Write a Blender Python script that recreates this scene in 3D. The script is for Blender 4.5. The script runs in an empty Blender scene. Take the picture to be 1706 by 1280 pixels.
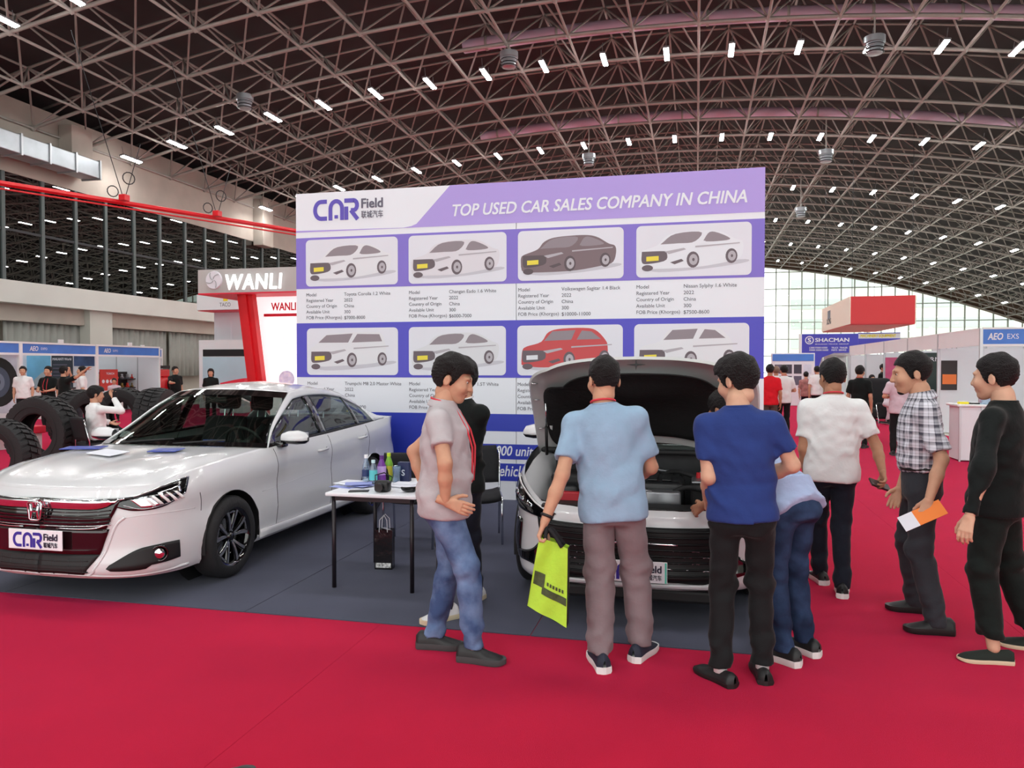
import bpy, bmesh, math, random
import numpy as np
from mathutils import Vector, Matrix, noise

# ---------------------------------------------------------------- camera, sky, exposure
SC = bpy.context.scene
COL = SC.collection
CAM_H, FPX, YAW, PITCH = 1.68, 1281.0, math.radians(13.48), math.radians(-1.25)
cam_data = bpy.data.cameras.new('camera')
cam_data.sensor_width = 36.0
cam_data.lens = FPX / 1706.0 * 36.0
cam_data.clip_end = 600
cam = bpy.data.objects.new('camera', cam_data)
cam.location = (0, 0, CAM_H)
cam.rotation_euler = (math.pi / 2 + PITCH, 0, YAW)
COL.objects.link(cam)
SC.camera = cam

world = bpy.data.worlds.new('sky')
SC.world = world
world.use_nodes = True
_bg = world.node_tree.nodes['Background']
_bg.inputs[0].default_value = (0.98, 1.0, 0.97, 1)      # bright overcast sky
_bg.inputs[1].default_value = 2.1
LAMP_STRENGTH = 128.0
SC.view_settings.view_transform = 'Standard'
SC.view_settings.look = 'None'
SC.view_settings.gamma = 1.0
SC.view_settings.use_curve_mapping = False
SC.view_settings.exposure = 0.10
SC.cycles.max_bounces = 6
SC.cycles.diffuse_bounces = 3
SC.cycles.glossy_bounces = 3
SC.cycles.transparent_max_bounces = 12
SC.cycles.caustics_reflective = False
SC.cycles.caustics_refractive = False
SC.cycles.sample_clamp_indirect = 4.0

# ---------------------------------------------------------------- helpers
_F = Vector((-math.sin(YAW) * math.cos(PITCH), math.cos(YAW) * math.cos(PITCH), math.sin(PITCH)))
_R = Vector((math.cos(YAW), math.sin(YAW), 0))
_U = _R.cross(_F)
def ray(px, py):
    return _F + _R * ((px - 853) / FPX) + _U * ((640 - py) / FPX)
def on_z(px, py, z=0.0):                    # photo pixel -> point on the horizontal plane z
    d = ray(px, py); t = (z - CAM_H) / d.z
    return Vector((d.x * t, d.y * t, z))
def on_x(px, py, x):
    d = ray(px, py); t = x / d.x
    return Vector((x, d.y * t, CAM_H + d.z * t))
def on_y(px, py, y):
    d = ray(px, py); t = y / d.y
    return Vector((d.x * t, y, CAM_H + d.z * t))

def lin(c):
    return c / 12.92 if c <= 0.04045 else ((c + 0.055) / 1.055) ** 2.4
def rgb(r, g, b):
    return (lin(r / 255), lin(g / 255), lin(b / 255), 1)

MATS = {}
def mat(name, col, rough=0.6, metal=0.0, var=0.0, scale=8.0, bump=0.0, bscale=60.0, spec=0.5, coat=0.0, emit=None, estr=0.0, sheen=0.0):
    if name in MATS: return MATS[name]
    m = bpy.data.materials.new(name); MATS[name] = m
    m.use_nodes = True
    nt = m.node_tree; b = nt.nodes['Principled BSDF']
    b.inputs['Base Color'].default_value = col
    b.inputs['Roughness'].default_value = rough
    b.inputs['Metallic'].default_value = metal
    b.inputs['Specular IOR Level'].default_value = spec
    b.inputs['Coat Weight'].default_value = coat
    b.inputs['Coat Roughness'].default_value = 0.03
    if sheen:
        b.inputs['Sheen Weight'].default_value = sheen
        b.inputs['Sheen Roughness'].default_value = 0.4
    if emit:
        b.inputs['Emission Color'].default_value = emit
        b.inputs['Emission Strength'].default_value = estr
    if var or bump:
        tc = nt.nodes.new('ShaderNodeTexCoord')
    if var:
        n = nt.nodes.new('ShaderNodeTexNoise'); n.inputs['Scale'].default_value = scale; n.inputs['Detail'].default_value = 5
        nt.links.new(tc.outputs['Object'], n.inputs['Vector'])
        r = nt.nodes.new('ShaderNodeMapRange'); r.inputs[1].default_value = 0.3; r.inputs[2].default_value = 0.7
        r.inputs[3].default_value = 1 - var; r.inputs[4].default_value = 1 + var
        nt.links.new(n.outputs[0], r.inputs[0])
        mx = nt.nodes.new('ShaderNodeMix'); mx.data_type = 'RGBA'; mx.blend_type = 'MULTIPLY'
        mx.inputs[0].default_value = 1; mx.inputs[6].default_value = col
        nt.links.new(r.outputs[0], mx.inputs[7]); nt.links.new(mx.outputs[2], b.inputs['Base Color'])
    if bump:
        n2 = nt.nodes.new('ShaderNodeTexNoise'); n2.inputs['Scale'].default_value = bscale; n2.inputs['Detail'].default_value = 4
        nt.links.new(tc.outputs['Object'], n2.inputs['Vector'])
        bp = nt.nodes.new('ShaderNodeBump'); bp.inputs['Strength'].default_value = bump; bp.inputs['Distance'].default_value = 0.02
        nt.links.new(n2.outputs[0], bp.inputs['Height']); nt.links.new(bp.outputs[0], b.inputs['Normal'])
    return m
def glass_mat(name, tint, refl=0.12, rough=0.0, density=0.0, dcol=(0, 0, 0, 1), gain=0.75, power=2.2):
    """thin pane: tinted see-through plus fresnel mirror, optional dusty/dark body"""
    if name in MATS: return MATS[name]
    m = bpy.data.materials.new(name); MATS[name] = m; m.use_nodes = True
    nt = m.node_tree; nt.nodes.clear()
    out = nt.nodes.new('ShaderNodeOutputMaterial')
    tr = nt.nodes.new('ShaderNodeBsdfTransparent'); tr.inputs[0].default_value = tint
    gl = nt.nodes.new('ShaderNodeBsdfGlossy'); gl.inputs['Roughness'].default_value = rough; gl.inputs[0].default_value = (1, 1, 1, 1)
    fr = nt.nodes.new('ShaderNodeLayerWeight'); fr.inputs[0].default_value = 0.35
    mr = nt.nodes.new('ShaderNodeMapRange'); mr.inputs[3].default_value = refl; mr.inputs[4].default_value = min(1, refl + gain)
    pw = nt.nodes.new('ShaderNodeMath'); pw.operation = 'POWER'; pw.inputs[1].default_value = power
    nt.links.new(fr.outputs['Facing'], pw.inputs[0]); nt.links.new(pw.outputs[0], mr.inputs[0])
    mx = nt.nodes.new('ShaderNodeMixShader')
    nt.links.new(mr.outputs[0], mx.inputs[0])
    base = tr
    if density:
        df = nt.nodes.new('ShaderNodeBsdfDiffuse'); df.inputs[0].default_value = dcol
        m2 = nt.nodes.new('ShaderNodeMixShader'); m2.inputs[0].default_value = density
        nt.links.new(tr.outputs[0], m2.inputs[1]); nt.links.new(df.outputs[0], m2.inputs[2]); base = m2
    nt.links.new(base.outputs[0], mx.inputs[1]); nt.links.new(gl.outputs[0], mx.inputs[2])
    nt.links.new(mx.outputs[0], out.inputs[0])
    return m

def tag(o, label=None, cat=None, group=None, kind=None):
    if label: o['label'] = label
    if cat: o['category'] = cat
    if group: o['group'] = group
    if kind: o['kind'] = kind
    return o
def thing(name, label, cat, loc=(0, 0, 0), rotz=0.0, group=None, kind=None):
    o = bpy.data.objects.new(name, None); COL.objects.link(o)
    o.empty_display_size = 0.2
    o.location = loc; o.rotation_euler = (0, 0, rotz)
    return tag(o, label, cat, group, kind)
def link(name, me, parent=None, loc=None, rot=None, scale=None):
    o = bpy.data.objects.new(name, me); COL.objects.link(o)
    if parent: o.parent = parent
    if loc is not None: o.location = loc
    if rot is not None: o.rotation_euler = rot
    if scale is not None: o.scale = scale
    return o
def copy_tree(o, parent=None):
    c = o.copy(); COL.objects.link(c)
    if parent: c.parent = parent
    for ch in list(o.children): copy_tree(ch, c)
    return c
def mesh(verts, faces, mats, smooth=False, midx=None, fix=True, name='mesh'):
    me = bpy.data.meshes.new(name)
    me.from_pydata([tuple(v) for v in verts], [], [tuple(f) for f in faces])
    if not isinstance(mats, (list, tuple)): mats = [mats]
    for m in mats: me.materials.append(m)
    if midx is not None: me.polygons.foreach_set('material_index', midx)
    if fix:
        bm = bmesh.new(); bm.from_mesh(me); bmesh.ops.recalc_face_normals(bm, faces=bm.faces); bm.to_mesh(me); bm.free()
    if smooth: me.polygons.foreach_set('use_smooth', [True] * len(me.polygons))
    me.update()
    return me
def sharp_smooth(me, deg=35):
    me.polygons.foreach_set('use_smooth', [True] * len(me.polygons))
    try: me.set_sharp_from_angle(angle=math.radians(deg))
    except Exception: pass

class MB:
    """collects shapes into one mesh"""
    def __init__(s): s.v = []; s.f = []; s.m = []; s.cur = 0
    def add(s, vs, fs):
        b = len(s.v); s.v += [tuple(v) for v in vs]; s.f += [tuple(i + b for i in f) for f in fs]; s.m += [s.cur] * len(fs); return s
    def mi(s, i): s.cur = i; return s
    def box(s, x0, x1, y0, y1, z0, z1):
        return s.add([(x0, y0, z0), (x1, y0, z0), (x1, y1, z0), (x0, y1, z0), (x0, y0, z1), (x1, y0, z1), (x1, y1, z1), (x0, y1, z1)],
                     [(0, 3, 2, 1), (4, 5, 6, 7), (0, 1, 5, 4), (1, 2, 6, 5), (2, 3, 7, 6), (3, 0, 4, 7)])
    def rbox(s, x0, x1, y0, y1, z0, z1, r=0.01, seg=2):
        bm = bmesh.new(); bmesh.ops.create_cube(bm, size=1)
        for v in bm.verts: v.co = Vector(((x0 + x1) / 2 + v.co.x * (x1 - x0), (y0 + y1) / 2 + v.co.y * (y1 - y0), (z0 + z1) / 2 + v.co.z * (z1 - z0)))
        r = min(r, (x1 - x0) * .49, (y1 - y0) * .49, (z1 - z0) * .49)
        bmesh.ops.bevel(bm, geom=list(bm.edges), offset=r, segments=seg, affect='EDGES', profile=0.5)
        bm.verts.index_update()
        s.add([v.co.copy() for v in bm.verts], [[v.index for v in f.verts] for f in bm.faces]); bm.free(); return s
    def tube(s, p0, p1, r, n=6, r1=None, cap=True):
        p0, p1 = Vector(p0), Vector(p1); d = (p1 - p0)
        if d.length < 1e-6: return s
        d.normalize(); a = d.orthogonal().normalized(); b = d.cross(a); r1 = r if r1 is None else r1
        vs = []
        for p, rr in ((p0, r), (p1, r1)):
            for i in range(n):
                t = 2 * math.pi * i / n; vs.append(p + a * (rr * math.cos(t)) + b * (rr * math.sin(t)))
        fs = [(i, (i + 1) % n, n + (i + 1) % n, n + i) for i in range(n)]
        if cap: fs += [tuple(range(n))[::-1], tuple(range(n, 2 * n))]
        return s.add(vs, fs)
    def path(s, pts, r, n=6, closed=False, radii=None, cap=True):
        pts = [Vector(p) for p in pts]; m = len(pts); vs = []; prev = None
        for i, p in enumerate(pts):
            if closed: d = pts[(i + 1) % m] - pts[i - 1]
            else: d = pts[min(i + 1, m - 1)] - pts[max(i - 1, 0)]
            d.normalize()
            if prev is None: a = d.orthogonal().normalized()
            else:
                a = prev - d * prev.dot(d)
                a = a.normalized() if a.length > 1e-6 else d.orthogonal().normalized()
            prev = a; b = d.cross(a); rr = radii[i] if radii else r
            for k in range(n):
                t = 2 * math.pi * k / n; vs.append(p + a * (rr * math.cos(t)) + b * (rr * math.sin(t)))
        fs = []
        for i in range(m if closed else m - 1):
            j = (i + 1) % m
            for k in range(n): fs.append((i * n + k, i * n + (k + 1) % n, j * n + (k + 1) % n, j * n + k))
        if cap and not closed: fs += [tuple(range(n))[::-1], tuple(range((m - 1) * n, m * n))]
        return s.add(vs, fs)
    def lathe(s, prof, n=24, axis='z', c=(0, 0, 0), cap=True):
        vs = []; fs = []; m = len(prof)
        for i in range(n):
            t = 2 * math.pi * i / n; ct, st = math.cos(t), math.sin(t)
            for (r, h) in prof:
                p = (r * ct, r * st, h) if axis == 'z' else ((h, r * ct, r * st) if axis == 'x' else (r * ct, h, r * st))
                vs.append((p[0] + c[0], p[1] + c[1], p[2] + c[2]))
        for i in range(n):
            j = (i + 1) % n
            for k in range(m - 1): fs.append((i * m + k, j * m + k, j * m + k + 1, i * m + k + 1))
        if cap:
            if prof[0][0] > 1e-5: fs.append(tuple(i * m for i in range(n))[::-1])
            if prof[-1][0] > 1e-5: fs.append(tuple(i * m + m - 1 for i in range(n)))
        return s.add(vs, fs)
    def prism(s, poly, h0, h1, fn):
        """poly of 2-D points extruded h0..h1; fn(u,v,h) -> xyz"""
        n = len(poly)
        vs = [fn(u, v, h0) for u, v in poly] + [fn(u, v, h1) for u, v in poly]
        fs = [tuple(range(n))[::-1], tuple(range(n, 2 * n))] + [(i, (i + 1) % n, n + (i + 1) % n, n + i) for i in range(n)]
        return s.add(vs, fs)
    def poly(s, pts): return s.add(pts, [tuple(range(len(pts)))])
    def grid(s, P, close_u=False, close_v=False):
        nu, nv = len(P), len(P[0]); vs = [p for row in P for p in row]; fs = []
        for i in range(nu if close_u else nu - 1):
            for j in range(nv if close_v else nv - 1):
                a, b = (i + 1) % nu, (j + 1) % nv
                fs.append((i * nv + j, a * nv + j, a * nv + b, i * nv + b))
        return s.add(vs, fs)
    def mesh(s, mats, smooth=False, deg=None, fix=True, name='mesh'):
        me = mesh(s.v, s.f, mats, smooth, s.m, fix, name)
        if deg: sharp_smooth(me, deg)
        return me
    def build(s, name, mats, parent=None, smooth=False, deg=None, loc=None, rot=None, fix=True):
        return link(name, s.mesh(mats, smooth, deg, fix, name), parent, loc, rot)

def text_mesh(txt, height, m, width=None, extrude=0.002, shear=0.0, bold=0.0, space=1.0, align='LEFT', line=1.0, italic=0.0):
    cu = bpy.data.curves.new('lettering', 'FONT'); cu.body = txt; cu.size = 1.0; cu.resolution_u = 3
    cu.extrude = 0; cu.shear = italic; cu.space_character = space; cu.space_line = line; cu.align_x = align
    ob = bpy.data.objects.new('lettering', cu); COL.objects.link(ob)
    dg = bpy.context.evaluated_depsgraph_get(); dg.update()
    me = bpy.data.meshes.new_from_object(ob.evaluated_get(dg))
    bpy.data.objects.remove(ob); bpy.data.curves.remove(cu)
    if len(me.vertices) == 0: return me
    if bold:                      # heavier strokes: shifted copies of the flat letters
        vs = [tuple(v.co) for v in me.vertices]; fs = [tuple(p.vertices) for p in me.polygons]; V = []; Fc = []
        for dx, dy in ((0, 0), (bold, 0), (-bold, 0), (bold * .7, bold * .7), (-bold * .7, bold * .7), (bold * .7, -bold * .7), (-bold * .7, -bold * .7)):
            o_ = len(V); V += [(x + dx, y + dy, z + .0005 * (o_ // max(len(vs), 1))) for x, y, z in vs]; Fc += [tuple(i + o_ for i in f) for f in fs]
        me = bpy.data.meshes.new('lettering'); me.from_pydata(V, [], Fc); me.update()
    co = np.empty(len(me.vertices) * 3); me.vertices.foreach_get('co', co); co = co.reshape(-1, 3)
    lo, hi = co.min(0), co.max(0); s = height / max(hi[1] - lo[1], 1e-6)
    sx = s if width is None else width / max(hi[0] - lo[0], 1e-6)
    co[:, 0] = (co[:, 0] - lo[0]) * sx; co[:, 1] = (co[:, 1] - lo[1]) * s
    if align == 'CENTER': co[:, 0] -= (hi[0] - lo[0]) * sx / 2
    me.vertices.foreach_set('co', co.ravel())
    bm = bmesh.new(); bm.from_mesh(me)
    if extrude > 0:
        r = bmesh.ops.extrude_face_region(bm, geom=list(bm.faces))
        for g in r['geom']:
            if isinstance(g, bmesh.types.BMVert): g.co.z += extrude
        bmesh.ops.recalc_face_normals(bm, faces=bm.faces)
    bm.to_mesh(me); bm.free()
    me.polygons.foreach_set('use_smooth', [False] * len(me.polygons))
    me.materials.clear(); me.materials.append(m); me.name = 'lettering'
    return me
def catmull(pts, n):
    """n samples along a Catmull-Rom spline through the points (numpy)"""
    P = np.array([tuple(p) for p in pts], float); m = len(P)
    P = np.vstack([2 * P[0] - P[1], P, 2 * P[-1] - P[-2]])
    out = []
    for t in np.linspace(0, m - 1 - 1e-9, n):
        i = int(t); u = t - i; a, b, c, d = P[i], P[i + 1], P[i + 2], P[i + 3]
        out.append(0.5 * (2 * b + (c - a) * u + (2 * a - 5 * b + 4 * c - d) * u * u + (3 * b - a - 3 * c + d) * u ** 3))
    return np.array(out)
def smoothstep(a, b, x):
    t = max(0.0, min(1.0, (x - a) / (b - a))); return t * t * (3 - 2 * t)
PI = math.pi
# text that stands in the xz plane facing -y, or in the yz plane facing +x
FACE_FRONT = (PI / 2, 0, 0)
FACE_RIGHT = (PI / 2, 0, PI / 2)
# ---------------------------------------------------------------- the hall: floor, roof, walls
def carpet_mat(name, col, var, spec, sheen, rough=0.95):
    m = mat(name, col, rough, 0, var, 2.2, 0.35, 420, spec, sheen=sheen)
    return m
M_red = carpet_mat('red_carpet', rgb(184, 20, 44), 0.05, 0.12, 0.35)
MATS['red_carpet'].node_tree.nodes['Principled BSDF'].inputs['Sheen Tint'].default_value = rgb(255, 90, 170)
M_dark_carpet = carpet_mat('charcoal_carpet', rgb(76, 78, 96), 0.10, 0.12, 0.1)
M_bar = mat('roof_bar_paint', rgb(164, 158, 152), 0.45, 0.15, 0.08, 3)
M_deck = mat('roof_deck', rgb(48, 43, 45), 0.8, 0, 0.15, 0.6)
M_wall = mat('wall_plaster', rgb(192, 192, 184), 0.85, 0, 0.04, 0.5)
M_concrete = mat('wall_concrete', rgb(176, 168, 158), 0.9, 0, 0.08, 0.9)
M_white = mat('white_panel', rgb(232, 238, 240), 0.45, 0, 0.015, 1.5)
M_alu = mat('aluminium', rgb(190, 194, 198), 0.35, 0.7)
M_dark_metal = mat('dark_metal', rgb(38, 38, 42), 0.45, 0.3)
M_galv = mat('galvanised_duct', rgb(176, 184, 190), 0.35, 0.6, 0.08, 2)
M_lamp = mat('lamp_glow', (1, 1, 1, 1), 0.5, emit=(1.0, 0.985, 0.96, 1), estr=LAMP_STRENGTH)
M_lamp_body = mat('lamp_housing', rgb(120, 120, 122), 0.5, 0.3)
M_curtain = mat('grey_curtain', rgb(150, 152, 146), 0.9, 0, 0.05, 3)
M_red_paint = mat('red_paint', rgb(214, 24, 36), 0.4)
M_black = mat('black_plastic', rgb(22, 22, 24), 0.45)
M_rubber = mat('rubber', rgb(30, 30, 32), 0.75, 0, 0.12, 5, 0.2, 40)
M_chrome = mat('chrome', rgb(225, 228, 232), 0.12, 1.0)
M_wglass = glass_mat('hall_window_glass', (0.10, 0.13, 0.13, 1), 0.16)
M_farglass = glass_mat('far_wall_glass', (0.96, 0.99, 0.97, 1), 0.03)

HX0, HX1, HY0, HY1 = -27.0, 40.0, -14.0, 100.0
def zr(x): return 14.5 - 0.005 * (x + 3) ** 2

m = MB(); m.box(-60, 60, HY0 - 10, 135, -0.2, -0.004)
floor = m.build('floor', mat('polished_concrete', rgb(190, 186, 176), 0.5, 0, 0.08, 0.7)); tag(floor, 'pale concrete hall floor beyond the red carpet', kind='structure')
aisle = thing('floor_carpet', 'crimson aisle carpet covering the hall floor around the cars', None, (0, 0, 0), kind='structure')
for a in range(-22, 6, 4): MB().box(a + .001, a + 3.999, -4, 62, -0.0035, 0.0).build('carpet_strip', M_red, aisle)
MB().box(6.001, 14, -4, 16.5, -0.0035, 0.0).build('carpet_strip', M_red, aisle)

# charcoal booth carpet laid in strips
carpet = thing('floor_booth_carpet', 'charcoal grey carpet under the two parked cars', None, (0, 0, 0), kind='structure')
CX0, CX1 = -5.55, 0.52
edges = [-6.6, -5.0, -3.0, -1.0, 0.52]
for a, b in zip(edges[:-1], edges[1:]):
    MB().box(a + 0.003, b - 0.003, 4.66, 10.0, 0.0005, 0.006).build('carpet_strip', M_dark_carpet, carpet)

# roof: deck, two layers of chords, diagonal braces
ceil = thing('ceiling', 'arched steel space frame roof under a dark deck', None, (0, 0, 0), kind='structure')
P = [[(x, y, zr(x) + 1.95) for y in (HY0, 30, 65, HY1)] for x in np.linspace(-33, HX1 + 2, 40)]
top = [[(p[0], p[1], p[2] + 0.2) for p in row] for row in P]
m = MB(); m.grid(P); m.grid(top)
m.build('roof_deck', M_deck, ceil, smooth=True, fix=False)
XB = [2.475 + 2.45 * k for k in range(-13, 16)]
YB = [29.6 + 2.875 * j for j in range(-8, 25)]
XT = [x + 1.225 for x in XB[:-1]]
YT = [y + 1.4375 for y in YB[:-1]]
TOPH = 1.55
for y in YB:
    MB().path([(x, y, zr(x)) for x in XB], 0.075, 6).build('bottom_chord', M_bar, ceil, smooth=True)
for x in XB:
    MB().tube((x, YB[0], zr(x)), (x, YB[-1], zr(x)), 0.055, 6).build('bottom_chord', M_bar, ceil, smooth=True)
for y in YT:
    MB().path([(x, y, zr(x) + TOPH) for x in XT], 0.06, 5).build('top_chord', M_bar, ceil, smooth=True)
for x in XT:
    MB().tube((x, YT[0], zr(x) + TOPH), (x, YT[-1], zr(x) + TOPH), 0.05, 5).build('top_chord', M_bar, ceil, smooth=True)
def in_view(p, mx=60):
    d = Vector(p) - Vector((0, 0, CAM_H)); dep = d.dot(_F)
    if dep < 0.1: return None
    u = 853 + FPX * d.dot(_R) / dep; v = 640 - FPX * d.dot(_U) / dep
    return (u, v, dep) if -mx < u < 1706 + mx and -mx < v < 1280 + mx else None
webs = []
for x in XT:
    for y in YT:
        t = Vector((x, y, zr(x) + TOPH))
        for dx in (-1.225, 1.225):
            for dy in (-1.4375, 1.4375):
                webs.append((t, Vector((x + dx, y + dy, zr(x + dx)))))
vis = [(in_view((a + b) / 2), i) for i, (a, b) in enumerate(webs)]
near = set(i for d, i in sorted(((q[2], i) for q, i in vis if q), key=lambda t: t[0])[:300])
brace_me = MB().tube((0, 0, 0), (0, 0, 1), 0.042, 5).mesh(M_bar, True, name='brace')
rest = MB()
for i, (a, b) in enumerate(webs):
    if i in near:
        o = link('brace', brace_me, ceil, a); d = b - a
        o.rotation_mode = 'QUATERNION'; o.rotation_quaternion = d.to_track_quat('Z', 'Y'); o.scale = (1, 1, d.length)
    else:
        rest.tube(a, b, 0.042, 4, cap=False)
tag(rest.build('far_braces', M_bar, ceil, smooth=True, fix=False), 'receding mass of thin diagonal roof braces', kind='stuff')
nb = MB()
for y in YB:
    for x in XB:
        if y < 62: nb.lathe([(0, -0.13), (0.11, -0.06), (0.11, 0.06), (0, 0.13)], 6, c=(x, y, zr(x)), cap=False)
tag(nb.build('joint_balls', M_bar, ceil, smooth=True, fix=False), 'ball joints where the roof bars meet', kind='stuff')

# pale air duct running along an arch
def arch_duct(y, x0, x1, r, label):
    t = thing('air_duct', label, 'duct', (0, y, 0))
    xs = np.linspace(x0, x1, 40)
    MB().path([(x, 0, zr(x) + 0.75) for x in xs], r, 10).build('duct_skin', mat('duct_fabric', rgb(206, 178, 200), 0.5), t, smooth=True)
    for x in np.linspace(x0 + 1, x1 - 1, 11):
        MB().tube((x - 0.05, 0, zr(x) + 0.75), (x + 0.05, 0, zr(x) + 0.75), r + 0.03, 12).build('band', M_bar, t, smooth=True)
arch_duct(31.0, -9.5, 22, 0.27, 'pale mauve air duct along the nearest lit roof arch')
arch_duct(42.5, -12, 24, 0.24, 'pale mauve air duct along the roof arch above the banner')

# long lamps in rows under the bottom chords
def make_lamp():
    t = thing('hall_lamp', 'x', 'lamp')
    m = MB(); m.rbox(-0.12, 0.12, -0.66, 0.66, 0.02, 0.10, 0.02, 1); m.build('housing', M_lamp_body, t)
    MB().box(-0.09, 0.09, -0.6, 0.6, -0.004, 0.02).build('led_panel', M_lamp, t)
    for s in (-0.5, 0.5): MB().tube((0, s, 0.1), (0, s, 0.5), 0.012, 5).build('hanger', M_lamp_body, t)
    return t
ROWY = [-3.5, 8.0, 19.5, 31.0, 42.5, 54.0, 65.5, 77.0, 88.5]  # first row is unseen, added behind the camera to make up light
ROWL = ['slim white hall lamp in the row behind and above the camera', 'slim white hall lamp in the row nearest the camera, above the parked cars',
        'slim white hall lamp at the top left corner under the roof',
        'slim white hall lamp in the nearest full row across the roof',
        'slim white hall lamp in the second row, just above the purple banner',
        'slim white hall lamp in the third row, beside the banner corner',
        'slim white hall lamp in the fourth row back across the roof',
        'slim white hall lamp in the fifth row back across the roof',
        'slim white hall lamp in the farthest row near the glass wall']
lamp0 = None
for y, lab in zip(ROWY, ROWL):
    for k in range(-11, 15):
        x = 1.25 + 2.45 * k
        if x < HX0 + 1 or x > 37: continue
        if y < 10 and not (-20 < x < 16): continue
        if lamp0 is None: lamp0 = make_lamp(); o = lamp0
        else: o = copy_tree(lamp0)
        o.location = (x, y, zr(x) - 0.55)
        o.rotation_euler = (0, math.atan(0.01 * (x + 3)), 0)
        o['label'] = lab; o['group'] = lab.replace('slim white hall lamp', 'hall lamps')

# round ventilators hanging from the frame
def ventilator(px, py, y, label):
    p = on_y(px, py, y); t = thing('roof_ventilator', label, 'ventilator', p)
    MB().lathe([(0.0, 0.34), (0.36, 0.34), (0.36, 0.12), (0.30, 0.10), (0.30, 0.0), (0.27, -0.02), (0.27, -0.24), (0.2, -0.26), (0, -0.26)], 16).build('drum', M_galv, t, deg=30)
    for z in (0.05, -0.08, -0.2): MB().lathe([(0.29, z - 0.02), (0.33, z), (0.29, z + 0.02)], 16, cap=False).build('ring', M_dark_metal, t)
    MB().tube((0, 0, 0.3), (0, 0, zr(p.x) - p.z + 0.1), 0.03, 6).build('hanger', M_bar, t)
for a in ((848, 102, 29.6, 'round roof ventilator above the banner logo, left of centre'), (1457, 78, 29.6, 'round roof ventilator near the top right corner'),
          (408, 172, 29.6, 'round roof ventilator above the left row of lamps'), (981, 268, 41.2, 'round roof ventilator just above the banner top edge'),
          (1376, 262, 41.2, 'round roof ventilator right of the banner corner'), (1334, 355, 52.6, 'small far round roof ventilator right of the banner')):
    ventilator(*a)

# ---- left wall: gallery windows, sill, beam, curtains
wl = thing('wall_left', 'long plaster wall with a gallery of dark windows', None, (0, 0, 0), kind='structure')
Z_SILL0, Z_SILL1, Z_WTOP = 4.3, 5.2, 9.55
WY0, WY1 = HY0, HY1
MB().box(HX0 - 0.5, HX0, WY0, WY1, Z_WTOP, 12.6).build('upper_wall', M_concrete, wl)
MB().box(HX0 - 0.5, HX0 + 0.12, WY0, WY1, Z_SILL0, Z_SILL1).build('sill_band', mat('sill_paint', rgb(206, 208, 202), 0.8, 0, 0.03, 0.6), wl)
MB().box(HX0 - 0.9, HX0 - 0.45, WY0, WY1, 3.6, Z_SILL0).build('lower_beam', M_concrete, wl)
MB().box(HX0 - 1.6, HX0 - 1.4, WY0, WY1, 0, 3.7).build('back_panel', M_concrete, wl)
MB().box(HX0 - 5.2, HX0 - 5.0, WY0, WY1, Z_SILL0, 12).build('gallery_back_wall', mat('gallery_wall', rgb(96, 96, 90), 0.9), wl)
MB().box(HX0 - 5.0, HX0 - 0.5, WY0, WY1, Z_SILL0, Z_SILL0 + 0.2).build('gallery_floor', M_concrete, wl)
MB().box(HX0 - 5.0, HX0 - 0.5, WY0, WY1, Z_WTOP + 0.1, Z_WTOP + 0.3).build('gallery_ceiling', M_concrete, wl)
mull = [on_x(px, 400, HX0).y for px in (6, 72, 127, 177, 224, 267, 309, 342, 376, 408, 437, 464)]
step = mull[1] - mull[0]
ys = [mull[0] - q_ * step for q_ in range(int((mull[0] - WY0) / step), 0, -1)] + mull
while ys[-1] < 97: ys.append(ys[-1] + 4.4)
win = thing('window_1', 'row of tall dark gallery windows along the left wall', None, (0, 0, 0), kind='structure')
for i, y in enumerate(ys):
    MB().box(HX0 - 0.12, HX0 + 0.02, y - 0.08, y + 0.08, Z_SILL1, Z_WTOP).build('mullion', mat('mullion_grey', rgb(84, 92, 92), 0.5, 0.3), win)
    if i + 1 < len(ys):
        y2 = ys[i + 1]
        MB().box(HX0 - 0.1, HX0, y + .08, y2 - .08, 7.2, 7.3).build('transom', M_dark_metal, win)
        for z0, z1 in ((Z_SILL1, 7.2), (7.3, Z_WTOP)):
            MB().box(HX0 - 0.06, HX0 - 0.05, y + 0.08, y2 - 0.08, z0, z1).build('pane', M_wglass, win)
for px in (92, 198):     # pale cabinets seen through the glass
    p = on_x(px, 488, HX0 - 1.0)
    MB().rbox(HX0 - 1.5, HX0 - .9, p.y - 1.0, p.y + 1.0, Z_SILL0 + .2, Z_SILL0 + 1.95, 0.03).build('gallery_cabinet', mat('cabinet_pale', rgb(170, 176, 172), 0.5), wl)
# pilasters against the wall
for px in (116, 430):
    p = on_x(px, 300, HX0)
    MB().rbox(HX0, HX0 + 0.7, p.y - 0.6, p.y + 0.6, 10.2 if px == 116 else 9.3, 12.2, 0.03).build('roof_bracket', M_concrete, wl)
for px in (162, 420):
    p = on_x(px, 590, HX0 - 0.4)
    MB().box(HX0 - 0.9, HX0 - 0.15, p.y - 0.7, p.y + 0.7, 0, Z_SILL0 + 0.05).build('column', M_wall, wl)
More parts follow.
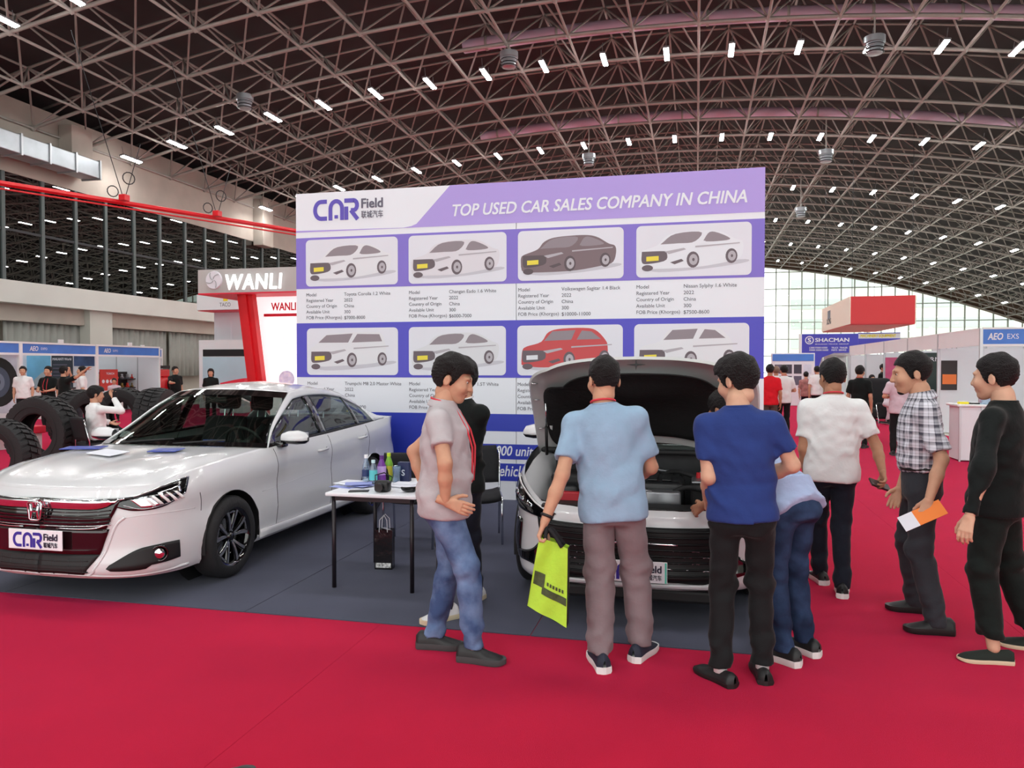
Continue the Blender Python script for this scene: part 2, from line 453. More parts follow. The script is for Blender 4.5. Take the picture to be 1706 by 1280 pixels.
# curtains between the columns
def curtain(y0, y1, label):
    n = int((y1 - y0) / 0.11); P = []
    for i in range(n + 1):
        y = y0 + (y1 - y0) * i / n
        off = 0.07 * math.sin(i * 1.9) + 0.03 * math.sin(i * 0.73 + 1)
        P.append([(HX0 - 0.75 + off, y, z) for z in (1.2, 2.4, 3.62)])
    o = MB().grid(P).build('curtain', M_curtain, smooth=True)
    md = o.modifiers.new('thickness', 'SOLIDIFY'); md.thickness = 0.02
    tag(o, label, 'curtain')
cy = [on_x(px, 590, HX0 - 0.7).y for px in (6, 148, 174, 278, 282, 360)]
curtain(cy[0], cy[1], 'grey pleated curtain above the leftmost booth headers')
curtain(cy[2], cy[3], 'grey pleated curtain right of the wall column')
curtain(cy[4], cy[5], 'grey pleated curtain next to the tyre maker booth')
# galvanised wall ducts
t = thing('wall_duct', 'boxy galvanised air duct high on the left wall', 'duct', (HX0 + 0.9, 0, 0))
dy = [on_x(px, 260, HX0 + 0.9).y for px in (-60, 20, 68, 112, 152)]
for i in range(4):
    MB().rbox(-0.45, 0.45, dy[i] + 0.02, dy[i + 1] - 0.02, 10.0, 10.75, 0.03).build('duct_section', M_galv, t)
    MB().box(-0.5, 0.5, dy[i + 1] - 0.04, dy[i + 1] + 0.04, 9.95, 10.8).build('flange', M_alu, t)

# red lighting rail on wires with coiled cables
a = on_z(-60, 295, 7.0); b = on_z(520, 389, 7.0)
t = thing('red_rail', 'long red rail hung on wires across the left windows', 'rail', a)
L = b - a; side = Vector((-L.y, L.x, 0)).normalized()
MB().tube((0, 0, 0), L, 0.085, 6).build('rail', M_red_paint, t)
MB().tube((0, 0, -0.16), L + Vector((0, 0, -0.16)), 0.03, 5).build('lower_wire', M_red_paint, t)
for px, py in ((207, 335), (362, 361)):
    f = (on_z(px, py, 7.0) - a)
    MB().tube(f, f + Vector((-1.2, -0.8, 5.2)), 0.012, 4).build('wire', M_dark_metal, t)
    MB().tube(f, f + Vector((0.3, 0.4, 1.9)), 0.012, 4).build('wire', M_dark_metal, t)
    for dx, dz, r in ((-0.35, 0.25, 0.17), (0.15, 0.75, 0.19)):
        MB().path([f + L.normalized() * (dx + r * math.cos(q)) + Vector((0, 0, dz + r * math.sin(q))) for q in np.linspace(0, 2 * PI, 14)[:-1]], 0.018, 5, closed=True).build('cable_coil', M_dark_metal, t)
    MB().rbox(f.x - .12, f.x + .12, f.y - .12, f.y + .12, f.z, f.z + .2, .02).build('clamp', M_red_paint, t)

# ---- far glass wall
wf = thing('window_2', 'tall glass curtain wall closing the far end of the hall', None, (0, HY1, 0), kind='structure')
PW, PH = 1.5, 2.06
cols = [-4 + PW * i for i in range(30)]
M_mull = mat('far_mullion', rgb(176, 180, 172), 0.5, 0.2)
pane_me = MB().box(-PW / 2 + .03, PW / 2 - .03, -0.01, 0.01, .03, PH - .03).mesh(M_farglass)
rows = [1.0 + PH * j for j in range(8)]
for i, x in enumerate(cols):
    zt = zr(x) + 1.5
    MB().box(x - 0.06, x + 0.06, -0.12, 0.12, 0, zt).build('mullion', M_mull, wf)
    for j, z in enumerate(rows):
        if z + PH * 0.4 < zt: link('pane', pane_me, wf, (x + PW / 2, 0, z))
for z in rows:
    w = [x for x in cols if zr(x) + 1.5 > z]
    if w: MB().box(w[0], w[-1] + PW, -0.08, 0.08, z - 0.05, z + 0.05).build('transom', M_mull, wf)
MB().path([(x, 0, zr(x) + 0.3) for x in np.linspace(-6, 41, 30)], 0.22, 6).build('arch_beam', mat('brown_beam', rgb(120, 92, 76), 0.6), wf, smooth=True)
xs_ = np.linspace(-6, 41, 30)
gb = MB().grid([[(x, -.05, zr(x) + .3), (x, -.05, zr(x) + 2.1)] for x in xs_]); gb.grid([[(x, .05, zr(x) + .3), (x, .05, zr(x) + 2.1)] for x in xs_])
gb.build('gable_panel', mat('gable_brown', rgb(128, 104, 88), .7), wf)
MB().box(HX0, -4, -0.2, 0.2, 0, 14.5).build('side_panel', M_wall, wf)
tag(MB().box(HX1, HX1 + 0.3, HY0, HY1, 0, 7.5).build('wall_right', M_wall), 'plain low wall on the far right of the hall', kind='structure')

# pale apartment blocks beyond the glass
M_far_b = mat('far_building', rgb(244, 246, 240), 0.9); M_far_w = mat('far_building_window', rgb(214, 226, 222), 0.5)
for x, w, h, n, lab in ((20, 12, 30, 9, 'pale green office block outside the glass wall, nearer the banner'), (39, 14, 24, 7, 'pale office block outside the glass wall, behind the red hanging sign')):
    t = thing('office_block', lab, 'building', (x, 128, 0))
    MB().box(-w / 2, w / 2, 0, 10, 0, h).build('wall', M_far_b, t)
    for k in range(n):
        z = 1.5 + k * 3.1
        if z + 1.6 < h: MB().box(-w / 2 + .4, w / 2 - .4, -0.1, 0.02, z, z + 1.5).build('window_band', M_far_w, t)
# ---------------------------------------------------------------- printed backdrop wall of the car booth
BY = 9.40
def bd(px, py): return on_y(px, py, BY)
bx0, bx1 = bd(494, 500).x, bd(1274, 420).x
BZ = 4.0
back = thing('backdrop_wall', 'tall purple and white printed backdrop wall with eight car pictures', 'banner', ((bx0 + bx1) / 2, BY, 0))
BO = back.location
M_p_white = mat('print_white', rgb(230, 232, 240), 0.45, 0, 0.01, 1)
M_p_violet = mat('print_violet', rgb(172, 150, 222), 0.42, 0, 0.02, 0.7)  # bands get paler upward: lamp glare painted into the print colours
M_p_row1 = mat('print_purple', rgb(126, 106, 202), 0.42, 0, 0.02, 0.7)
M_p_row2 = mat('print_indigo', rgb(74, 68, 190), 0.42, 0, 0.02, 0.7)
M_p_blue = mat('print_blue', rgb(34, 52, 172), 0.42)
M_p_logo = mat('print_logo_purple', rgb(88, 70, 180), 0.45)
M_p_grey = mat('print_grey', rgb(96, 92, 110), 0.5)
M_p_text = mat('print_text', rgb(62, 60, 74), 0.5)
M_p_photo = mat('print_photo', rgb(222, 222, 232), 0.4, 0, 0.02, 1)
midx = bd(860, 500).x
for a, b in ((bx0, midx - 0.004), (midx + 0.004, bx1)):
    MB().box(a - BO.x, b - BO.x, 0.0, 0.08, 0.0, BZ).build('panel', M_p_white, back)
for x in np.linspace(bx0 + .05, bx1 - .05, 7):
    MB().box(x - BO.x - .025, x - BO.x + .025, 0.09, 0.14, 0, BZ - .05).build('frame_post', M_alu, back)
    if abs(x - bx0) > .2 and abs(x - bx1) > .2: MB().tube((x - BO.x, 0.14, 2.2), (x - BO.x, 1.0, 0.0), 0.02, 6).build('brace', M_alu, back)
def zpx(py, px=495): return bd(px, py).z
def strip(name, z0, z1, m, off=0.002, x0=None, x1=None, parent=None, r=0.0):
    x0 = bx0 if x0 is None else x0; x1 = bx1 if x1 is None else x1
    if r <= 0: poly = [(x0, z0), (x1, z0), (x1, z1), (x0, z1)]
    else:
        poly = []
        for cx, cz, a0 in ((x1 - r, z0 + r, -PI / 2), (x1 - r, z1 - r, 0), (x0 + r, z1 - r, PI / 2), (x0 + r, z0 + r, PI)):
            for k in range(6): t = a0 + k * PI / 10; poly.append((cx + r * math.cos(t), cz + r * math.sin(t)))
    return MB().prism(poly, -off, -max(off - 0.0015, 0), lambda u, v, h: (u - BO.x, h, v)).build(name, m, back)
zh = zpx(388)
# header: violet field, paled by painted glare, with the white corner
q = [bd(*p) for p in ((750, 311), (694, 373), (685, 377), (672, 379.5))]
poly = [(q[0].x, BZ)] + [(p.x, p.z) for p in q[1:]] + [(bx0, zpx(385)), (bx0, zh), (bx1, zh), (bx1, BZ)]
MB().prism(poly, -0.002, 0, lambda u, v, h: (u - BO.x, h, v)).build('violet_header', M_p_violet, back)
Z1a, Z1b, Z2a, Z2b, Z3 = zpx(397.5), zpx(482), zpx(539), zpx(628.5), zpx(685)
strip('purple_band', Z1b, Z1a, M_p_row1); strip('purple_band', Z2b, Z2a, M_p_row2)
strip('blue_band', zpx(712), Z3, M_p_blue)
lx = bd(700, 720).x
strip('blue_band', 0.0, zpx(712), M_p_blue, x1=bd(770, 760).x)
sx = bd(782, 760).x
def slant(z0, z1):
    poly = [(bx0 + 1.0, z0), (bx1 - .6, z0), (bx1 - .5, (z0 + z1) / 2), (bx1 - .6, z1), (sx + .1, z1), (sx, z1 - .06), (bx0 + 1.0, z1 - .06)]
    return MB().prism(poly, -0.0035, -0.002, lambda u, v, h: (u - BO.x, h, v)).build('caption_bar', M_p_blue, back)
slant(zpx(765, 830), zpx(740, 830)); slant(zpx(801, 830), zpx(772, 830))
def btext(txt, px0, py0, px1, py1, m, bold=0.0, italic=0.0, off=0.0045, name='lettering', line=1.0, space=1.0):
    """text that fills the pixel box on the backdrop"""
    a = bd(px0, py1); b = Vector((bd(px1, py0).x, 0, bd(px0, py0).z))
    me = text_mesh(txt, b.z - a.z, m, b.x - a.x, 0.0012, bold=bold, italic=italic, line=line, space=space)
    return link(name, me, back, (a.x - BO.x, -off + .0012, a.z), FACE_FRONT)
btext('TOP USED CAR SALES COMPANY IN CHINA', 754, 341, 1245, 361, M_p_white, 0.022, 0.22, line=1)
btext('50,000 units', 803, 742, 895, 761, M_p_white, 0.015, 0.22)
btext('Vehicle d', 822, 775, 893, 793, M_p_white, 0.015, 0.22)

# the logo: C, an arch-shaped A, R and small words
def arc(cx, cz, rx, rz, a0, a1, n=14): return [(cx + rx * math.cos(a), cz + rz * math.sin(a)) for a in np.linspace(a0, a1, n)]
def stroke(pts, w):
    """flat ribbon polygon quads along 2-D points"""
    out = []; P = [Vector(p) for p in pts]; n = len(P); L = []; R = []
    for i in range(n):
        d = (P[min(i + 1, n - 1)] - P[max(i - 1, 0)]).normalized(); nn = Vector((-d.y, d.x)); L.append(P[i] + nn * w / 2); R.append(P[i] - nn * w / 2)
    return L, R
def logo_mesh(h, m):
    """CAR monogram of height h, width 2.05 h, in the xy plane"""
    b = MB(); w = 0.2
    lets = [
        [(0.72, 0.1)] + arc(0.42, 0.5, 0.32, 0.4, -PI / 2, -PI * 3 / 2, 14) + [(0.72, 0.9)],
        [(0.9, 0.0), (0.9, 0.55)] + arc(1.2, 0.55, 0.3, 0.35, PI, 0, 12) + [(1.5, 0.55), (1.5, 0.0)],
        [(1.72, 0.0), (1.72, 0.62)], [(1.62, 0.9), (2.1, 0.9)] + arc(2.1, 0.67, 0.17, 0.23, PI / 2, -PI / 2, 8) + [(1.95, 0.44)],
        [(1.95, 0.44), (2.3, 0.0)]]
    for si, s in enumerate(lets):
        L, R = stroke(s, w); n = len(L)
        b.add([(p.x * h, p.y * h, .0004 * si) for p in L] + [(p.x * h, p.y * h, .0004 * si) for p in R], [(i, i + 1, n + i + 1, n + i) for i in range(n - 1)])
    b.box(1.11 * h, 1.29 * h, 0.08 * h, 0.24 * h, .0005, 0.0025)
    return b.mesh(m, fix=False, name='logo')
def put_logo(parent, loc, rot, h, m1, m2, off=0.001):
    link('logo', logo_mesh(h, m1), parent, loc, rot)
    R = Matrix.Rotation(rot[2], 3, 'Z') @ Matrix.Rotation(rot[0], 3, 'X')
    l = Vector(loc)
    me = text_mesh('Field', h * 0.46, m2, h * 1.1, 0, bold=0.03); link('lettering', me, parent, l + R @ Vector((2.48 * h, 0.5 * h, 0)), rot)
    me = text_mesh('联城汽车', h * 0.36, m2, h * 1.1, 0, bold=0.01); link('lettering', me, parent, l + R @ Vector((2.48 * h, 0.03 * h, 0)), rot)
a = bd(522, 369); bq = bd(522, 334)
put_logo(back, (a.x - BO.x, -0.004, a.z), FACE_FRONT, bq.z - a.z, M_p_logo, M_p_grey)

# eight car pictures
def C(*a): return mat('print_%d_%d_%d' % a, rgb(*a), 0.45)
def printed_car(kind, body, dark, glass, plate, x0, z0, w, h):
    """a small flat picture of a car, three-quarter view, in the unit box of its panel"""
    b = MB(); lay = [0]
    def pg(pts, mi, smooth=True):
        lay[0] += 1; b.mi(mi)
        if smooth and len(pts) > 4: pts = [tuple(p) for p in catmull(list(pts) + [pts[0]], len(pts) * 4)[:-1]]
        b.poly([(x0 + p[0] * w, -0.0052 - lay[0] * 0.0003, z0 + (1 - p[1]) * h) for p in pts])
    def el(cx, cy, rx, ry, mi): pg([(cx + rx * math.cos(t), cy + ry * math.sin(t)) for t in np.linspace(0, 2 * PI, 18)[:-1]], mi, False)
    pg([(.05, .80), (.2, .76), (.6, .76), (.93, .70), (.95, .76), (.6, .86), (.2, .90)], 5)
    if kind == 'sedan':
        pg([(.03, .72), (.03, .55), (.06, .48), (.19, .38), (.25, .24), (.34, .16), (.50, .13), (.66, .13), (.76, .18), (.86, .31), (.92, .36), (.93, .50), (.90, .68), (.80, .74), (.55, .82), (.25, .84), (.06, .82)], 0)
        pg([(.215, .37), (.34, .18), (.57, .16), (.51, .34), (.36, .36)], 2); pg([(.585, .34), (.64, .17), (.72, .19), (.82, .31), (.7, .345)], 2)
        wy = (.68, .63)
    elif kind == 'van':
        pg([(.03, .74), (.04, .45), (.07, .40), (.12, .32), (.2, .16), (.30, .11), (.70, .09), (.82, .13), (.86, .30), (.87, .50), (.86, .68), (.7, .76), (.40, .80), (.2, .82), (.05, .80)], 0)
        pg([(.13, .31), (.22, .15), (.51, .12), (.46, .31)], 2); pg([(.50, .31), (.56, .13), (.80, .14), (.83, .29)], 2)
        wy = (.68, .66)
    else:
        pg([(.04, .72), (.05, .50), (.09, .42), (.23, .33), (.30, .14), (.42, .07), (.66, .06), (.76, .12), (.84, .30), (.86, .42), (.85, .66), (.75, .72), (.5, .80), (.25, .84), (.06, .80)], 0)
        pg([(.26, .31), (.34, .12), (.56, .10), (.52, .29)], 2); pg([(.57, .29), (.62, .11), (.71, .13), (.80, .28)], 2)
        wy = (.68, .64)
    pg([(.05, .50), (.24, .50), (.27, .53), (.26, .68), (.10, .74), (.05, .70)], 1)
    pg([(.25, .51), (.42, .45), (.44, .48), (.29, .56)], 3)
    pg([(.30, .72), (.40, .66), (.42, .70), (.34, .76)], 1)
    pg([(.52, .42), (.9, .38), (.9, .40), (.52, .45)], 3)
    for cx, cy, rx, ry in ((.50, wy[0], .055, .155), (.83, wy[1], .05, .14), (.10, .82, .05, .06)):
        el(cx, cy, rx, ry, 1)
        if cy < .8: el(cx + .004, cy, rx * .68, ry * .68, 3); el(cx + .004, cy, rx * .2, ry * .2, 1)
    el(.585, .355, .03, .03, 0)
    pg([(.09, .60), (.20, .59), (.20, .68), (.09, .69)], 4)
    return b.mesh([body, dark, glass, C(176, 170, 178), plate, C(196, 194, 204)], fix=False, name='printed_car')
GL, DK, YE = C(140, 128, 136), C(98, 84, 92), C(232, 214, 62)
rows_ = [
    [('sedan', (510, 398, 663, 481), (224, 224, 230), 'Toyota Corolla 1.2 White'), ('sedan', (681, 393, 844, 478), (218, 214, 222), 'Changan Eado 1.6 White'),
     ('sedan', (863, 385, 1039, 477), (118, 98, 104), 'Volkswagen Sagitar 1.4 Black'), ('sedan', (1060, 377.5, 1252, 471), (226, 228, 236), 'Nissan Sylphy 1.6 White')],
    [('van', (511, 547, 663, 628), (222, 222, 228), 'Trumpchi M8 2.0 Master White'), ('sedan', (681, 547, 843, 629), (216, 216, 222), 'Honda Crider 1.5T White'),
     ('suv', (862, 547, 1038, 630), (196, 66, 70), 'Haval H6 1.5 Red'), ('suv', (1057, 543, 1249, 629), (224, 224, 230), 'Venucia 1.5 White')]]
FOB = ['$7000-8000', '$6000-7000', '$10000-11000', '$7500-8600']
for ri, row in enumerate(rows_):
    za, zb = ((Z1b + .03, Z1a - .03), (Z2b + .03, Z2a - .07))[ri]
    for ci, (kind, (x0, y0, x1, y1), colr, model) in enumerate(row):
        xa, xb = bd(x0, 450).x, bd(x1, 450).x
        strip('photo_panel', za, zb, M_p_photo, 0.005, xa, xb, r=0.06)
        pl = C(220, 220, 226) if colr[0] == 196 else YE
        link('printed_car', printed_car(kind, C(*colr), DK if ci != 2 or ri else C(84, 70, 76), GL, pl, xa - BO.x, za, xb - xa, zb - za), back)
        zt = (Z1b, Z2b)[ri] - 0.06; hh = 0.36
        w = xb - xa
        me = text_mesh('Model\nRegistered Year\nCountry of Origin\nAvailable Unit\nFOB Price (Khorgos)', hh, M_p_text, None, 0, line=1.25)
        link('spec_text', me, back, (xa - BO.x, -0.003, zt - hh), FACE_FRONT)
        me = text_mesh(model + '\n2022\nChina\n300\n' + FOB[ci], hh, M_p_text, None, 0, line=1.25)
        link('spec_text', me, back, (xa + w * 0.42 - BO.x, -0.003, zt - hh), FACE_FRONT)

# ---------------------------------------------------------------- table, chairs and small things in the booth
M_black_fab = mat('black_fabric', rgb(24, 24, 28), 0.85, 0, 0.1, 30, 0.1, 200)
tl = on_z(557, 980); tr_ = on_z(686, 990)
TX0, TX1, TY0, TY1, TZ = tl.x - .03, tr_.x + .03, tl.y - .03, tl.y + 0.80, 0.735
table = thing('folding_table', 'small white topped table with thin black legs beside the white sedan', 'table', ((TX0 + TX1) / 2, (TY0 + TY1) / 2, 0.007))
hw, hd = (TX1 - TX0) / 2, (TY1 - TY0) / 2
MB().rbox(-hw - .02, hw + .02, -hd - .02, hd + .02, TZ - .034, TZ - .006, 0.008).build('tabletop', mat('table_white', rgb(232, 234, 240), 0.35), table)
M_leg = mat('table_leg', rgb(34, 28, 34), 0.4, 0.2)
for sx in (-1, 1):
    for sy in (-1, 1): MB().tube((sx * (hw - .03), sy * (hd - .03), 0), (sx * (hw - .03), sy * (hd - .03), TZ - .034), 0.017, 8).build('leg', M_leg, table, smooth=True)
for sy in (-1, 1): MB().box(-hw + .03, hw - .03, sy * (hd - .03) - .01, sy * (hd - .03) + .01, TZ - .07, TZ - .034).build('apron', M_leg, table)
for sx in (-1, 1): MB().box(sx * (hw - .03) - .01, sx * (hw - .03) + .01, -hd + .03, hd - .03, TZ - .07, TZ - .034).build('apron', M_leg, table)

def chair(label, loc, rz, zoff=0.006):
    """stackable conference chair, chrome tube frame, faces -y"""
    t = thing('conference_chair', label, 'chair', (loc[0], loc[1], zoff), rz)
    P = [[(x, y, 0.45 + 0.03 * (abs(x) / .22) ** 3 - 0.02 * math.exp(-((y + .22) / .06) ** 2)) for x in np.linspace(-.22, .22, 9)] for y in np.linspace(-.22, .20, 9)]
    b = MB(); b.grid(P); o = b.build('seat', M_black_fab, t, smooth=True)
    md = o.modifiers.new('pad', 'SOLIDIFY'); md.thickness = 0.05
    P = [[(x * (1 - .12 * max(0, (z - .7) / .2) ** 2), 0.24 + (z - .5) * .22 - .03 * (1 - (x / .22) ** 2), z) for x in np.linspace(-.22, .22, 9)] for z in np.linspace(.52, .88, 8)]
    b = MB(); b.grid(P); o = b.build('backrest', M_black_fab, t, smooth=True)
    md = o.modifiers.new('pad', 'SOLIDIFY'); md.thickness = 0.04
    for s in (-1, 1):
        MB().path([(s * .235, -.24, 0), (s * .235, -.20, .36), (s * .235, -.17, .43), (s * .235, -.1, .44), (s * .235, .14, .44)], .011, 7).build('leg', M_chrome, t, smooth=True)
        MB().path([(s * .235, .27, 0), (s * .235, .21, .38), (s * .235, .215, .5), (s * .235, .30, .86)], .011, 7).build('leg', M_chrome, t, smooth=True)
    MB().tube((-.235, .0, .42), (.235, .0, .42), .01, 6).build('crossbar', M_chrome, t)
    return t
c1 = on_z(794, 900)
chair('black conference chair with chrome legs beside the open hood car', (c1.x, c1.y), PI * 0.10)
c2 = on_z(672, 935)
chair('black conference chair tucked behind the small white table', (c2.x - .16, c2.y + .66), PI * 1.05)

def bottle(px, py, h, r, body, cap, label, mfrac=0.62, name='drink_bottle'):
    p = on_z(px, py + 5, TZ); t = thing(name, label, 'bottle', (p.x, p.y, TZ))
    MB().lathe([(0, 0), (r * .9, 0), (r, .012), (r, h * .22), (r * .93, h * .26), (r * .93, h * .5), (r, h * .54), (r, h * mfrac), (r * .42, h * .86), (r * .42, h * .9), (0, h * .9)], 18).build('bottle_body', body, t, deg=40)
    MB().lathe([(0, h * .88), (r * .5, h * .88), (r * .5, h), (0, h)], 14).build('cap', cap, t, deg=40)
    return t
M_clearp = glass_mat('clear_bottle', (0.75, 0.86, 0.95, 1), 0.08, density=0.25, dcol=rgb(170, 190, 215))
M_capw = mat('cap_white', rgb(240, 240, 244), 0.4)
t = bottle(610, 801, .235, .031, M_clearp, M_capw, 'clear water bottle with white cap, leftmost on the table')
MB().lathe([(.0318, .06), (.0318, .115)], 18, cap=False).build('label', mat('label_navy', rgb(36, 50, 96), 0.5), t, smooth=True)
t = bottle(622, 803, .20, .032, M_clearp, mat('cap_teal', rgb(200, 230, 235), 0.4), 'short clear bottle with turquoise label on the table')
MB().lathe([(.0328, .04), (.0328, .12)], 18, cap=False).build('label', mat('label_teal', rgb(96, 196, 200), 0.5), t, smooth=True)
t = bottle(636, 800, .225, .036, mat('purple_drink', rgb(116, 52, 150), 0.3), mat('cap_purple', rgb(92, 40, 120), 0.4), 'purple drink bottle in the middle of the table')
MB().lathe([(.0366, .07), (.0366, .14)], 18, cap=False).build('label', mat('label_lilac', rgb(196, 160, 220), 0.5), t, smooth=True)
t = bottle(648, 797, .235, .033, mat('green_drink', rgb(132, 190, 62), 0.3), mat('cap_lime', rgb(200, 226, 52), 0.4), 'green drink bottle with lime cap on the table')
MB().lathe([(.0336, .05), (.0336, .13)], 18, cap=False).build('label', mat('label_yellow', rgb(220, 206, 70), 0.5), t, smooth=True)
p = on_z(631, 803, TZ); t = thing('baseball_hat', 'black hat lying behind the purple bottle', 'hat', (p.x, p.y, TZ))
MB().lathe([(.085, 0), (.088, .04), (.075, .10), (.045, .14), (0, .155)], 18).build('crown', M_black_fab, t, smooth=True)
MB().prism([(math.cos(q) * .085, -abs(math.sin(q)) * .14 - .02) for q in np.linspace(0, PI, 12)], 0, .006, lambda u, v, h: (u, v, h)).build('brim', M_black_fab, t)
p = on_z(674, 802, TZ)
t = thing('gift_box', 'dark blue box with a white letter on the table', 'box', (p.x, p.y, TZ))
MB().rbox(-.05, .05, -.03, .03, 0, .16, .004).build('body', mat('box_navy', rgb(26, 34, 78), 0.5), t)
link('lettering', text_mesh('S', .05, M_p_white, None, .001, bold=.02, align='CENTER'), t, (0, -.0305, .05), FACE_FRONT)
p = on_z(663, 803, TZ)
t = thing('clear_cup', 'tall translucent plastic cup near the dark blue box', 'cup', (p.x, p.y - .03, TZ))
MB().lathe([(.0, .003), (.028, .003), (.036, .13), (.038, .132), (.034, .128), (.026, .006), (0, .006)], 18).build('wall', M_clearp, t, smooth=True)
random.seed(4)
M_paper = mat('paper', rgb(226, 228, 238), 0.7); M_paperb = mat('paper_blue', rgb(150, 160, 220), 0.7)
def sheet(loc, rz, w, d, th, m, label, name='leaflet', cat='leaflet', rot=None, group=None):
    b = MB(); b.rbox(-w / 2, w / 2, -d / 2, d / 2, 0, th, min(.002, th * .3), 1)
    o = b.build(name, m); o.location = loc; o.rotation_euler = rot or (0, 0, rz); return tag(o, label, cat, group)
for k in range(7):
    p = on_z(562 + 8 * (k % 4) + 6 * (k // 4), 812 - 2 * (k % 3), TZ)
    sheet((p.x + .05, p.y + .04, TZ + .004 * k), random.uniform(-.5, .5), .21, .15, .0035, M_paper if k % 3 else M_paperb, 'white and blue leaflet in the messy pile at the left of the table', group='leaflets piled on the table left')
for k in range(4):
    p = on_z(660 + 6 * k, 812 - 4 * (k % 2), TZ)
    sheet((p.x, p.y, TZ + .004 * k), random.uniform(-.6, .6), .20, .14, .0035, M_paper, 'white sheet in the loose pile at the right of the table', group='sheets piled on the table right')
p = on_z(636, 820, TZ); t = thing('camera_case', 'small black camera case at the front of the table', 'case', (p.x, p.y + .02, TZ))
MB().rbox(-.06, .06, -.04, .04, 0, .085, .02).build('body', M_black, t, smooth=True); MB().lathe([(0, 0), (.03, 0), (.03, .03), (.022, .04), (0, .04)], 14, axis='y', c=(0, -.08, .04)).build('lens', M_black, t, deg=30)
MB().path([(-.06, 0, .06), (-.07, .02, .12), (0, .03, .14), (.07, .02, .11), (.06, 0, .06)], .005, 5).build('strap', M_black, t)
p = on_z(596, 820, TZ)
sheet((p.x, p.y + .02, TZ), .3, .15, .075, .009, M_black, 'black mobile phone lying on the table edge', 'mobile_phone', 'phone')
p = on_z(684, 822, TZ)
t = thing('cable_bundle', 'tangle of black cable at the right table edge', 'cable', (p.x - .02, p.y + .05, TZ))
MB().path([(.05 * math.cos(q) * (1 + .3 * math.sin(3 * q)), .04 * math.sin(q * 1.1), .008 + .03 * (q / 22)) for q in np.linspace(0, 22, 60)], .0055, 6).build('cord', M_black, t, smooth=True)
MB().rbox(-.03, .03, -.02, .02, 0, .03, .006).build('plug', M_black, t)

# black paper bag on the floor
p = on_z(637, 951)
t = thing('paper_bag', 'glossy black paper gift bag standing under the table', 'bag', (p.x, p.y + .05, 0.006), .12)
b = MB(); w, d, h = .075, .04, .33
b.grid([[(-w, -d, 0), (-w, -d, h)], [(w, -d, 0), (w, -d, h)], [(w, 0, 0), (w * .96, 0, h)], [(w, d, 0), (w, d, h)], [(-w, d, 0), (-w, d, h)], [(-w, 0, 0), (-w * .96, 0, h)]], close_u=True); b.poly([(-w, -d, 0), (w, -d, 0), (w, d, 0), (-w, d, 0)])
o = b.build('body', mat('black_gloss_paper', rgb(26, 24, 26), 0.18, 0, 0, 8, .6, 9), t); md = o.modifiers.new('th', 'SOLIDIFY'); md.thickness = .002
MB().box(-w + .01, w - .012, -d - .0012, -d - .0004, .015, .055).build('printed_label', mat('label_dots', rgb(190, 190, 190), .5, 0, .8, 60), t)
for y in (-d, d): MB().path([(-.035, y, h - .02), (-.03, y, h + .08), (0, y * .5, h + .12), (.03, y, h + .08), (.035, y, h - .02)], .003, 5).build('handle', M_capw, t)
MB().grid([[(-w + .008, -.03, h - .02), (-w + .008, .03, h - .02)], [(-.02, -.034, h + .015), (0, .02, h + .01)], [(w - .008, -.03, h - .01), (w - .008, .03, h - .02)]]).build('tissue', M_paper, t)
# ---------------------------------------------------------------- cars
from mathutils.bvhtree import BVHTree
M_paint = mat('pearl_white_paint', rgb(220, 221, 224), 0.22, 0, 0, spec=0.5, coat=0.7)
M_gloss_black = mat('gloss_black', rgb(10, 10, 12), 0.08, 0, spec=0.6, coat=0.6)
M_matte_black = mat('matte_black', rgb(20, 20, 22), 0.6)
M_seam = mat('panel_gap', rgb(60, 60, 64), 0.8)
M_cglass = glass_mat('car_glass', (0.74, 0.82, 0.78, 1), 0.035, gain=.45, power=3.2)
M_cglass_side = glass_mat('car_side_glass', (0.62, 0.67, 0.67, 1), 0.05, gain=.5, power=2.8)
M_lampglass = glass_mat('headlamp_lens', (0.85, 0.87, 0.9, 1), 0.10)
M_seat = mat('dark_seat', rgb(34, 33, 38), 0.8, 0, 0.1, 20)
M_dash = mat('dashboard', rgb(26, 26, 28), 0.6)
M_silver = mat('machined_alloy', rgb(200, 202, 206), 0.25, 0.9)
M_refl = mat('lamp_reflector', rgb(225, 228, 232), 0.08, 1.0)
M_drl = mat('lamp_daylight_bar', rgb(245, 245, 245), 0.3)

PLAN = [(0, -2.36), (.30, -2.345), (.55, -2.285), (.72, -2.17), (.82, -1.99), (.868, -1.75), (.888, -1.365), (.898, -.8), (.902, 0), (.902, .8), (.895, 1.365),
        (.872, 1.8), (.825, 2.12), (.73, 2.30), (.5, 2.385), (0, 2.42)]
def interp(tab, x):
    xs = [t[0] for t in tab]; return float(np.interp(x, xs, [t[1] for t in tab]))
SHZ = [(-2.4, .80), (-2.2, .82), (-1.95, .872), (-1.7, .91), (-1.365, .94), (-.9, .965), (-.5, .985), (.3, 1.005), (1.1, 1.035), (1.7, 1.06), (2.2, 1.065), (2.45, 1.05)]
BOTZ = [(-2.4, .20), (-1.9, .19), (-1.6, .20), (-.9, .20), (.9, .21), (1.6, .23), (2.0, .28), (2.45, .32)]

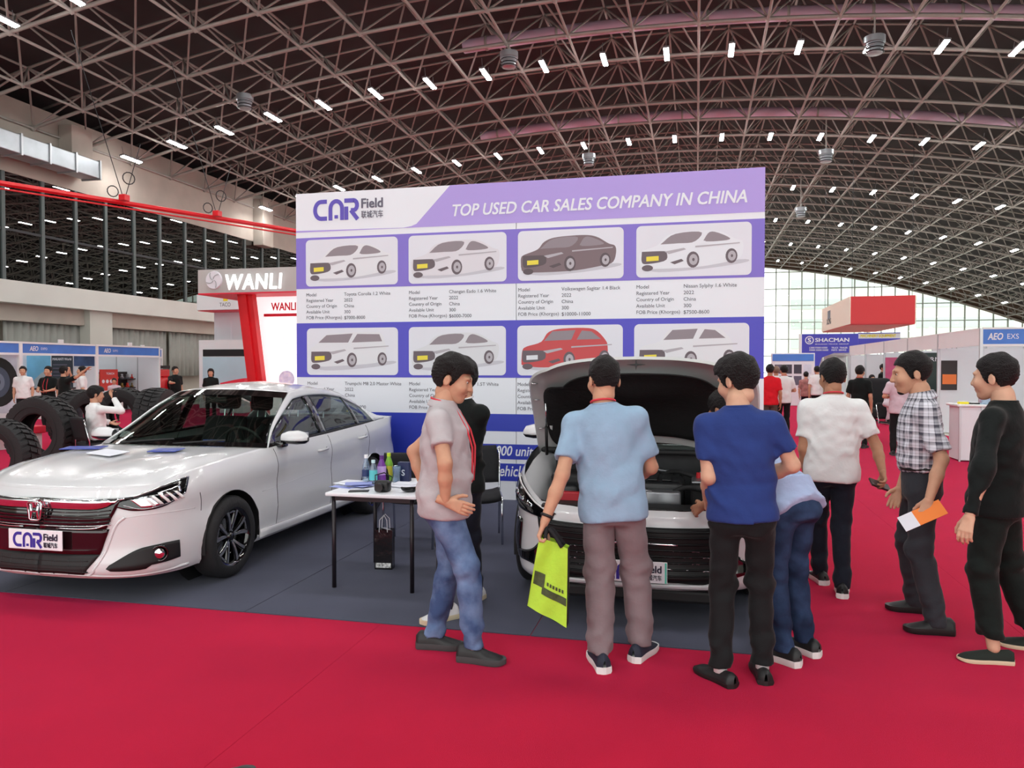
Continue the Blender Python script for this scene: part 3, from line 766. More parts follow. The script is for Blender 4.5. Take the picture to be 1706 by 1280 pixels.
def car_body(sx, sy, sz):
    """tub rows: list over v of list over s of points, right half only (x>=0)"""
    plan = catmull(PLAN, 150)
    V = [0, .05, .12, .22, .34, .46, .56, .64, .72, .80, .88, .94, 1.0]
    rows = []
    side_in = [(0, .055), (.05, .03), (.12, .022), (.22, .010), (.34, .0), (.46, .004), (.56, .012), (.64, .012), (.72, .004), (.80, .0), (.88, .012), (.94, .028), (1, .055)]
    front_in = [(0, .06), (.05, .02), (.12, .0), (.22, .015), (.34, .03), (.56, .03), (.72, .03), (.88, .045), (1, .10)]
    rear_in = [(0, .10), (.12, .03), (.34, .0), (.56, .02), (.72, .05), (.88, .05), (1, .03)]
    for v in V:
        r = []
        for i, (x, y) in enumerate(plan):
            wf = smoothstep(-1.9, -2.25, y) if y < 0 else 0
            wf = 1 - smoothstep(-2.25, -1.85, y)
            wr = smoothstep(1.9, 2.25, y)
            d = interp(side_in, v) * (1 - wf) * (1 - wr) + interp(front_in, v) * wf + interp(rear_in, v) * wr
            a = plan[max(i - 1, 0)]; b = plan[min(i + 1, len(plan) - 1)]
            t = np.array([b[0] - a[0], b[1] - a[1]]); t /= np.linalg.norm(t) + 1e-9
            nx, ny = -t[1], t[0]       # inward normal for this direction of travel
            if i == 0: nx, ny = 0, 1
            if i == len(plan) - 1: nx, ny = 0, -1
            zb, zs = interp(BOTZ, y), interp(SHZ, y)
            px = max(0.0, x + nx * d); py = y + ny * d
            r.append((px * sx, py * sy, (zb + (zs - zb) * v) * sz))
        r[0] = (0, r[0][1], r[0][2]); r[-1] = (0, r[-1][1], r[-1][2])
        rows.append(r)
    return rows

def coons(F, K, Cn, E):
    """F(u) at t=0, K(u) at t=1, Cn(t) at u=0, E(t) at u=1 : numpy arrays"""
    nu, nt = len(F), len(Cn); P = np.zeros((nt, nu, 3))
    for j in range(nt):
        t = j / (nt - 1)
        for i in range(nu):
            u = i / (nu - 1)
            P[j, i] = (1 - t) * F[i] + t * K[i] + (1 - u) * Cn[j] + u * E[j] - ((1 - t) * (1 - u) * F[0] + (1 - t) * u * F[-1] + t * (1 - u) * K[0] + t * u * K[-1])
    return P
def mirror_grid(P):
    """P[t][u] for x>=0 -> full-width grid"""
    L = P[:, ::-1].copy(); L[:, :, 0] *= -1
    return np.concatenate([L[:, :-1], P], axis=1)
def solid(o, th, off=-1):
    md = o.modifiers.new('thickness', 'SOLIDIFY'); md.thickness = th; md.offset = off; return o

def make_wheel(parent, x, y, r, side, style):
    """wheel centred on its hub; side +1 faces +x"""
    w = .215
    t = link('wheel', None, parent, (x, y, r), (0, 0, 0 if side > 0 else PI))
    b = MB(); ri = r * .71
    b.lathe([(ri, -.10), (ri + .012, -.105), (r - .035, -.105), (r - .012, -.085), (r, -.06), (r, .06), (r - .012, .085), (r - .035, .105), (ri + .012, .105), (ri, .10)], 48, axis='x', cap=False)
    b.build('tyre', M_rubber, t, smooth=True)
    b = MB(); b.lathe([(ri, -.10), (ri - .01, -.095), (ri - .03, -.02), (ri - .03, .07), (ri - .012, .095), (ri, .10)], 48, axis='x', cap=False)
    b.lathe([(0, -.03), (ri - .03, -.03)], 40, axis='x', cap=False)
    b.build('rim', M_gloss_black, t, smooth=True)
    MB().lathe([(.05, .0), (.14, .0), (.14, .012), (.05, .012)], 32, axis='x', cap=False).build('brake_disc', M_silver, t)
    for k in range(5):
        a = 2 * PI * k / 5 + .3; b = MB(); e = MB()
        for s in (-1, 1):
            # two blades per spoke spreading outward
            pr = []
            for q in np.linspace(0, 1, 7):
                rr = .045 + (ri - .06) * q; an = a + s * (.10 + .20 * q ** .8); wd = .011 + .006 * q
                c = Vector((.065 + .018 * math.sin(q * PI * .6), rr * math.cos(an), rr * math.sin(an))); tn = Vector((0, -math.sin(an), math.cos(an)))
                pr.append((c - tn * wd, c + tn * wd))
            b.grid([[p[0] - Vector((.03, 0, 0)), p[0], p[1], p[1] - Vector((.03, 0, 0))] for p in pr])
            e.grid([[p[0] + Vector((.002, 0, 0)), p[0] * .25 + p[1] * .75 + Vector((.003, 0, 0))] if s < 0 else [p[0] * .75 + p[1] * .25 + Vector((.003, 0, 0)), p[1] + Vector((.002, 0, 0))] for p in pr])
        # closing rim arc of the petal
        rr = ri - .028
        e.grid([[(.082, q_ * math.cos(an), q_ * math.sin(an)) for q_ in (rr - .012, rr)] for an in np.linspace(a - .30, a + .30, 8)])
        b.build('spoke', M_gloss_black, t, smooth=True); e.build('spoke_face', M_silver, t)
    MB().lathe([(0, .08), (.028, .08), (.032, .06), (.05, .05)], 20, axis='x').build('hub_cap', M_gloss_black, t, smooth=True)
    for k in range(5):
        a = 2 * PI * k / 5; MB().tube((.05, .045 * math.cos(a), .045 * math.sin(a)), (.072, .045 * math.cos(a), .045 * math.sin(a)), .008, 6).build('wheel_nut', M_chrome, t)
    return t

def build_car(name, label, loc, sx, sy, sz, kind, hood_open=0.0):
    car = thing(name, label, 'car', loc)
    S = np.array([sx, sy, sz])
    rows = car_body(sx, sy, sz); nv, ns = len(rows), len(rows[0])
    WB = 1.365 * sy; WR = .325 * (1.0 if kind == 'sedan' else 1.08); AR = WR + .045
    arr = np.array(rows)
    # ---- side panels: faces sorted by place, wheel arches cut out and rounded
    def region(c):
        y = c[1] / sy
        if y < -1.72: return 'front_bumper'
        if y < -.72: return 'front_fender'
        if y < .30: return 'front_door'
        if y < 1.22: return 'rear_door'
        if y < 2.05: return 'rear_quarter'
        return 'rear_bumper'
    for sgn in (1, -1):
        A = arr.copy(); A[:, :, 0] *= sgn
        inside = np.zeros((nv, ns), bool)
        for yc in (-WB, WB):
            dd = np.hypot(A[:, :, 1] - yc, A[:, :, 2] - WR)
            inside |= (dd < AR) & (np.abs(A[:, :, 0]) > .6 * sx)
        faces = {}
        used = np.zeros((nv, ns), bool)
        for i in range(nv - 1):
            for j in range(ns - 1):
                q = [(i, j), (i, j + 1), (i + 1, j + 1), (i + 1, j)]
                if all(inside[a] for a in q): continue
                c = sum(A[a] for a in q) / 4
                # faces half inside: keep and snap the inner corners onto the arch
                faces.setdefault(region(c), []).append(q)
        for i in range(nv):
            for j in range(ns):
                if inside[i, j]:
                    p = A[i, j]; yc = -WB if p[1] < 0 else WB
                    d = np.array([p[1] - yc, p[2] - WR]); n = np.linalg.norm(d); d = d / n * AR if n > 1e-6 else np.array([0, AR])
                    A[i, j, 1] = yc + d[0]; A[i, j, 2] = WR + d[1]
        for rn, fl in faces.items():
            idx = {}; vs = []; fs = []
            for q in fl:
                f = []
                for a in (q if sgn > 0 else q[::-1]):
                    if a not in idx: idx[a] = len(vs); vs.append(A[a])
                    f.append(idx[a])
                fs.append(f)
            me = mesh(vs, fs, M_paint, True, fix=False); sharp_smooth(me, 50)
            link(rn, me, car)
    # ---- hood, cowl, windshield, roof, rear glass, boot lid
    top = arr[-1]                      # shoulder line
    yv = top[:, 1] / sy
    ic = int(np.argmin(np.abs(yv[:70] + 2.06))); iw = int(np.argmin(np.abs(yv + .80)))
    ib = int(np.argmin(np.abs(yv - 1.86)))
    def res(P, n):
        P = np.asarray(P); d = np.r_[0, np.cumsum(np.linalg.norm(np.diff(P, axis=0), axis=1))]; t = np.linspace(0, d[-1], n)
        return np.stack([np.interp(t, d, P[:, k]) for k in range(3)], 1)
    NU = 17
    SF = top[0]; 
    cowl = res(catmull(np.array([(0, -1.06, 1.0), (.3, -1.04, .998), (.58, -.95, .99), (top[iw][0] / sx, -.80, top[iw][2] / sz)]) * S, 30), NU)
    hoodc = res(catmull(np.array([tuple(SF / S), (0, -2.12, SHZ[0][1] + .06), (0, -1.85, SHZ[0][1] + .115), (0, -1.5, .96), (0, -1.06, 1.0)]) * S, 40), 22)
    H = coons(res(top[:ic + 1], NU), cowl, hoodc, res(top[ic:iw + 1], 22))
    # bonnet crease
    for j in range(H.shape[0]):
        for i in range(NU):
            u = i / (NU - 1); t = j / (H.shape[0] - 1)
            H[j, i, 2] += sz * (.012 * math.exp(-((u - .72) / .10) ** 2) * math.sin(PI * min(1, t * 1.05)) + .022 * math.sin(PI * u) * math.sin(PI * t))
    HG = mirror_grid(H)
    hb = MB().grid([[tuple(p) for p in r] for r in HG])
    if not hood_open:
        solid(hb.build('hood', M_paint, car, smooth=True), .012)
    railA = catmull(np.array([(top[iw][0] / sx, -.80, top[iw][2] / sz), (.735, -.56, 1.13), (.665, -.28, 1.30), (.60, -.02, 1.425)]) * S, 30)
    railR = catmull(np.array([(.60, -.02, 1.425), (.583, .3, 1.452), (.573, .7, 1.442), (.578, 1.05, 1.395)]) * S, 30)
    railC = catmull(np.array([(.578, 1.05, 1.395), (.61, 1.35, 1.29), (.665, 1.62, 1.17), (.73, 1.86, 1.075)]) * S, 30)
    hdr = res(catmull(np.array([(0, -.19, 1.455), (.3, -.16, 1.45), (.60, -.02, 1.425)]) * S, 20), NU)
    rhd = res(catmull(np.array([(0, 1.16, 1.43), (.3, 1.14, 1.42), (.578, 1.05, 1.395)]) * S, 20), NU)
    boot = res(catmull(np.array([(0, 1.98, 1.10), (.4, 1.96, 1.095), (.73, 1.86, 1.075)]) * S, 20), NU)
    wsC = res(catmull(np.array([(0, -1.06, 1.0), (0, -.72, 1.20), (0, -.42, 1.36), (0, -.19, 1.455)]) * S, 30), 16)
    rfC = res(catmull(np.array([(0, -.19, 1.455), (0, .15, 1.503), (0, .55, 1.507), (0, .9, 1.478), (0, 1.16, 1.43)]) * S, 30), 16)
    rgC = res(catmull(np.array([(0, 1.16, 1.43), (0, 1.45, 1.335), (0, 1.75, 1.205), (0, 1.98, 1.10)]) * S, 30), 14)
    def inner(P, m):      # split border frit from the clear glass
        return P
    W = mirror_grid(coons(cowl, hdr, wsC, res(railA, 16)))
    solid(MB().grid([[tuple(p) for p in r] for r in W]).build('windshield', M_cglass, car, smooth=True), .004)
    # black band at the top and bottom of the glass
    for a, b in ((0, 2), (-3, None)):
        g = W[a:b]; MB().grid([[tuple(p + np.array([0, -.004, .004])) for p in r] for r in g]).build('glass_band', M_gloss_black, car, smooth=True)
    R = mirror_grid(coons(hdr, rhd, rfC, res(railR, 16)))
    for j in range(R.shape[0]):
        for i in range(R.shape[1]): R[j, i, 2] += .018 * sz * (1 - (2 * i / (R.shape[1] - 1) - 1) ** 2) * math.sin(PI * j / (R.shape[0] - 1))
    solid(MB().grid([[tuple(p) for p in r] for r in R]).build('roof', M_paint, car, smooth=True), .02)
    G = mirror_grid(coons(rhd, boot, rgC, res(railC, 14)))
    solid(MB().grid([[tuple(p) for p in r] for r in G]).build('rear_glass', M_cglass_side, car, smooth=True), .004)
    it = ib
    tailC = res(catmull(np.array([(0, 1.98, 1.10), (0, 2.2, 1.115), tuple(top[-1] / S)]) * S, 20), 10)
    k2 = int(np.argmin(np.abs(yv - 2.24)))
    T = coons(boot, res(top[k2:][::-1], NU), tailC, res(np.vstack([boot[-1][None], top[ib:k2 + 1]]), 10))
    solid(MB().grid([[tuple(p) for p in r] for r in mirror_grid(T)]).build('boot_lid', M_paint, car, smooth=True), .015)
    # ---- side glass and pillars between belt and rail
    rail = np.vstack([railA, railR[1:], railC[1:]])
    def side_pt(y, w, sgn):
        xb = np.interp(y, top[:, 1], top[:, 0]) - .012 * sx; zb = np.interp(y, top[:, 1], top[:, 2])
        xr = np.interp(y, rail[:, 1], rail[:, 0]); zr_ = np.interp(y, rail[:, 1], rail[:, 2])
        bulge = .018 * math.sin(PI * w) * min(1, (zr_ - zb) / .3)
        return np.array([sgn * (xb + (xr - xb) * w + bulge), y, zb + (zr_ - zb) * w])
    def side(name, y0, y1, w0, w1, m, sgn, off=0.0, ny=14, nw=7, th=.004, slant=0.0):
        P = [[side_pt(y0 + (y1 - y0) * i / ny + slant * (w0 + (w1 - w0) * k / nw), w0 + (w1 - w0) * k / nw, sgn) + np.array([sgn * off, 0, 0]) for k in range(nw + 1)] for i in range(ny + 1)]
        return solid(MB().grid([[tuple(p) for p in r] for r in P]).build(name, m, car, smooth=True), th, 0)
    for sgn in (1, -1):
        f = sy
        side('side_window', -.70 * f, .20 * f, .03, .87, M_cglass_side, sgn, slant=-.0)
        side('side_window', .30 * f, 1.06 * f, .03, .87, M_cglass_side, sgn)
        side('quarter_window', 1.10 * f, 1.52 * f, .05, .80, M_cglass_side, sgn)
        side('door_pillar', .19 * f, .31 * f, .0, .9, M_gloss_black, sgn, .003, 3)
        side('door_pillar', 1.05 * f, 1.11 * f, .0, .88, M_gloss_black, sgn, .003, 3)
        side('roof_rail', -.80 * f, 1.86 * f, .86, 1.0, M_paint, sgn, .002, 50, 3, .02)
        side('rear_pillar', 1.50 * f, 1.86 * f, .0, .9, M_paint, sgn, .002, 8, 4, .02)
        side('belt_trim', -.72 * f, 1.52 * f, -.01, .045, M_matte_black, sgn, .005, 40, 2, .008)
        side('mirror_base', -.80 * f, -.62 * f, .0, .9, M_gloss_black, sgn, .003, 5, 4)
    # ---- surface follower for the small features
    bm = bmesh.new()
    vmap = []
    for sgn in (1, -1):
        vv = [[bm.verts.new((arr[i, j, 0] * sgn, arr[i, j, 1], arr[i, j, 2])) for j in range(ns)] for i in range(nv)]
        for i in range(nv - 1):
            for j in range(ns - 1):
                q = (vv[i][j], vv[i][j + 1], vv[i + 1][j + 1], vv[i + 1][j])
                try: bm.faces.new(q if sgn > 0 else q[::-1])
                except ValueError: pass
    bmesh.ops.recalc_face_normals(bm, faces=bm.faces)
    tree = BVHTree.FromBMesh(bm); cen = Vector((0, 0, .6))
    def snap(p, off):
        loc, n, _, _ = tree.find_nearest(Vector(p))
        if n.dot(loc - Vector((0, loc.y * .75, .55))) < 0: n = -n
        return loc + n * off
    def patch(nm, top_, bot_, m, off=.006, nu=18, nvv=6, par=None, sides=(1, -1), th=.012):
        tp = catmull(np.array(top_) * S, nu); bt = catmull(np.array(bot_) * S, nu)
        for sgn in sides:
            P = []
            for i in range(nu):
                r = []
                for k in range(nvv + 1):
                    w = k / nvv; q = tp[i] * (1 - w) + bt[i] * w; oo = off if not isinstance(off, tuple) else off[0] * (1 - w) + off[1] * w
                    r.append(tuple(snap((q[0] * sgn, q[1], q[2]), oo)))
                P.append(r)
            o = MB().grid(P).build(nm, m, par or car, smooth=True); solid(o, th, -1 if False else 0)
        return o
    def line(nm, pts, r, m, off=.002, n=24, sides=(1, -1), par=None):
        c = catmull(np.array(pts) * S, n)
        for sgn in sides: MB().path([snap((q[0] * sgn, q[1], q[2]), off) for q in c], r, 5).build(nm, m, par or car, smooth=True)
    # panel gaps and handles
    for ys in (-.72, .30, 1.22):
        zt = np.interp(ys, yv, top[:, 2] / sz)
        line('panel_gap', [(.9, ys, .26), (.9, ys, .55), (.9, ys + .01, .8), (.87, ys, zt - .005)], .0028, M_seam, .0)
    line('panel_gap', [(.86, -1.74, .60), (.87, -1.74, .66), (.86, -1.76, .74)], .0028, M_seam, .0)
    line('side_crease', [(.9, -.95, .62), (.9, 0, .66), (.9, .9, .72), (.89, 1.5, .80)], .004, M_paint, -.003, 40)
    patch('rocker_panel', [(.9, -.98, .30), (.9, 0, .30), (.9, .98, .31)], [(.9, -.98, .21), (.9, 0, .21), (.9, .98, .22)], M_paint, .012, 20, 3, th=.02)
    for ys, zs in ((.12, .86), (1.05, .90)):
        for sgn in (1, -1):
            p = snap((sgn * .9 * sx, ys * sy, zs * sz), .012)
            h = MB(); h.path([(p.x - sgn * .02, p.y - .10, p.z), (p.x + sgn * .012, p.y - .075, p.z + .002), (p.x + sgn * .016, p.y + .05, p.z + .01), (p.x - sgn * .02, p.y + .09, p.z + .012)], .013, 7)
            h.build('door_handle', M_paint, car, smooth=True)
    # mirrors
    for sgn in (1, -1):
        mt = link('side_mirror', None, car, (sgn * (.90 if kind == 'sedan' else .83) * sx, -.60 * sy, 1.035 * sz))
        P = []
        for i, (t, w_, h_) in enumerate(((0, .05, .05), (.06, .085, .072), (.15, .095, .078), (.22, .07, .06), (.245, .02, .02))):
            P.append([(sgn * (t - .02), .0 + w_ * .8 * math.cos(q) + .03 * t, h_ * math.sin(q) * (1.0 if math.sin(q) > 0 else .55)) for q in np.linspace(0, 2 * PI, 17)[:-1]])
        MB().grid(P, close_v=True).build('mirror_shell', M_paint, mt, smooth=True)
        P2 = [[(x, y, min(z, -.004) - .006) for (x, y, z) in r] for r in P]
        MB().grid(P2, close_v=True).build('mirror_lower', M_gloss_black, mt, smooth=True)
        MB().rbox(min(-sgn * .10, sgn * .01), max(-sgn * .10, sgn * .01), -.05, .05, -.075, -.02, .015).build('mirror_arm', M_gloss_black, mt, smooth=True)
        MB().box(min(sgn * .0, sgn * .19), max(sgn * .0, sgn * .19), .076, .08, -.03, .055).build('mirror_glass', M_chrome, mt)
    # ---- wheels, wells, underside
    for sgn in (1, -1):
        for yc in (-WB, WB):
            make_wheel(car, sgn * (.79 * sx), yc, WR, sgn, kind)
            a = np.linspace(-.18, PI + .18, 24)
            MB().grid([[(sgn * .60 * sx, yc + AR * 1.02 * math.cos(q), WR + AR * 1.02 * math.sin(q)), (sgn * .885 * sx, yc + AR * 1.0 * math.cos(q), WR + AR * 1.0 * math.sin(q))] for q in a]).build('wheel_well', M_matte_black, car, smooth=True)
            MB().lathe([(0, 0), (AR, 0)], 24, axis='x', c=(sgn * .60 * sx, yc, WR), cap=False).build('well_wall', M_matte_black, car)
    MB().rbox(-.80 * sx, .80 * sx, -.95 * sy, .95 * sy, .19 * sz, .30 * sz, .03).build('underbody', M_matte_black, car)
    MB().rbox(-.58 * sx, .58 * sx, -2.1 * sy, 2.15 * sy, .20 * sz, .34 * sz, .03).build('underbody', M_matte_black, car)
    if not hood_open: MB().rbox(-.58 * sx, .58 * sx, -2.05 * sy, -1.0 * sy, .34 * sz, .70 * sz, .03).build('engine_block', M_matte_black, car)
    # ---- interior
    MB().rbox(-.78 * sx, .78 * sx, -.95 * sy, 1.7 * sy, .30 * sz, .40 * sz, .03).build('cabin_floor', M_matte_black, car)
    d = MB(); d.grid([[(x, y * sy, z * sz) for x in np.linspace(-.76 * sx, .76 * sx, 9)] for (y, z) in ((-.98, .95), (-.8, .975), (-.62, .965), (-.50, .92), (-.48, .78), (-.55, .55))])
    solid(d.build('dashboard', M_dash, car, smooth=True), .03)
    for sgn in (1, -1):
        MB().rbox(sgn * .80 * sx - .02, sgn * .80 * sx + .02, -.8 * sy, 1.6 * sy, .4 * sz, .94 * sz, .02).build('door_card', M_dash, car)
    def seat_part(px, py, w, dz=0.0):
        st = link('seat', None, car, (px * sx, py * sy, (.40 + dz) * sz))
        MB().rbox(-w, w, -.28, .26, .02, .20, .06, 3).build('seat_cushion', M_seat, st, smooth=True)
        b = MB(); b.rbox(-w, w, -.06, .07, .0, .62, .055, 3); b.v = [(x * (1 - .25 * max(0, z - .3)), y + .28 + z * .30, z + .14) for x, y, z in b.v]; b.build('seat_back', M_seat, st, smooth=True)
        b = MB(); b.rbox(-.13, .13, -.05, .05, 0, .19, .045, 3); b.v = [(x, y + .50 + z * .1, z + .83) for x, y, z in b.v]; b.build('head_restraint', M_seat, st, smooth=True)
        for s in (-.05, .05): MB().tube((s, .49, .72), (s, .51, .86), .007, 5).build('post', M_chrome, st)
    seat_part(.38, -.02, .25); seat_part(-.38, -.02, .25)
    seat_part(.36, .58, .30, -.05); seat_part(-.36, .58, .30, -.05)
    MB().rbox(-.62 * sx, .62 * sx, 1.42 * sy, 1.9 * sy, .98 * sz, 1.02 * sz, .02).build('parcel_shelf', M_dash, car)
    sw = link('steering_wheel', None, car, (.38 * sx, -.42 * sy, .95 * sz), (math.radians(-65), 0, 0))
    MB().path([(.185 * math.cos(q), .185 * math.sin(q), 0) for q in np.linspace(0, 2 * PI, 29)[:-1]], .016, 8, closed=True).build('rim', M_dash, sw, smooth=True)
    MB().rbox(-.075, .075, -.06, .05, -.03, .03, .02).build('hub', M_dash, sw, smooth=True)
    for q in (0, PI, PI * 1.5): MB().tube((.06 * math.cos(q), .06 * math.sin(q), 0), (.18 * math.cos(q), .18 * math.sin(q), 0), .016, 6).build('spoke', M_dash, sw)
    MB().tube((0, 0, .0), (0, 0, .35), .03, 8).build('column', M_dash, sw)
    MB().rbox(-.11, .11, -.30 * sy, -.27 * sy, 1.33 * sz, 1.39 * sz, .015).build('rear_view_mirror', M_matte_black, car)
    # wipers
    for x0, x1 in ((-.45, .05), (.08, .55)):
        MB().path([(x0 * sx, -1.03 * sy, 1.015 * sz), ((x0 + x1) / 2 * sx, -1.02 * sy, 1.035 * sz), (x1 * sx, -.97 * sy, 1.05 * sz)], .009, 5).build('wiper', M_matte_black, car)
    return car, patch, line, snap, H, HG, S, top, rows

# ---------------------------------------------------------------- the white sedan
fw = on_z(392, 963)
SX = fw.x - .895
sedan, patch, line, snap, H, HG, S, top_, _r = build_car('sedan', 'pearl white sedan with chrome grille bar and H emblem, parked at left', (SX, fw.y + 1.365, 0.0065), 1.0, 1.0, 1.0, 'sedan')
FY = -2.36
# grille: dark field, chrome bar, thin slats
patch('grille', [(0, FY, .785), (.25, FY, .782), (.45, -2.32, .78), (.60, -2.26, .775)], [(0, FY, .55), (.25, FY, .55), (.42, -2.32, .55), (.50, -2.30, .55)], M_gloss_black, .004, 14, 8)
patch('chrome_bar', [(0, FY, .755), (.25, FY, .753), (.45, -2.32, .75), (.585, -2.27, .755)], [(0, FY, .69), (.25, FY, .69), (.42, -2.32, .69), (.50, -2.30, .71)], M_chrome, (.034, .010), 16, 4, th=.02)
patch('grille_trim', [(0, FY, .795), (.3, FY, .792), (.55, -2.28, .788), (.66, -2.22, .795)], [(0, FY, .78), (.3, FY, .778), (.55, -2.28, .774), (.66, -2.22, .78)], M_gloss_black, .012, 16, 2)
line('chrome_strip', [(0, FY, .765), (.3, FY, .763), (.50, -2.3, .76), (.62, -2.25, .772)], .006, M_chrome, .030, 24)
for z in (.67, .645, .62, .595, .57):
    line('grille_slat', [(0, FY, z), (.25, FY, z), (.42, -2.32, z + .004), (.53, -2.28, z + .014)], .005, M_silver if z == .57 else M_gloss_black, .016, 16)
line('chrome_strip', [(.14, FY, .555), (.28, FY, .553), (.42, -2.32, .558), (.50, -2.3, .58)], .006, M_chrome, .014, 14)
# lower intake
patch('lower_panel', [(0, FY, .55), (.25, FY, .55), (.52, -2.29, .55)], [(0, FY, .38), (.25, FY, .38), (.46, -2.31, .38)], mat('dark_red_gloss', rgb(34, 14, 18), 0.1, coat=.5), .003, 14, 6)
patch('lower_intake', [(0, FY, .38), (.25, FY, .38), (.46, -2.31, .38)], [(0, FY, .235), (.2, FY, .235), (.35, -2.33, .235)], M_matte_black, .002, 14, 6)
for z in (.33, .295, .26): line('intake_slat', [(0, FY, z), (.2, FY, z), (.38, -2.32, z)], .005, M_matte_black, .006, 12)
for x in (0.0, .12, .24, .34): line('intake_post', [(x, -2.34, .35), (x, -2.34, .30), (x, -2.34, .24)], .004, M_dark_metal, .006, 6)
line('bumper_lip', [(0, FY, .222), (.25, FY, .222), (.38, -2.32, .228), (.44, -2.31, .30), (.50, -2.29, .42), (.555, -2.27, .57), (.61, -2.24, .63)], .011, M_paint, -.003, 40)
line('bumper_crease', [(.58, -2.26, .62), (.70, -2.17, .635), (.80, -2.02, .635), (.86, -1.80, .63)], .008, M_paint, -.005, 30)
line('chin_lip', [(.36, -2.33, .21), (.55, -2.26, .205), (.72, -2.12, .215), (.84, -1.85, .225)], .013, M_paint, -.004, 30)
# headlamps
patch('headlamp_bowl', [(.56, -2.27, 0.755), (.68, -2.18, 0.790), (.78, -2.02, 0.830), (.845, -1.84, 0.875)], [(.53, -2.28, 0.710), (.66, -2.2, 0.670), (.77, -2.06, 0.680), (.84, -1.90, 0.755)], M_gloss_black, .003, 22, 8)
patch('headlamp_reflector', [(.63, -2.22, 0.755), (.68, -2.18, 0.767), (.72, -2.14, 0.775)], [(.69, -2.17, 0.690), (.73, -2.12, 0.687), (.77, -2.06, 0.695)], M_refl, .010, 12, 6)
for k in range(5):
    x0 = .70 + .022 * k; y0 = -2.16 + .045 * k
    patch('headlamp_fin', [(x0, y0, .755 + .006 * k), (x0 + .006, y0 + .01, .755 + .006 * k), (x0 + .012, y0 + .02, .755 + .006 * k)], [(x0 + .03, y0 + .05, .693 + .008 * k), (x0 + .035, y0 + .06, .693 + .008 * k), (x0 + .04, y0 + .07, .693 + .008 * k)], M_drl, .013, 4, 3)
patch('projector', [(.75, -2.08, 0.785), (.79, -2.0, 0.800), (.815, -1.94, 0.820)], [(.765, -2.06, 0.740), (.80, -1.99, 0.750), (.82, -1.93, 0.770)], M_refl, .012, 8, 4)
line('headlamp_strip', [(.58, -2.26, 0.770), (.68, -2.18, 0.800), (.78, -2.02, 0.840), (.845, -1.84, 0.881)], .006, M_chrome, .008, 24)
line('headlamp_line', [(.60, -2.25, 0.715), (.70, -2.17, 0.680), (.79, -2.04, 0.700), (.84, -1.90, 0.760)], .005, M_silver, .008, 20)
# fog lamp pocket
patch('fog_pocket', [(.52, -2.28, .30), (.66, -2.19, .395), (.76, -2.06, .42), (.82, -1.95, .425)], [(.50, -2.28, .275), (.64, -2.2, .27), (.76, -2.06, .285), (.83, -1.94, .30)], M_matte_black, .003, 18, 6)
for sgn in (1, -1):
    p = snap((sgn * .752, -2.08, .352), .012); n = Vector((sgn * .62, -.78, 0)).normalized()
    f = link('fog_lamp', None, sedan, p); f.rotation_mode = 'QUATERNION'; f.rotation_quaternion = n.to_track_quat('X', 'Z')
    MB().lathe([(.062, -.02), (.062, .004), (.048, .006), (.046, -.01)], 24, axis='x', cap=False).build('bezel', M_gloss_black, f, smooth=True)
    MB().lathe([(0, .012), (.03, .008), (.046, -.004)], 20, axis='x').build('lens', M_refl, f, smooth=True)
# emblem: rounded chrome frame with the H
em = link('emblem', None, sedan, (0, FY - .022, .675))
def ring2(pts, r, nm, par, m): return MB().path([(x, 0, z) for x, z in pts], r, 6, closed=True).build(nm, m, par, smooth=True)
ring2([(-.058, .05), (-.045, .062), (0, .066), (.045, .062), (.058, .05), (.052, 0), (.044, -.052), (.03, -.062), (-.03, -.062), (-.044, -.052), (-.052, 0)], .0075, 'emblem_frame', em, M_chrome)
for s in (-1, 1): MB().path([(s * .034, 0, .052), (s * .024, -.002, 0), (s * .03, 0, -.054)], .0095, 6).build('emblem_bar', M_chrome, em, smooth=True)
MB().tube((-.024, 0, 0), (.024, 0, 0), .0085, 6).build('emblem_bar', M_chrome, em)
# plate with the dealer lettering
M_plate_blue = mat('plate_blue', rgb(52, 40, 150), .45); M_plate_dark = mat('plate_dark', rgb(36, 34, 60), .45)
def plate(car_, loc, edge=None):
    pl = link('number_plate', None, car_, loc)
    MB().rbox(-.225, .225, -.008, 0, -.07, .07, .006).build('plate_board', mat('plate_white', rgb(240, 240, 246), 0.35), pl)
    if edge:
        for s in (-1, 1): MB().box(s * .215 - .006, s * .215 + .006, -.0095, -.008, -.066, .066).build('plate_edge', edge, pl)
    h = .105; put_logo(pl, (-.187, -.0092, -.055), FACE_FRONT, h, M_plate_blue, M_plate_dark)
plate(sedan, (0.0, FY - .014, .475))
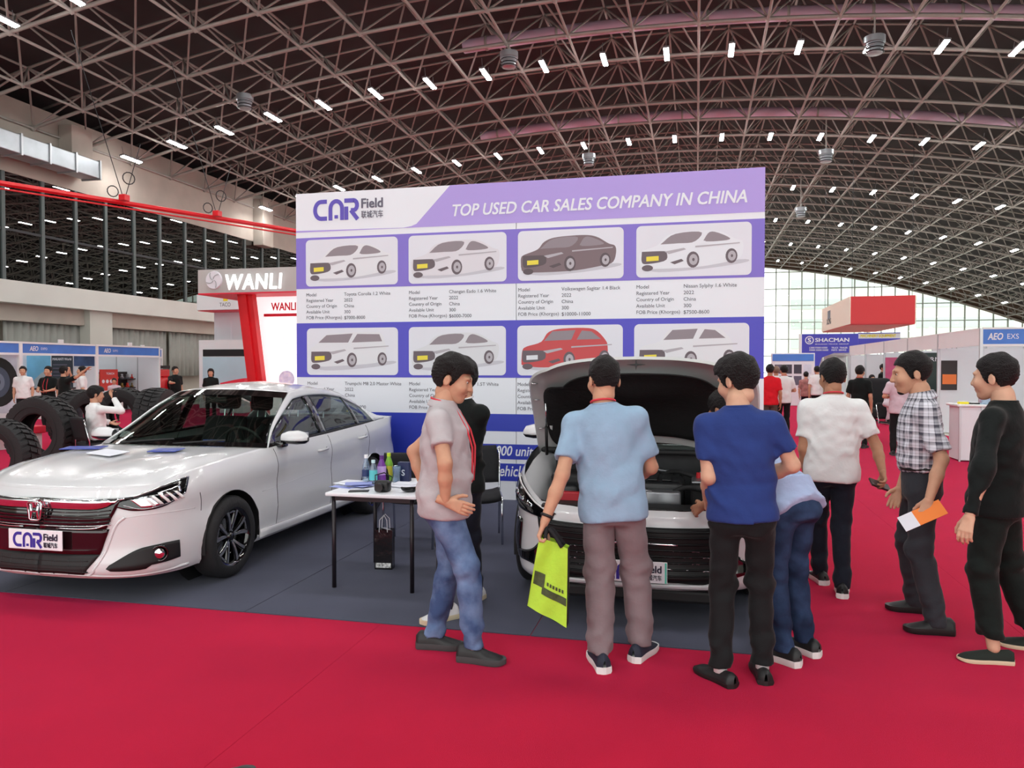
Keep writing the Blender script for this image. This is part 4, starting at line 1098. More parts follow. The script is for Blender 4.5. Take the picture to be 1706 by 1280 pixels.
# leaflets on the hood and the dash
hoodtree = BVHTree.FromPolygons([tuple(p) for r in HG for p in r], [(i * HG.shape[1] + j, (i + 1) * HG.shape[1] + j, (i + 1) * HG.shape[1] + j + 1, i * HG.shape[1] + j + 1) for i in range(HG.shape[0] - 1) for j in range(HG.shape[1] - 1)])
M_brochure = mat('brochure_blue', rgb(46, 66, 160), .4, 0, .25, 25)
for px, py, rz, w, d, m_, lab in ((140, 749, .25, .33, .16, M_brochure, 'blue brochure lying on the far left of the sedan hood'), (180, 757, -.15, .26, .19, M_paper, 'white sheet lying on the sedan hood between two brochures'),
                                (277, 753, .12, .24, .16, M_brochure, 'blue and white brochure near the windshield of the sedan hood')):
    dr = ray(px, py); o_ = Vector((0, 0, CAM_H)) - Vector(sedan.location)
    hit, n, _, _ = hoodtree.ray_cast(o_, dr.normalized())
    if hit is None: print('MISS brochure', px, py); continue
    if n.z < 0: n = -n
    o = sheet(tuple(Vector(sedan.location) + hit + n * .012), 0, w, d, .006, m_, lab, 'brochure', 'brochure')
    q = Vector((0, 0, 1)).rotation_difference(n); o.rotation_mode = 'QUATERNION'
    o.rotation_quaternion = q @ Matrix.Rotation(rz, 3, 'Z').to_quaternion()
p = on_z(345, 740, 1.0)
o = sheet((SX + .30, sedan.location.y - .80, .995), 0, .20, .13, .006, M_brochure, 'blue brochure on the dashboard behind the sedan windshield', 'brochure', 'brochure')
o.rotation_euler = (.6, 0, .2)
# ---------------------------------------------------------------- the white crossover with its hood up
SHZ = [(-2.4, .68), (-2.2, .70), (-1.95, .82), (-1.7, .90), (-1.365, .95), (-.9, .975), (-.5, .99), (.3, 1.01), (1.1, 1.05), (1.7, 1.08), (2.2, 1.085), (2.45, 1.06)]
XC = Vector((-.40, 7.13, .0065))
suv, patch, line, snap, H2, HG2, S2, top2, _r2 = build_car('crossover', 'white crossover car with its hood raised, in front of the banner', XC, 1.03, .88, 1.06, 'suv', hood_open=1)
hinge = np.array([0, -1.06, 1.0]) * S2
ang = math.radians(-54)
Rm = np.array([[1, 0, 0], [0, math.cos(ang), -math.sin(ang)], [0, math.sin(ang), math.cos(ang)]])
def lift(P, off=0.0):
    """swing hood points up about the cowl; off moves them below the skin"""
    Q = P.copy(); Q[..., 2] -= off
    return (Q - hinge) @ Rm.T + hinge + np.array([0, 0, .03])
def gridpart(nm, P, m, par=suv, th=0.0, smooth=True):
    o = MB().grid([[tuple(p) for p in r] for r in P]).build(nm, m, par, smooth=smooth)
    if th: solid(o, th)
    return o
hd = link('hood', None, suv)
gridpart('hood_skin', lift(HG2), M_paint, hd, .004)
def shrink(P, k, kt=None):
    Q = P.copy(); c = P.mean((0, 1)); Q[..., 0] = c[0] + (P[..., 0] - c[0]) * k; kt = k if kt is None else kt
    Q[..., 1] = c[1] + (P[..., 1] - c[1]) * kt; return Q
M_hood_in = mat('hood_inner_paint', rgb(196, 198, 198), .35, coat=.3)
gridpart('hood_inner_frame', lift(shrink(HG2, .985, .985), .022), M_hood_in, hd)
# flange ring joining skin and inner frame
b = lift(shrink(HG2, .985, .985), .022); a = lift(HG2)
def border(P): return np.concatenate([P[0, :], P[1:, -1], P[-1, ::-1][1:], P[::-1, 0][1:-1]])
A_, B_ = border(a), border(b)
MB().grid([[tuple(p), tuple(q)] for p, q in zip(A_, B_)], close_u=True).build('hood_flange', M_hood_in, hd, smooth=True)
# black insulation pad: rounded area inside the frame
Pd = shrink(HG2, .87, .80); nt_, nu_ = Pd.shape[:2]
for i in range(nt_):
    for j in range(nu_):
        t = 2 * i / (nt_ - 1) - 1; u = 2 * j / (nu_ - 1) - 1
        r = (abs(t) ** 5 + abs(u) ** 5) ** .2; m_ = max(abs(t), abs(u)); k = m_ / r if r > 1e-6 else 1
        c = Pd.mean((0, 1)); 
        Pd[i, j, 0] = c[0] + (Pd[i, j, 0] - c[0]) * k; Pd[i, j, 1] = c[1] + (Pd[i, j, 1] - c[1]) * k
M_pad = mat('hood_insulation', rgb(16, 17, 18), .8, 0, .3, 6, .4, 25)
gridpart('insulation_pad', lift(Pd, .034), M_pad, hd, .008)
for sg in (-1, 1):
    for t_, u_ in ((8, .93), (14, .93), (4, .90)):
        j = int((1 + sg * u_) / 2 * (nu_ - 1)); p = lift(shrink(HG2, .985, .985), .03)[t_, j]
        MB().lathe([(0, .004), (.02, .004), (.028, -.004)], 14, c=tuple(p)).build('rubber_plug', M_silver, hd, smooth=True)
# four-pointed star badge on the front flange
p = lift(shrink(HG2, .985, .985), .026)[1, nu_ // 2]
st = link('star_badge', None, hd, tuple(p + np.array([0, -.035, -.012])), (math.radians(-12), 0, 0))
pts = []
for k in range(8):
    r = (.062 if k % 4 == 0 else .040) if k % 2 == 0 else .009; q = k * PI / 4; pts.append((r * math.cos(q), r * math.sin(q)))
MB().prism(pts, -.006, .004, lambda u, v, h: (u, h, v)).build('star', M_matte_black, st)
# gas strut and hinge arms
for sg in (-1, 1):
    p0 = np.array([sg * .72, -1.35, .93]) * S2; p1 = lift(np.array([[[sg * .70, -1.62, .90]]]) * S2, .05)[0, 0]
    s_ = link('hood_strut', None, suv)
    MB().tube(p0, p0 * .45 + p1 * .55, .012, 8).build('strut_tube', M_matte_black, s_, smooth=True); MB().tube(p0 * .5 + p1 * .5, p1, .006, 8).build('strut_rod', M_chrome, s_, smooth=True)
    MB().path([np.array([sg * .70, -1.0, .96]) * S2, np.array([sg * .70, -1.10, 1.03]) * S2, lift(np.array([[[sg * .70, -1.3, .95]]]) * S2, .03)[0, 0]], .014, 6).build('hinge_arm', M_hood_in, suv, smooth=True)
# engine bay
M_bay = mat('engine_bay', rgb(34, 35, 38), .5, 0, .3, 12); M_eng = mat('engine_plastic', rgb(28, 29, 31), .35); M_engm = mat('engine_alloy', rgb(150, 152, 156), .35, .8)
bay = link('engine_bay', None, suv)
sx, sy, sz = S2
MB().rbox(-.74 * sx, .74 * sx, -2.02 * sy, -1.02 * sy, .50 * sz, .56 * sz, .02).build('bay_floor', M_bay, bay)
MB().rbox(-.74 * sx, .74 * sx, -1.06 * sy, -1.0 * sy, .5 * sz, .97 * sz, .02).build('firewall', M_bay, bay)
MB().rbox(-.80 * sx, .80 * sx, -1.16 * sy, -1.0 * sy, .93 * sz, .965 * sz, .015).build('cowl_tray', M_matte_black, bay)
for sg in (-1, 1):
    MB().grid([[(sg * .80 * sx, y * sy, z0 * sz), (sg * .70 * sx, y * sy, (z0 - .03) * sz), (sg * .66 * sx, y * sy, .55 * sz)] for y, z0 in ((-2.0, .76), (-1.8, .84), (-1.5, .90), (-1.05, .94))]).build('inner_wing', M_paint, bay, smooth=True)
    MB().lathe([(.10, -.25), (.10, .0), (.075, .012), (.03, .014), (.03, .03), (0, .03)], 20, c=(sg * .56 * sx, -1.28 * sy, .87 * sz)).build('strut_tower', M_bay, bay, deg=35)
MB().rbox(-.30, .32, -1.72 * sy, -1.22 * sy, .6 * sz, .80 * sz, .05, 3).build('engine_cover', M_eng, bay, smooth=True)
for k in range(5): MB().rbox(-.24 + k * .10, -.17 + k * .10, -1.68 * sy, -1.28 * sy, .80 * sz, .812 * sz, .006).build('cover_rib', M_eng, bay)
MB().rbox(.36, .62, -1.72 * sy, -1.42 * sy, .6 * sz, .79 * sz, .02).build('battery', M_matte_black, bay); MB().rbox(.37, .61, -1.71 * sy, -1.43 * sy, .79 * sz, .81 * sz, .01).build('battery_lid', M_engm, bay)
for x in (.42, .56): MB().lathe([(0, .05), (.016, .05), (.02, 0)], 10, c=(x, -1.5 * sy, .80 * sz)).build('terminal', mat('terminal_red', rgb(190, 30, 40), .5), bay)
MB().rbox(-.66, -.40, -1.66 * sy, -1.36 * sy, .6 * sz, .83 * sz, .03).build('fuse_box', M_matte_black, bay, smooth=True)
MB().rbox(-.62, -.42, -1.90 * sy, -1.70 * sy, .6 * sz, .78 * sz, .03).build('air_box', M_eng, bay, smooth=True)
MB().rbox(-.58, -.40, -2.0 * sy, -1.93 * sy, .66 * sz, .745 * sz, .01).build('warning_label', mat('label_red', rgb(190, 40, 52), .5), bay); MB().rbox(-.40, -.22, -2.0 * sy, -1.93 * sy, .66 * sz, .742 * sz, .01).build('warning_label', M_paper, bay)
MB().lathe([(.06, 0), (.06, .12), (.035, .14), (.035, .16), (0, .16)], 16, c=(.48, -1.20 * sy, .70 * sz)).build('coolant_bottle', mat('coolant_white', rgb(214, 220, 224), .4), bay, deg=35)
for k, (x0, y0, x1, y1, z_) in enumerate(((-.5, -1.6, .1, -1.9, .80), (.1, -1.25, .5, -1.5, .83), (-.35, -1.2, .3, -1.12, .84), (.2, -1.85, .55, -1.75, .78), (-.2, -1.85, -.5, -1.25, .82))):
    MB().path([tuple(q) for q in catmull([(x0, y0 * sy, (z_ - .06) * sz), (x0 * .6 + x1 * .4, (y0 * .7 + y1 * .3) * sy, z_ * sz), (x1, y1 * sy, (z_ - .05) * sz)], 14)], .018 if k % 2 else .013, 8).build('hose', M_rubber if k % 2 else M_engm, bay, smooth=True)
MB().rbox(.05, .30, -1.92 * sy, -1.78 * sy, .60 * sz, .76 * sz, .02).build('alternator', M_engm, bay, smooth=True)
MB().rbox(-.15, .0, -1.94 * sy, -1.82 * sy, .62 * sz, .74 * sz, .02).build('intake_duct', M_matte_black, bay, smooth=True)
patch('slam_panel', [(0, -2.24, .69), (.3, -2.22, .69), (.60, -2.12, .70)], [(0, -2.02, .66), (.3, -2.0, .66), (.58, -1.95, .67)], M_matte_black, .0, 10, 4)
MB().rbox(-.62 * sx, .62 * sx, -2.20 * sy, -1.98 * sy, .64 * sz, .69 * sz, .01).build('slam_panel', M_matte_black, suv)
M_satin = mat('satin_black', rgb(14, 14, 16), .38, spec=.3)
# front end: white band, wide dark grille, slim dark lamps, C-shaped side vents
FY = -2.36
patch('grille', [(0, FY, .595), (.25, FY, .595), (.50, -2.31, .60), (.66, -2.23, .615)], [(0, FY, .255), (.25, FY, .255), (.48, -2.31, .26), (.58, -2.27, .30)], M_satin, .004, 16, 8)
for k in range(8):
    z = .30 + k * .038
    line('grille_slat', [(0, FY, z), (.25, FY, z), (.5, -2.31, z + .004), (.60, -2.26, z + .01)], .007, M_satin, .012, 18)
for k in range(4):
    for q in range(5):
        x = .08 + .12 * q + .05 * (k % 2); z = .335 + k * .038
        line('grille_glint', [(x, -2.34, z), (x + .02, -2.335, z + .004), (x + .045, -2.33, z)], .004, M_silver, .014, 5)
line('chrome_strip', [(0, FY, .49), (.14, FY, .49), (.28, FY, .488)], .010, M_chrome, .014, 12)
patch('bumper_lip', [(0, FY, .252), (.25, FY, .252), (.52, -2.3, .258)], [(0, FY, .222), (.25, FY, .222), (.54, -2.29, .226)], M_paint, .014, 14, 3, th=.02)
patch('chin', [(0, FY, .22), (.25, FY, .22), (.56, -2.28, .225)], [(0, FY, .20), (.25, FY, .20), (.54, -2.29, .20)], M_matte_black, .006, 14, 2)
MB().rbox(-.60, .60, -2.30 * sy, -2.1 * sy, .13, .215, .02).build('splitter', M_matte_black, suv)
patch('headlamp_bowl', [(.52, -2.30, .665), (.68, -2.19, .725), (.79, -2.03, .795), (.86, -1.80, .86)], [(.55, -2.29, .60), (.70, -2.18, .615), (.82, -2.0, .645), (.87, -1.84, .72)], M_gloss_black, .005, 22, 7)
for k, (x, y, z) in enumerate(((.70, -2.17, .675), (.77, -2.07, .70), (.82, -1.97, .73))):
    patch('lamp_cell', [(x, y, z + .018), (x + .02, y + .03, z + .022), (x + .035, y + .06, z + .028)], [(x, y, z - .018), (x + .02, y + .03, z - .014), (x + .035, y + .06, z - .008)], M_refl, .012, 6, 3)
line('daylight_bar', [(.56, -2.28, .662), (.68, -2.19, .715), (.79, -2.03, .78), (.86, -1.80, .845)], .007, M_drl, .012, 24)
patch('side_vent', [(.785, -2.06, .56), (.82, -1.98, .575), (.845, -1.92, .57)], [(.80, -2.04, .36), (.83, -1.97, .34), (.85, -1.90, .35)], M_gloss_black, .006, 8, 8)
patch('side_vent', [(.62, -2.25, .46), (.70, -2.18, .385), (.80, -2.04, .36), (.85, -1.90, .36)], [(.60, -2.26, .28), (.70, -2.18, .30), (.80, -2.04, .305), (.84, -1.92, .32)], M_gloss_black, .005, 14, 5)
plate(suv, (0.0, FY * sy - .026, .345), mat('plate_green', rgb(96, 214, 190), .4))
SHZ = None
# ---------------------------------------------------------------- people: bodies and clothes as smooth implicit surfaces
def smin(a, b, k):
    if k <= 0: return np.minimum(a, b)
    h = np.maximum(k - np.abs(a - b), 0) / k
    return np.minimum(a, b) - h * h * k * .25
class Field:
    def __init__(s, lo, hi, h):
        s.lo = np.array(lo, np.float32); s.h = h
        n = np.ceil((np.array(hi) - s.lo) / h).astype(int) + 1; s.n = n
        s.ax = [s.lo[i] + h * np.arange(n[i], dtype=np.float32) for i in range(3)]
        s.F = np.full(tuple(n), .08, np.float32)
    def sl(s, lo, hi):
        a = np.maximum(np.floor((np.array(lo) - s.lo) / s.h).astype(int), 0); b = np.minimum(np.ceil((np.array(hi) - s.lo) / s.h).astype(int) + 1, s.n)
        if np.any(b <= a): return None
        return tuple(slice(a[i], b[i]) for i in range(3))
    def pts(s, sl):
        return s.ax[0][sl[0]][:, None, None], s.ax[1][sl[1]][None, :, None], s.ax[2][sl[2]][None, None, :]
    def put(s, sl, d, k, op='add'):
        if op == 'add': s.F[sl] = smin(s.F[sl], d, k)
        else: s.F[sl] = -smin(-s.F[sl], d, k)          # subtract
    def cone(s, a, b, r0, r1, k=.02, op='add', flat=None):
        a, b = np.array(a, np.float32), np.array(b, np.float32); r = max(r0, r1) + k + .08
        sl = s.sl(np.minimum(a, b) - r, np.maximum(a, b) + r)
        if sl is None: return s
        X, Y, Z = s.pts(sl); d = b - a; L = float(d @ d) + 1e-9
        t = np.clip(((X - a[0]) * d[0] + (Y - a[1]) * d[1] + (Z - a[2]) * d[2]) / L, 0, 1)
        q = np.sqrt((X - a[0] - t * d[0]) ** 2 + (Y - a[1] - t * d[1]) ** 2 + (Z - a[2] - t * d[2]) ** 2) - (r0 + (r1 - r0) * t)
        s.put(sl, q, k, op); return s
    def ell(s, c, r, k=.02, op='add', R=None):
        c = np.array(c, np.float32); m = max(r) + k + .08; sl = s.sl(c - m, c + m)
        if sl is None: return s
        X, Y, Z = s.pts(sl); X = X - c[0]; Y = Y - c[1]; Z = Z - c[2]
        if R is not None: X, Y, Z = (R[0][0] * X + R[1][0] * Y + R[2][0] * Z, R[0][1] * X + R[1][1] * Y + R[2][1] * Z, R[0][2] * X + R[1][2] * Y + R[2][2] * Z)
        k0 = np.sqrt((X / r[0]) ** 2 + (Y / r[1]) ** 2 + (Z / r[2]) ** 2); k1 = np.sqrt((X / r[0] ** 2) ** 2 + (Y / r[1] ** 2) ** 2 + (Z / r[2] ** 2) ** 2) + 1e-6
        s.put(sl, np.maximum(k0 * (k0 - 1) / k1, -.2), k, op); return s
    def stack(s, o, R, secs, k=.02):
        """stacked elliptical sections (z, a, b, cy) in the frame R at o"""
        X, Y, Z = s.pts((slice(None),) * 3); X = X - o[0]; Y = Y - o[1]; Z = Z - o[2]
        x = R[0][0] * X + R[1][0] * Y + R[2][0] * Z; y = R[0][1] * X + R[1][1] * Y + R[2][1] * Z; z = R[0][2] * X + R[1][2] * Y + R[2][2] * Z
        T = np.array(secs); x, y, z = np.broadcast_arrays(x, y, z)
        a = np.interp(z, T[:, 0], T[:, 1]); b = np.interp(z, T[:, 0], T[:, 2]); cy = np.interp(z, T[:, 0], T[:, 3])
        q = (np.sqrt((x / a) ** 2 + ((y - cy) / b) ** 2) - 1) * np.minimum(a, b)
        q = np.maximum(q, np.maximum(z - T[-1, 0], T[0, 0] - z)).astype(np.float32)
        s.F = smin(s.F, q, k); return s
    def plane(s, p, n, lo=None, hi=None):
        """keep the side n points away from: cut everything with (x-p).n > 0 (inside an optional box)"""
        sl = (slice(None),) * 3 if lo is None else s.sl(lo, hi)
        if sl is None: return s
        X, Y, Z = s.pts(sl); q = (X - p[0]) * n[0] + (Y - p[1]) * n[1] + (Z - p[2]) * n[2]
        s.F[sl] = np.maximum(s.F[sl], q); return s
    def waves(s, amp, seed, freq=30, zr_=None, flat=.35):
        rs = np.random.RandomState(seed); X, Y, Z = s.pts((slice(None),) * 3); w = 0
        for _ in range(5):
            th = rs.uniform(0, 2 * PI); kz = rs.uniform(.25, .95) * freq * rs.choice((-1, 1)); kx = rs.uniform(.35, 1.0) * freq * flat * 2
            w = w + np.sin(kx * (math.cos(th) * X + math.sin(th) * Y) + kz * Z + rs.uniform(0, 6) + 1.5 * np.sin(9 * X + 7 * Y + rs.uniform(0, 6)))
        m = 1.0
        if zr_ is not None:
            m = 0
            for z0, sg, g in zr_: m = m + g * np.exp(-((Z - z0) / sg) ** 2)
        s.F = s.F + (amp * w / 2.2 * m).astype(np.float32); return s
    def net(s):
        F = s.F; n = s.n; I = F < 0
        c = np.zeros(tuple(n - 1), np.int8)
        for dx in (0, 1):
            for dy in (0, 1):
                for dz in (0, 1): c += I[dx:n[0] - 1 + dx, dy:n[1] - 1 + dy, dz:n[2] - 1 + dz]
        cells = np.argwhere((c > 0) & (c < 8))
        if len(cells) == 0: return np.zeros((0, 3)), np.zeros((0, 4), int)
        acc = np.zeros((len(cells), 3)); cnt = np.zeros(len(cells))
        cor = [(0, 0, 0), (1, 0, 0), (0, 1, 0), (1, 1, 0), (0, 0, 1), (1, 0, 1), (0, 1, 1), (1, 1, 1)]
        for a, b in ((0, 1), (2, 3), (4, 5), (6, 7), (0, 2), (1, 3), (4, 6), (5, 7), (0, 4), (1, 5), (2, 6), (3, 7)):
            A, B = np.array(cor[a]), np.array(cor[b]); pa = cells + A; pb = cells + B
            fa = F[pa[:, 0], pa[:, 1], pa[:, 2]]; fb = F[pb[:, 0], pb[:, 1], pb[:, 2]]; m = (fa < 0) != (fb < 0)
            t = np.where(m, fa / np.where(m, fa - fb, 1), 0)
            acc[m] += (A + (B - A) * t[:, None])[m]; cnt[m] += 1
        V = s.lo + s.h * (cells + acc / cnt[:, None])
        idx = np.full(tuple(n - 1), -1, np.int64); idx[cells[:, 0], cells[:, 1], cells[:, 2]] = np.arange(len(cells))
        quads = []
        for ax in range(3):
            sh = [slice(1, -1)] * 3; sh[ax] = slice(0, -1); sh2 = list(sh); sh2[ax] = slice(1, None)
            a = I[tuple(sh)]; b = I[tuple(sh2)]; e = np.argwhere(a != b)
            if len(e) == 0: continue
            ins = a[e[:, 0], e[:, 1], e[:, 2]]
            base = e.copy(); 
            for k in range(3):
                if k != ax: base[:, k] += 1
            u, v = [(1, 2), (2, 0), (0, 1)][ax]
            def at(du, dv):
                q = base.copy(); q[:, u] += du; q[:, v] += dv; return idx[q[:, 0], q[:, 1], q[:, 2]]
            Q = np.stack([at(-1, -1), at(0, -1), at(0, 0), at(-1, 0)], 1)
            Q[~ins] = Q[~ins][:, ::-1]; quads.append(Q)
        Q = np.concatenate(quads); return V, Q[(Q >= 0).all(1)]
def np_mesh(parts, mats, name='body'):
    """parts: list of (V, Q, material index)"""
    V = np.concatenate([p[0] for p in parts]); off = 0; Q = []; M = []
    for v, q, mi in parts: Q.append(q + off); M += [mi] * len(q); off += len(v)
    Q = np.concatenate(Q); me = bpy.data.meshes.new(name)
    me.vertices.add(len(V)); me.vertices.foreach_set('co', V.astype(np.float32).ravel())
    me.loops.add(Q.size); me.loops.foreach_set('vertex_index', Q.astype(np.int32).ravel())
    me.polygons.add(len(Q)); me.polygons.foreach_set('loop_start', np.arange(0, Q.size, 4, dtype=np.int32))
    me.polygons.foreach_set('use_smooth', np.ones(len(Q), bool)); 
    for m in (mats if isinstance(mats, (list, tuple)) else [mats]): me.materials.append(m)
    me.polygons.foreach_set('material_index', np.array(M, np.int32))
    me.update(calc_edges=True); me.validate(); return me
def frame_of(zdir, yhint):
    z = np.array(zdir, float); z /= np.linalg.norm(z); y = np.array(yhint, float); y -= z * (y @ z); y /= np.linalg.norm(y) + 1e-9
    x = np.cross(y, z); return np.stack([x, y, z], 1)      # columns are axes

M_eye = mat('eye_white', rgb(225, 222, 218), .2); M_iris = mat('eye_dark', rgb(30, 22, 18), .15)
def skin_mat(name, c): return mat(name, c, .55, 0, .05, 25, .05, 300, .4)
SKIN = [skin_mat('skin_light', rgb(200, 152, 124)), skin_mat('skin_tan', rgb(176, 126, 98)), skin_mat('skin_fair', rgb(208, 164, 138))]
HAIR = mat('black_hair', rgb(22, 19, 20), .55, 0, .3, 60, .8, 140, .3)
LIPS = mat('lips', rgb(172, 104, 94), .5)

_cache = {}
def head_net(h, beard):
    key = ('head', h)
    if key not in _cache:
        f = Field((-.12, -.16, -.22), (.12, .15, .16), h)
        f.ell((0, .014, .030), (.076, .095, .092), .02).ell((0, -.040, -.020), (.058, .056, .070), .03).ell((0, -.044, -.060), (.048, .048, .052), .03).ell((0, -.070, -.098), (.024, .022, .018), .03)
        f.ell((0, -.082, .029), (.050, .018, .012), .02).cone((0, -.094, .016), (0, -.113, -.026), .008, .013, .014)
        for s_ in (-1, 1):
            f.ell((s_ * .012, -.104, -.030), (.0085, .009, .007), .007).ell((s_ * .042, -.068, -.028), (.024, .026, .024), .03)
            f.ell((s_ * .031, -.103, .010), (.017, .014, .009), .010, 'sub')
            f.ell((s_ * .080, .016, -.014), (.009, .019, .030), .007).ell((s_ * .090, .010, -.012), (.006, .011, .018), .008, 'sub')
        f.ell((0, -.094, -.056), (.023, .010, .0065), .008).ell((0, -.093, -.069), (.020, .010, .0065), .006)
        f.cone((0, .022, -.02), (0, .026, -.085), .050, .048, .02)
        _cache[key] = f.net()
    return _cache[key]
def hair_net(h, style):
    key = ('hair', h, style)
    if key not in _cache:
        f = Field((-.13, -.16, -.14), (.13, .16, .18), h); th = {'short': .013, 'full': .021, 'crop': .008, 'long': .024}[style]
        f.ell((0, .016, .034), (.077 + th, .095 + th, .092 + th), .01)
        if style == 'full': f.ell((0, -.05, .085), (.07, .06, .045), .04)
        if style == 'long': f.ell((0, .05, -.07), (.09, .06, .11), .05)
        X, Y, Z = f.pts((slice(None),) * 3)
        back = {'short': -.055, 'full': -.07, 'crop': -.045, 'long': -.30}[style]
        fr = {'short': .070, 'full': .058, 'crop': .076, 'long': .06}[style]
        line_ = np.interp(Y[0, :, 0], [-.16, -.085, -.05, -.022, -.012, .030, .042, .15], [fr, fr, .045, -.02, -.035, -.03, back, back])[None, :, None]
        f.F = np.maximum(f.F, (line_ - Z).astype(np.float32))
        for s_ in (-1, 1): f.ell((s_ * .092, .012, -.016), (.030, .026, .040), .01, 'sub')
        f.F += (.0022 * np.sin(90 * X + 25 * np.sin(14 * Z)) * np.sin(70 * Y + 30 * Z) + .002 * np.sin(55 * Z + 60 * X - 40 * Y)).astype(np.float32)
        _cache[key] = f.net()
    return _cache[key]
def hand_net(h, curl, side):
    """left hand hanging down -z from the wrist, palm towards -x, thumb towards -y"""
    key = ('hand', h, round(curl, 2))
    if key not in _cache:
        f = Field((-.10, -.11, -.22), (.06, .07, .05), h)
        f.cone((0, .0, .04), (0, 0, -.01), .024, .023, .02)
        for y in (-.026, -.009, .008, .025): f.cone((0, y * .6, -.015), (0, y, -.085), .013, .0105, .012)
        for y, L, a0 in ((-.029, .070, .0), (-.0095, .080, .04), (.0095, .074, .08), (.027, .058, .14)):
            p = np.array([0, y, -.086]); a = curl * .5 + a0; r = .0095
            for sgm, fr in enumerate((.45, .31, .24)):
                d = np.array([-math.sin(a), y * .10 / .03 * .3, -math.cos(a)]); d /= np.linalg.norm(d); q = p + d * L * fr
                f.cone(p, q, r, r * .93, .004 if sgm == 0 else .002); p = q; r *= .93; a += curl
        p = np.array([-.004, -.022, -.025]); a = .75 - .2 * curl
        for L, r, da in ((.038, .0135, .2), (.030, .011, .25 + .3 * curl), (.024, .0095, 0)):
            d = np.array([-.35 - .3 * curl, -math.sin(a), -math.cos(a)]); d /= np.linalg.norm(d); q = p + d * L; f.cone(p, q, r, r * .9, .006); p = q; a -= da
        _cache[key] = f.net()
    V, Q = _cache[key]; V = V.copy(); Q = Q.copy()
    if side < 0: V[:, 0] *= -1; Q = Q[:, ::-1]
    return V, Q
_shoe = {}
def shoe_meshes(style, upper, sole):
    key = (style, upper.name, sole.name)
    if key in _shoe: return _shoe[key]
    Y = np.linspace(.105, -.185, 22); up = []; so = []
    sh = .032 if style != 'slip' else .018
    for y in Y:
        t = (.105 - y) / .29
        w = .043 * (1 - .10 * math.sin(PI * t)) + .010 * math.exp(-((t - .68) / .2) ** 2); e = max(0.02, min(1, (1 - t) / .16, t / .07)); w *= math.sqrt(1 - (1 - e) ** 2)
        top = np.interp(t, [0, .08, .30, .42, .62, .85, 1.0], [.075, .105, .105, .098, .072, .052, .030]) if style != 'slip' else np.interp(t, [0, .08, .3, .42, .6, .85, 1], [.062, .078, .072, .074, .064, .048, .026])
        top = max(top, sh + .006)
        up.append([(w * math.cos(q) * (1 - .25 * max(0, math.sin(q)) ** 2), y, sh + (top - sh) * max(0, math.sin(q)) ** .8) for q in np.linspace(0, PI, 13)])
        lift_ = .012 * max(0, (t - .75) / .25) ** 2
        so.append([(w * 1.06 * a, y * 1.02, z) for a, z in ((-1, sh + .006), (-1.03, .012 + lift_), (-.9, lift_ * 1.0), (.9, lift_ * 1.0), (1.03, .012 + lift_), (1, sh + .006))])
    b = MB(); b.grid(up); mu = b.mesh(upper, True); b = MB(); b.grid(so, close_v=True); b.poly(so[0]); b.poly(so[-1]); ms = b.mesh(sole); sharp_smooth(ms, 40)
    _shoe[key] = (mu, ms); return mu, ms

